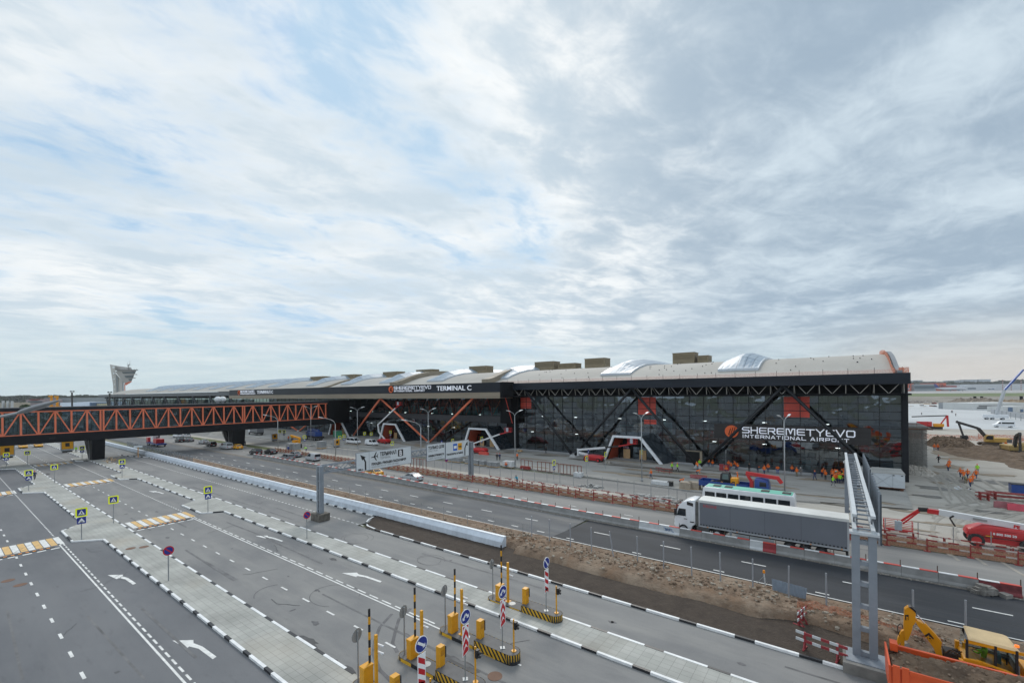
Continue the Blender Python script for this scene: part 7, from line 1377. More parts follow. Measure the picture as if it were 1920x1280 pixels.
def rubble(label, px, py, w, d, n, m, seed):
    c = G(px, py); t = thing('rubble_heap', label, 'rubble', (c.x, c.y, 0), 0, 'rubble heaps along the verge'); r = random.Random(seed)
    for k in range(n):
        x, y = r.gauss(0, w/2.2), r.gauss(0, d/2.2); s = r.uniform(.12, .38); b = MB(); z = max(.05, .55*(1-(abs(x)/w+abs(y)/d)))*r.random()+.08
        q = [Vector((r.uniform(.6, 1)*s*i, r.uniform(.6, 1)*s*j, z+r.uniform(.3, .6)*s*kk)) for kk in (-1, 1) for j in (-1, 1) for i in (-1, 1)]; a = r.uniform(0, 6); b.add([(x+v.x*math.cos(a)-v.y*math.sin(a), y+v.x*math.sin(a)+v.y*math.cos(a), v.z) for v in q], [(0, 2, 3, 1), (4, 5, 7, 6), (0, 1, 5, 4), (2, 6, 7, 3), (0, 4, 6, 2), (1, 3, 7, 5)]); b.build('chunk', m, t)
grc = mat('broken_concrete', (.34, .34, .33), .9, var=.2)
rubble('grey heap of broken slabs on the verge left of the lorry cab', 1252, 938, 2.6, 1.4, 60, grc, 1); rubble('grey heap of broken slabs behind the red fence, second from the lorry', 1212, 932, 2.2, 1.2, 40, grc, 2); rubble('small grey rubble patch among red poles in the verge centre', 1108, 912, 2., .9, 24, grc, 3); rubble('crumbled asphalt chunks at the foot of the worn red barrier', 1845, 1112, 1.6, .35, 40, mat('broken_asphalt', (.2, .19, .175), .9, var=.3), 4); rubble('pale broken slabs behind the mesh fence on the left plaza', 592, 836, 3., 1.2, 40, grc, 5)
st = thing('scattered_clods', 'clods and stones strewn over the brown clay bank', 'clods', (0, 0, 0)); st['kind'] = 'stuff'
b = MB(); r = random.Random(8)
for k in range(4200):
    x = r.uniform(-34, 12) if k < 3400 else r.uniform(-120, -28); t_ = min(.97, max(.05, r.gauss(.3, .25))); ya, yb_ = 34.9+.7*nz(x, 3, .3)+(.9 if x < -26 else 0), 41.
    y = ya+(yb_-ya)*t_; s = abs(r.gauss(0, .075))+.025; z = .02+BH(x, t_)+.22*nz(x, y, 1.1)+.17*nz(x, y, 2.7)+.12*(1-t_)+pit(x, y)
    b.ball((x, y, z), s, m=k % 3 % 2, nu=5, nv=3, sq=(1, r.uniform(.7, 1.3), .7))
o = b.build('clods', [clay_m, mat('pale_stone', (.3, .26, .21), .9, var=.2)], st); o['kind'] = 'stuff'
gs_ = MB()
for k in range(700):
    x = r.uniform(-110, 12); y = 49.35+r.gauss(0, .1)-(0 if x > -30 else -.6*min(1, (-30-x)*.03)); s = abs(r.gauss(0, .04))+.02; gs_.ball((x, y, .02), s, nu=5, nv=3, sq=(1, 1, .6))
gst = gs_.build('gravel_litter', mat('litter_stone', (.3, .28, .25), .9, var=.3)); gst['kind'] = 'stuff'; gst['label'] = 'loose gravel lying along the foot of the concrete barriers'; gst['category'] = 'gravel'
# netting, barricades and a warning lamp round the dug hole
t = thing('safety_net', 'orange plastic safety net sagging round the dug hole by the gantry', 'net', (0, 0, 0)); b = MB(); q = [(-2.4, 36.9), (-.9, 37.2), (.7, 36.9), (2.4, 36.4), (4.2, 36.2), (5.2, 36)]
netv = [[(x, y+.1*math.sin(i*2+k), .25+k*.3-.08*math.sin(i*1.7)) for k in range(4)] for i, (x, y) in enumerate([(q[j][0]+(q[j+1][0]-q[j][0])*s/4, q[j][1]+(q[j+1][1]-q[j][1])*s/4) for j in range(len(q)-1) for s in range(4)])]
b.loft(netv, caps=False, closed=False); b.build('net', netting('orange_net_fine', (.62, .22, .12), .42, .07), t)
def barricade(lab, loc, rz, L_=2.6):
    t = thing('barricade', lab, 'barricade', loc, rz, 'red and white barricades'); 
    for x in (.45, L_-.5):
        b = MB(); b.bar((x, 0, 0), (x, 0, 1.05), .12, .12); b.bar((x, -.35, .03), (x, .35, .03), .1); b.bar((x, -.3, .05), (x, 0, .5), .06); b.build('leg', bar_red, t)
    for z in (.55, .98):
        b = MB(); [b.bar((L_*k/6, -.07, z), (L_*(k+1)/6, -.07, z), .05, .16, k % 2) for k in range(6)]; b.build('board', [bar_wh, bar_red], t)
barricade('red and white barricade in front of the dug hole beside the gantry footing', (-2.15, 32.2, .1), R(-12)); barricade('red and white barricade seen end on left of the dug hole', (-2.3, 34.6, .1), R(75), 1.6)
t = thing('warning_lamp', 'amber warning lamp on a white tripod at the clay bank edge', 'warning lamp', (-4.75, 40.35, .25)); b = MB(); b.cyl((0, 0, 0), (-.1, 0, 1.0), .05); b.build('leg', bar_wh, t)
for dx, dy in ((-.6, .1), (.15, .3)): b = MB(); b.cyl((dx, dy, 0), (-.08, 0, .8), .02, n=5); b.build('leg', steel_g, t)
b = MB(); b.cyl((-.1, 0, 1.), (-.1, 0, 1.22), .1, .08); b.build('lamp', mat('amber_lens', (.7, .25, .02), .25), t)
t = thing('corrugated_sheet', 'bent grey corrugated steel sheet leaning on a fence post', 'steel sheet', (0, 0, 0)); b = MB(); vs = []
for i in range(49):
    u = i/48; x = -4.3+2.3*u; o_ = .03*math.sin(i*math.pi); y = 39.35-.1*u+(.03 if i % 2 else -.03); vs += [(x+.15*(1-u), y, .42-.1*u), (x+.08, y+.25, 1.22-.14*u)]
b.add(vs, [(2*i, 2*i+2, 2*i+3, 2*i+1) for i in range(48)]); b.build('sheet', mat('sheet_steel', (.33, .38, .44), .45, .4), t)
# pallets of paving, frames, boards
pst = mat('paving_stack', (.27, .28, .285), .85, var=.15); wrap_m = mat('film_wrap', (.55, .57, .58), .3, var=.15)
def stack():
    t = thing('paving_stack', '', 'paving stack', (0, 0, 0), 0, 'stacks of grey paving on the plaza'); b = MB(); b.box(-.55, .55, -.5, .5, 0, .12); b.build('pallet', ply, t)
    for k in range(4): b = MB(); b.box(-.52+.01*k, .5, -.47, .47, .12+.2*k, .31+.2*k); b.build('course', pst, t)
    return t
sk = stack()
for i, (px, py) in enumerate(((845, 864), (853, 865), (861, 866), (879, 868), (888, 869), (896, 870.5), (906, 872), (920, 874), (930, 875))): p = G(px, py, .1); place(sk, 'stack of grey paving blocks left of the gantry column' if i < 3 else ('stack of grey paving blocks in the row of four right of gantry column' if i < 7 else 'stack of grey paving blocks in the pair near the walkers in black'), (p.x, p.y, .1), R(rz_.uniform(-6, 6)), group=('stacks left of column', 'stacks right of column', 'pair of stacks')[0 if i < 3 else 1 if i < 7 else 2], scale=(1.3, 1.2, 1.15))
for i, (px, py, z) in enumerate(((546, 845, .1), (554, 845, .1), (603, 840, .1))): p = G(px, py, z); place(sk, ('left big grey block stack by the person in blue', 'right big grey block stack by the person in blue', 'wide grey block stack behind the mesh fence')[i], (p.x, p.y, z), 0, 'big block stacks behind the verge fence', (2.2, 2, 2.4))
def simple(name, lab, cat, px, py, z, parts):
    p = G(px, py, z); t = thing(name, lab, cat, (p.x, p.y, z))
    for nm, m, boxes in parts: b = MB(); [b.box(*q) for q in boxes]; b.build(nm, m, t, bevel=.02)
    return t
simple('wrapped_bundle', 'plastic wrapped bundle of paving beside the crouching worker', 'bundle', 955, 875, .1, [('wrapped_load', wrap_m, [(-1.3, 1.2, -.7, .7, .12, 1.3)]), ('pallet', ply, [(-1.3, 1.2, -.7, .7, 0, .12)])])
simple('slab_bundle', 'white wrapped slab bundle lying near the lone striding worker', 'bundle', 1239, 909, .05, [('wrapped_load', wrap_m, [(-1.5, 1.5, -.6, .6, .1, .7)]), ('pallet', ply, [(-1.4, 1.4, -.5, .5, 0, .1)])])
simple('black_crate', 'small black crate right of the white slab bundle', 'crate', 1257, 911, .05, [('box', s_blk, [(-.4, .4, -.4, .4, 0, .75)]), ('lid', chass, [(-.42, .42, -.42, .42, .75, .8)])])
simple('white_sack', 'white building sack right of the brown steel frames', 'sack', 1085, 893, .05, [('sack', wrap_m, [(-.8, .8, -.6, .6, 0, .8)]), ('tie', pole_g, [(-.1, .1, -.1, .1, .8, .95)])])
for px, lab in ((1286, 'left pallet of sand coloured stones beside the bending worker'), (1302, 'right pallet of sand coloured stones by the flatbed tail')): simple('stone_pallet', lab, 'stone pallet', px, 916, .05, [('stones', mat('sand_stone', (.33, .28, .22), .9, var=.2), [(-.85, .85, -.7, .7, .12, 1.15)]), ('pallet', ply, [(-.85, .85, -.7, .7, 0, .12)])])
simple('red_box', 'low red plastic barrier below the frames beside the lamp', 'barrier', 985, 879, .1, [('barrier', rp_red, [(-1.2, 1.2, -.25, .25, 0, .55)]), ('cap', rp_red, [(-1.1, 1.1, -.15, .15, .55, .65)])])
simple('red_box', 'low red plastic barrier on the plaza right of the red lined portal', 'barrier', 907, 852, .1, [('barrier', r_paint, [(-1.5, 1.5, -.3, .3, 0, .7)]), ('cap', r_paint, [(-1.3, 1.3, -.15, .15, .7, .8)])])
brn = mat('brown_primer', (.2, .075, .055), .7, var=.2)
def frame(lab, x0, y0, x1, y1, h, n, m=brn):
    t = thing('steel_frame', lab, 'steel frame', (0, 0, 0), 0, 'brown steel frames on the plaza'); a = Vector((x0, y0, .1)); c = Vector((x1, y1, .1)); 
    for k in range(n+1): p = a+(c-a)*k/n; b = MB(); b.bar(p, p+Vector((0, 0, h)), .1); b.build('upright', m, t)
    for z in (.05, h): b = MB(); b.bar(a+Vector((0, 0, z)), c+Vector((0, 0, z)), .1); b.build('rail', m, t)
    return t
for lab, p0, p1, h, n in (('long brown steel frame left of the crossing sign', (1008, 883), (1047, 887), 1.9, 5), ('long brown steel frame right of the crossing sign', (1050, 888), (1090, 893), 1.9, 6), ('small brown steel frame over a red barrier by the lamp', (977, 876), (998, 880), 1.7, 3), ('brown steel frame behind the fence under the bus lane board', (770, 876), (799, 880), 2., 5)): a, c = G(*p0), G(*p1); frame(lab, a.x, a.y, c.x, c.y, h, n)
for i, (px, py) in enumerate(((1235, 886), (1245, 888), (1255, 889))): p = G(px, py, .05); t = thing('red_trestle', ('left', 'middle', 'right')[i]+' red pipe trestle near the two workers in lime vests', 'trestle', (p.x, p.y, .05), 0, 'red trestles'); b = MB(); b.bar((-.6, 0, 1.), (.6, 0, 1.), .08, .15); b.bar((-.6, 0, .5), (.6, 0, .5), .06, .12); b.build('rail', rp_red, t); b = MB(); b.bar((0, 0, 0), (0, 0, 1.), .07); b.bar((-.3, -.3, .03), (.3, .3, .03), .05); b.build('post', rp_red, t)
simple('red_board_stack', 'stack of dark red boards before the glass with workers around it', 'board stack', 1358, 882, .1, [('board', bar_red, [(-.9, -.1, -.1, .0, 0, 1.3), (0, .9, -.05, .06, 0, 1.2)]), ('foot', chass, [(-.9, .9, .1, .4, 0, .1)])])
simple('red_mesh_panel', 'red mesh panel lying before the V strut foot', 'mesh panel', 1312, 897, .05, [('panel', netting('red_mesh', (.45, .08, .1), .45, .1), [(-1.6, 1.2, -.4, .4, .1, .6)]), ('rail', rp_red, [(-1.6, 1.2, -.02, .02, .6, .66)])])
for i, (px, py) in enumerate(((1060, 853), (975, 846))): simple('sand_bag', ('sand coloured bag beside the red lift wheels', 'brown crate lying at the glass foot by the left lamp')[i], 'bag', px+(80 if i == 0 else 0), py+(15 if i == 0 else 0), .1, [('bag', sand if i == 0 else ply, [(-.6, .6, -.4, .4, 0, .4)]), ('strap', chass, [(-.05, .05, -.41, .41, 0, .42)])])
def red_pipe_pile(lab, px, py, L_):
    p = G(px, py); t = thing('pipe_barrier_pile', lab, 'barrier pile', (p.x, p.y, 0), 0, 'piled red pipe barriers'); r = random.Random(int(px))
    for k in range(6):
        b = MB(); y = -.6+.25*k
        for z in (.5, 1.0): b.bar((-L_/2+r.uniform(-.3, .3), y, z), (L_/2+r.uniform(-.3, .3), y+r.uniform(-.3, .3), z), .07, .1)
        for x in (-L_/3, L_/3): b.bar((x, y, 0), (x, y, 1.1), .08)
        b.build('barrier', rp_red, t)
red_pipe_pile('long pile of red pipe barriers at the right edge of the sandy yard', 1895, 938, 4.5); red_pipe_pile('small bunch of red pipe barriers on the sandy yard', 1845, 937, 1.2)
for px, py, m, lab in ((1884, 952, mat('faded_red', (.28, .1, .11), .6, var=.2), 'faded red plastic road barrier on the sandy yard'), (1910, 957, mat('pink_red', (.5, .06, .09), .55, var=.15), 'bright red plastic road barrier at the right edge of the yard')):
    p = G(px, py); t = thing('plastic_barrier', lab, 'road barrier', (p.x, p.y, 0), R(-4)); b = MB(); b.prism([(-.3, 0), (-.12, .8), (.12, .8), (.3, 0)], 'x', -1., 1.); b.build('shell', m, t, bevel=.05); b = MB(); b.box(-.8, .8, -.06, .06, .8, .86); b.build('lip', m, t)
simple('rubbish_skip', 'dark blue skip at the right edge beside piled red barriers', 'skip', 1912, 925, 0, [('tub', P_bl, [(-1, 1.6, -.7, .7, .1, 1.4)]), ('lid', chass, [(-1, 1.6, -.75, .75, 1.4, 1.5)])])
t = thing('timber_scraps', 'loose pile of wooden scraps beside the near bridge pier', 'timber', tuple(G(208, 868))); r = random.Random(3)
for k in range(16): b = MB(); a = Vector((r.uniform(-1, 1), r.uniform(-.8, .8), r.uniform(.05, .9))); b.bar(a, a+Vector((r.uniform(-1.3, 1.3), r.uniform(-1.3, 1.3), r.uniform(-.5, .9))), .12, .04); b.build('plank', ply, t)
def kiosk(px, py, lab, z=.13, s=1.):
    p = G(px, py, z); t = thing('information_panel', lab, 'display panel', (p.x, p.y, z), 0, 'orange fronted display panels'); b = MB(); b.box(-.35*s, .35*s, -.9*s, .9*s, .25*s, 2.3*s); b.build('housing', steel_g, t, bevel=.03); b = MB(); b.box(.35*s, .37*s, -.8*s, .8*s, .6*s, 2.2*s); b.build('front', yel, t); b = MB(); b.box(.37*s, .38*s, -.3*s, .3*s, 1.1*s, 1.8*s); b.build('symbol', s_blk, t); b = MB(); b.box(-.3*s, .3*s, -.7*s, .7*s, 0, .25*s); b.build('base', s_blk, t)
kiosk(13, 858, 'orange fronted display panel at the left edge beneath the footbridge', s=1.5); kiosk(126, 847, 'orange fronted display panel left of the near bridge pier', s=1.5); kiosk(631, 838, 'yellow box panel on the plaza between crossing signs', .1, 1.1); kiosk(514.5, 826, 'dark display panel on the plaza under the footbridge', .1, 1.1)
simple('green_kiosk', 'small green kiosk at the foot of the leftmost portal', 'kiosk', 633, 819, .1, [('hut', mat('kiosk_green', (.06, .3, .17), .5), [(-1.4, 1.4, -1, 1, 0, 2.4)]), ('roof', steel_g, [(-1.5, 1.5, -1.1, 1.1, 2.4, 2.5)])])
p = G(259, 857); t = thing('name_board', 'small white board on an orange post at the kerb bend by the parapet', 'road sign', tuple(p)); b = MB(); b.bar((0, 0, 0), (0, 0, 2.7), .18); b.build('post', mat('post_orange', (.5, .25, .08), .6), t); b = MB(); b.box(-.05, .05, -.9, .9, 2.6, 3.1); b.build('board', sign_w, t)
for i, (px, py) in enumerate(((178, 858), (183, 857.5), (191, 857))): p = G(px, py); t = thing('traffic_cone', 'small orange cone at the foot of the near bridge pier', 'traffic cone', (p.x, p.y, 0), 0, 'cones at the near pier'); b = MB(); b.cyl((0, 0, 0), (0, 0, .6), .2, .04, n=10); b.build('cone', orange, t); b = MB(); b.box(-.25, .25, -.25, .25, 0, .04); b.build('foot', s_blk, t)
# orange nets, striped boards and site huts beyond
for pts, lab in (([(17, 190), (32, 192), (45, 184)], 'orange safety net fence behind the left excavator'), ([(36, 200), (62, 195), (80, 190)], 'orange safety net fence below the minibus'), ([(38, 168), (52, 160), (62, 158)], 'orange safety net fence at the right edge behind the excavator')):
    t = thing('safety_net_fence', lab, 'net fence', (0, 0, 0), 0, 'orange net fences'); b = MB(); b.loft([[(x, y, 0), (x, y, 1.5)] for x, y in pts], caps=False, closed=False); b.build('net', rednet, t); [MB().bar((x, y, 0), (x, y, 1.7), .08).build('post', rp_red, t) for x, y in pts]
t = thing('striped_board', 'red and white striped boards on the ground behind the right excavator', 'barrier board', (44, 178, 0)); b = MB(); [b.box(k*.9, k*.9+.9, 0, .1, .2, 1., k % 2) for k in range(16)]; b.build('board', [bar_wh, bar_red], t); b = MB(); [b.box(k*4., k*4+.2, 0, .3, 0, .2) for k in range(4)]; b.build('foot', chass, t)
def pxbox(x0, x1, y0, y1, D, th, m, name, parent, base=None):
    q = [PD(x0, y1, D), PD(x1, y1, D), PD(x1, y0, D), PD(x0, y0, D)]; zb = min(q[0].z, q[1].z) if base is None else base; zt = max(q[2].z, q[3].z); f = Vector((FV[0], FV[1], 0))*th; a, c = q[0], q[1]
    b = MB(); b.add([(a.x, a.y, zb), (c.x, c.y, zb), (c.x, c.y, zt), (a.x, a.y, zt)]+[(a.x+f.x, a.y+f.y, zb), (c.x+f.x, c.y+f.y, zb), (c.x+f.x, c.y+f.y, zt), (a.x+f.x, a.y+f.y, zt)], [(3, 2, 1, 0), (4, 5, 6, 7), (0, 1, 5, 4), (1, 2, 6, 5), (2, 3, 7, 6), (3, 0, 4, 7)]); return b.build(name, m, parent)
hutw = mat('hut_white', (.55, .56, .55), .6, var=.1, scale=.1); hutg = mat('hut_grey', (.28, .3, .32), .6, var=.15, scale=.1); fenceg = mat('sheet_fence', (.3, .32, .35), .6, var=.12, scale=.3, stretch=(4, 4, 1)); fb = mat('far_blue', (.1, .16, .26), .5); darkw = mat('far_window', (.05, .06, .07), .4)
t = thing('site_hall', 'long white site hall with black window strips behind the sheet fence', 'hall', (0, 0, 0)); pxbox(1824, 1925, 755.5, 769, 318, 22, hutw, 'wall', t, 0); pxbox(1833, 1863, 763.5, 765, 317.6, .3, darkw, 'window_strip', t); pxbox(1836, 1880, 760, 761, 317.6, .3, darkw, 'window_strip', t)
t = thing('site_shed', 'grey open ended shed at the left end of the white site hall', 'shed', (0, 0, 0)); pxbox(1809, 1823, 756, 769, 325, 20, hutg, 'wall', t, 0); pxbox(1814, 1821, 760, 769, 324.7, .2, darkw, 'opening', t, 0)
t = thing('site_hut', 'pale hut with blue doors above the sheet fence at the right edge', 'hut', (0, 0, 0)); pxbox(1882, 1925, 762, 774, 285, 10, hutw, 'wall', t, 0); pxbox(1891, 1899, 763.5, 773, 284.7, .2, fb, 'door', t); pxbox(1914, 1919, 767, 773, 284.7, .2, fb, 'door', t); pxbox(1905, 1909, 762, 783, 281, .3, hutw, 'pillar', t, 0)
t = thing('sheet_fence', 'grey sheet steel fence running along the right side of pale apron', 'fence', (0, 0, 0)); a, c = G(1858, 775), G(1925, 791); a2 = c; b = MB(); b.bar(a+Vector((0, 0, 1.4)), c+Vector((6, -40, 1.4)), .2, 2.8); b.build('sheeting', fenceg, t); [MB().bar((a+(c-a)*k/8), (a+(c-a)*k/8)+Vector((0, 0, 3.)), .2).build('post', pole_g, t) for k in range(9)]
for px, y0, y1, D in ((1829.5, 743.5, 755, 520), (1842.5, 743.5, 755, 520), (1917, 743, 756, 480)): t = thing('dark_pier', 'dark square pier standing behind the white site hall', 'pier', (0, 0, 0), 0, 'dark piers behind the site hall'); pxbox(px-1.2, px+1.2, y0, y1, D, 2, blk2, 'shaft', t, 0); pxbox(px-1.4, px+1.4, y0-.6, y0, D, 2.4, blk2, 'cap', t)
r = random.Random(4)
for k in range(26): p = G(1702+r.uniform(0, 115), 757+r.uniform(-8, 6)); t = thing('site_clutter', 'piece of building material lying along the far edge of the pale apron', 'building material', (p.x, p.y, 0), r.uniform(0, 3), 'building materials along the far apron edge'); b = MB(); b.box(-r.uniform(1, 3.5), r.uniform(1, 3), -1, 1, 0, r.uniform(.4, 1.6)); b.build('load', r.choice((rust, hutw, hutg, dk, ply, rp_red)), t); b = MB(); b.box(-.8, .8, -1.1, 1.1, 0, .25); b.build('pallet', ply, t)
for px, py in ((1728, 778), (1792, 780), (1786, 774), (1784, 774)): p = G(px, py); person('stand', 'grey', 'black', 'orange', (p.x, p.y, 0), 0, 'tiny figure standing on the pale concrete apron', 'figures on the apron')
t = thing('red_awning', 'low red strip of barriers on the far side of the pale apron', 'barrier', (0, 0, 0)); pxbox(1735, 1756, 759, 760.6, 560, 1, rp_red, 'strip', t); pxbox(1728, 1733, 759.5, 761.5, 556, 2, sand, 'mound', t, 0)
# ---------------------------------------------------------------- distance: airport buildings, aircraft, woods
orf = mat('far_orange', (.55, .12, .07), .7, var=.05); fgrey = mat('far_grey', (.26, .29, .31), .6, var=.12, scale=.02); fgl = mat('far_glass', (.07, .1, .12), .3, var=.25, scale=.03); fwh = mat('far_white', (.5, .52, .54), .6, var=.06, scale=.05)
def far(lab, cat, name, specs):
    t = thing(name, lab, cat, (0, 0, 0), 0, 'distant airport buildings')
    for nm, m, x0, x1, y0, y1, D, th in specs: pxbox(x0, x1, y0, y1, D, th, m, nm, t, None if nm in ('window_band', 'doorway') else 0)
far('distant orange block terminal with dark slots behind the white airliner', 'building', 'far_terminal', [('wall', orf, 1756, 1774, 718, 729, 1500, 60), ('window_band', fgl, 1761.5, 1763, 720, 727, 1499, .5), ('window_band', fgl, 1766, 1767.5, 720, 727, 1499, .5)])
far('distant orange block cut by the terminal corner', 'building', 'far_terminal', [('wall', orf, 1690, 1713, 719, 729, 1500, 60), ('window_band', fgl, 1705, 1706.5, 721, 727, 1499, .5)])
far('distant low grey glazed hall between two orange blocks', 'building', 'far_terminal', [('wall', fgrey, 1714, 1755, 720, 730, 1490, 60), ('window_band', fgl, 1715, 1754, 723, 728, 1489, .5)])
far('distant white hall with a red roof edge right of the orange block', 'building', 'far_terminal', [('wall', fwh, 1776, 1801, 724, 731, 1480, 50), ('roof', rp_red, 1776, 1794, 723, 724.2, 1478, 50), ('window_band', fgl, 1780, 1799, 726, 728, 1479, .5)])
far('distant pale box building in the middle of the airfield row', 'building', 'far_terminal', [('wall', fwh, 1811, 1834, 725, 731, 1470, 50), ('window_band', fgl, 1815, 1830, 727, 729, 1469, .5)])
far('distant long dark glazed terminal at the right edge', 'building', 'far_terminal', [('wall', fgrey, 1834, 1930, 721, 731, 1500, 80), ('window_band', fgl, 1836, 1928, 724, 729.5, 1499, .5), ('roof', fwh, 1800, 1930, 720.5, 722, 1497, 90)])
def plane(lab, xa, xb, yb, D, tail_m, flip=1):
    t = thing('airliner', lab, 'aeroplane', (0, 0, 0), 0, 'parked airliners'); a, c = PD(xa, yb, D), PD(xb, yb, D); a.z = c.z = max(a.z, c.z)+1.; L_ = (c-a).length; d = (c-a).normalized(); r_ = L_*.045; u = Vector((0, 0, 1)); n = d.cross(u)
    b = MB(); b.loft([[a+d*L_*s+u*(dz*r_)+(n*math.cos(k*.5236)+u*math.sin(k*.5236))*r_*rr_ for k in range(12)] for s, rr_, dz in ((0, .1, .5), (.12, .6, .3), (.28, 1, 0), (.85, 1, 0), (.95, .7, -.15), (1, .12, -.3))]); b.build('fuselage', fwh, t, smooth=True)
    b = MB(); q = a+d*L_*.03; b.add([q+n*.3, a+d*L_*.2+n*.3, a+d*L_*.03+u*L_*.16+n*.3, a-d*L_*.04+u*L_*.16+n*.3]+[q-n*.3, a+d*L_*.2-n*.3, a+d*L_*.03+u*L_*.16-n*.3, a-d*L_*.04+u*L_*.16-n*.3], [(0, 1, 2, 3), (7, 6, 5, 4), (0, 4, 5, 1), (1, 5, 6, 2), (2, 6, 7, 3), (3, 7, 4, 0)]); b.build('tail_fin', tail_m, t)
    for s in (-1, 1): b = MB(); p = a+d*L_*.6-u*r_*.5; b.loft([[p+d*2, p+d*2+u*.5, p-d*5+u*.5, p-d*5], [p-d*9+n*s*L_*.4, p-d*9+n*s*L_*.4+u*.3, p-d*12+n*s*L_*.4+u*.3, p-d*12+n*s*L_*.4]]); b.build('wing', fwh, t); b = MB(); e = a+d*L_*.62+n*s*L_*.14-u*r_*1.1; b.cyl(e-d*3, e+d*3, 1.4, n=10); b.build('engine', fb, t)
    b = MB(); b.cyl(a+d*L_*.5-u*r_*.9, a+d*L_*.5-u*(r_+3), .5); b.cyl(a+d*L_*.88-u*r_*.9, a+d*L_*.88-u*(r_+3), .4); b.build('landing_gear', chass, t)
tb_ = mat('tail_blue', (.03, .05, .2), .4)
plane('white airliner with a dark blue tail parked before the orange block', 1753, 1812, 729.5, 1240, tb_); plane('airliner tail and fuselage peeping out right of the terminal corner', 1690, 1706, 729.5, 1260, tb_); plane('small white airliner parked before the long dark terminal', 1846, 1866, 728.5, 1350, fwh)
for px in (1880.5, 1896.5, 1915): t = thing('lattice_mast', 'red and white banded mast on the airfield at the right', 'mast', (0, 0, 0), 0, 'banded masts'); [pxbox(px-.45, px+.45, 713+2*k, 715+2*k, 900, .9, (rp_red, bar_wh)[k % 2], 'mast_section', t) for k in range(9)]
wood_m = [mat('wood_dark', (.035, .05, .03), .9, var=.3, scale=.02), mat('wood_mid', (.055, .07, .04), .9, var=.3, scale=.02), mat('wood_pale', (.09, .1, .075), .9, var=.3, scale=.02)]
def wood(lab, x0, x1, ytop, D, n, seed, spread=120, amp=2.):
    t = thing('distant_wood', lab, 'wood', (0, 0, 0)); t['kind'] = 'stuff'; r = random.Random(seed); b = MB(); leaf = lambda c, s, m: [b.add([(c[0]+s*math.cos(a0), c[1]+s*math.sin(a0), c[2]-s*.5), (c[0]-s*math.cos(a0), c[1]-s*math.sin(a0), c[2]-s*.5), (c[0]+r.uniform(-.4, .4)*s, c[1]+r.uniform(-.4, .4)*s, c[2]+s*.7)], [(0, 1, 2)], m) for a0 in (r.uniform(0, 3.1),)]
    for k in range(n):
        px = r.uniform(x0, x1); d = D+r.uniform(0, spread); p = PD(px, ytop(px)+amp*(r.random()**2)*1.3, d); g0 = -2; h = p.z-g0; w = h*r.uniform(.18, .3); m = r.choice((0, 0, 1, 1, 2))
        b.cyl((p.x, p.y, g0), (p.x, p.y, g0+h*.5), w*.1, n=4, m=2)
        for j in range(26):
            tt = r.random(); q = (p.x+r.gauss(0, w*.5*(1.1-tt)), p.y+r.gauss(0, w*.5*(1.1-tt)), g0+h*(.3+.66*tt)); leaf(q, w*r.uniform(.35, .7), m if r.random() < .7 else r.choice((0, 1, 2)))
    o = b.build('trees', wood_m, t); o['kind'] = 'stuff'
wood('dark far wood along the left horizon beyond the footbridge', -10, 300, lambda x: 741.5-.006*x+.8*math.sin(x*.11), 1500, 900, 21, 200, 1.6)
wood('dark far wood along the right horizon behind the airport buildings', 1700, 1930, lambda x: 715.5-max(0, x-1850)*.06+.8*math.sin(x*.2), 2300, 700, 22, 250, 2.)
for k, (x0, x1, y0) in enumerate(((1708, 1716, 714), (1720, 1730, 713), (1733, 1752, 715.5), (1781, 1789, 713.5), (1800, 1807, 713), (1809, 1832, 712), (1836, 1858, 711.5))): t = thing('city_block', ('pale tower block at the far left of the skyline', 'wider tower block second from left on the skyline', 'long low block on the skyline left of the orange hall', 'grey block on the skyline above the airliner', 'narrow block on the skyline above white hall', 'broad block on the skyline in the middle of the far right', 'broad block on the skyline before the rising wood')[k], 'building', (0, 0, 0), 0, 'city blocks on the skyline'); pxbox(x0, x1, y0, 722, 3600, 60, mat('city_haze', (.2, .235, .27), .8, var=.1, scale=.01), 'wall', t, 0); pxbox(x0+.5, x1-.5, y0-.4, y0, 3610, 40, MATS['city_haze'], 'roof', t)
# left distance
def farl(lab, cat, name, specs):
    t = thing(name, lab, cat, (0, 0, 0), 0, 'distant buildings beyond the footbridge')
    for nm, m, x0, x1, y0, y1, D, th in specs: pxbox(x0, x1, y0, y1, D, th, m, nm, t, None if nm in ('window_band', 'stripe') else 0)
farl('long pale grey warehouse in the distance left of the control tower', 'building', 'far_warehouse', [('wall', mat('shed_grey', (.3, .32, .33), .7, var=.06, scale=.02), 82, 206, 747.5, 758, 760, 60), ('roof', fgrey, 82, 206, 746.3, 747.6, 758, 64)])
farl('distant building with a red roof edge and pale walls', 'building', 'far_warehouse', [('wall', mat('far_pink', (.32, .26, .27), .7, var=.15, scale=.05), 49, 82, 749, 757, 720, 30), ('stripe', rp_red, 55, 70, 748.3, 749.6, 718, 31), ('window_band', fgl, 52, 78, 752, 754, 719, .5)])
farl('bright white shed roof above the footbridge', 'building', 'far_shed', [('wall', mat('shed_white', (.62, .7, .8), .5, var=.03), 113, 168, 754.6, 766, 420, 30), ('end_bay', fb, 168, 172, 754, 766, 419, 26), ('annex', mat('shed_cream', (.5, .48, .35), .6), 172, 190, 756.5, 766, 424, 20)])
farl('pale low buildings with white columns at the far left', 'building', 'far_warehouse', [('wall', mat('far_cream', (.4, .36, .3), .7, var=.2, scale=.08), -4, 22, 755, 768, 520, 20), ('column', fwh, 3, 5, 751, 757, 518, 2), ('column', fwh, 12, 14, 751.5, 757, 518, 2), ('column', fwh, 20, 22, 751.5, 760, 518, 2)])
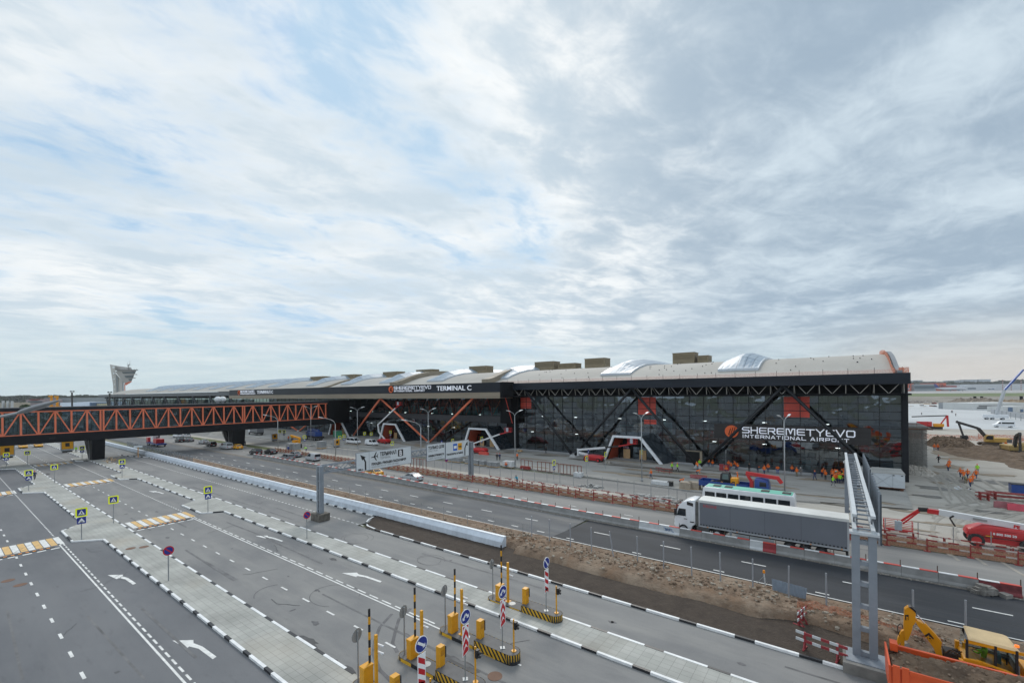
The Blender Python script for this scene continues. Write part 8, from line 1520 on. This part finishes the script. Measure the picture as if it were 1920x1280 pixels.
farl('white and blue low sheds just above the left footbridge roof', 'building', 'far_shed', [('wall', fwh, 22, 37, 765, 772, 380, 12), ('annex', fb, 16, 26, 767, 772, 378, 10), ('annex', mat('far_pinkw', (.5, .4, .36), .7), 27, 36, 764, 768, 384, 10)])
def pole_flood(px, y0, lab, D=330): t = thing('floodlight_mast', lab, 'mast', (0, 0, 0), 0, 'dark floodlight masts'); pxbox(px-.9, px+.9, y0+3, 775, D, .7, dk, 'mast', t, 0); [pxbox(px+dx-1., px+dx+1., y0, y0+2.2, D-1, .8, dk, 'floodlight', t) for dx in (-2.6, 2.4)]
pole_flood(134.5, 732.5, 'dark floodlight mast standing over the left part of footbridge'); pole_flood(205, 734, 'dark floodlight mast directly left of the control tower foot', 300)
for px, y0 in ((95, 741), (106, 742)): t = thing('tracked_crane', ('left' if px < 100 else 'right')+' of two yellow folded cranes behind the footbridge roof', 'crane', (0, 0, 0), 0, 'yellow cranes'); pxbox(px-1.1, px+1.1, y0+3, 775, 340, 1.2, P_jc, 'mast', t, 0); pxbox(px-4.5, px+1.1, y0, y0+3, 339, 1.2, P_jc, 'jib', t); pxbox(px-3, px+2, 761, 775, 338, 3, P_jc, 'cab', t, 0)
def tree(px, yb, yt, D, lab, seed):
    r = random.Random(seed); t = thing('green_tree', lab, 'tree', (0, 0, 0), 0, 'green trees beyond the footbridge'); p = PD(px, yb, D); p.z = 0; h = PD(px, yt, D).z; b = MB(); b.cyl(p, p+Vector((0, 0, h*.6)), h*.03, h*.015, n=6)
    for k in range(5): a = r.uniform(0, 6); b.cyl(p+Vector((0, 0, h*.4)), p+Vector((math.cos(a)*h*.2, math.sin(a)*h*.2, h*.7)), h*.012, h*.005, n=5)
    b.build('trunk', mat('bark', (.06, .045, .035), .9), t); b = MB()
    for k in range(900):
        q = Vector((r.gauss(0, 1), r.gauss(0, 1), r.gauss(0, 1))).normalized()*r.uniform(.5, 1)**.5; c = p+Vector((q.x*h*.34, q.y*h*.34, h*.66+q.z*h*.3)); s = h*.045; a = Vector((r.gauss(0, 1), r.gauss(0, 1), r.gauss(0, 1))).normalized()*s; e = a.cross(Vector((r.gauss(0, 1), r.gauss(0, 1), 1))).normalized()*s; b.add([c-a, c+e, c+a, c-e], [(0, 1, 2, 3)], r.choice((0, 1)))
    b.build('crown', [mat('leaf_dark', (.035, .06, .02), .8, var=.2), mat('leaf_mid', (.06, .1, .035), .8, var=.2)], t)
tree(48, 772, 757, 360, 'bushy green tree beside white sheds above the left footbridge roof', 1); tree(57, 772, 759.5, 352, 'smaller green tree right of the bushy one above the footbridge', 2); tree(140, 768, 752.5, 470, 'small dark tree behind the white shed roof', 3)
simple_w = mat('dish_white', (.7, .72, .73), .5)
for px in (408.5, 417.5): p = AX(px, 757, -154.5); t = thing('roof_dome', ('left' if px < 412 else 'right')+' of two white domes on the footbridge roof', 'dome', (p.x, p.y, 13.75), 0, 'white domes on the footbridge roof'); b = MB(); b.ball((0, 0, 1.2), .95, nu=14, nv=10); b.build('dome', simple_w, t, smooth=True); b = MB(); b.cyl((0, 0, 0), (0, 0, .5), .4); b.build('base', pole_g, t)

# ---------------------------------------------------------------- air
b = MB(); b.box(-5400, 5400, -5400, 5400, -9, 78); hz_ = b.build('haze', (lambda: None)() or [])
m = bpy.data.materials.new('air'); m.use_nodes = True; nt = m.node_tree; nt.nodes.clear(); o = nt.nodes.new('ShaderNodeOutputMaterial'); v = nt.nodes.new('ShaderNodeVolumePrincipled')
v.inputs['Color'].default_value = (.9, .95, 1, 1); v.inputs['Density'].default_value = .00006; v.inputs['Anisotropy'].default_value = .3; nt.links.new(v.outputs[0], o.inputs['Volume'])
hz_.data.materials.clear(); hz_.data.materials.append(m); hz_['kind'] = 'stuff'
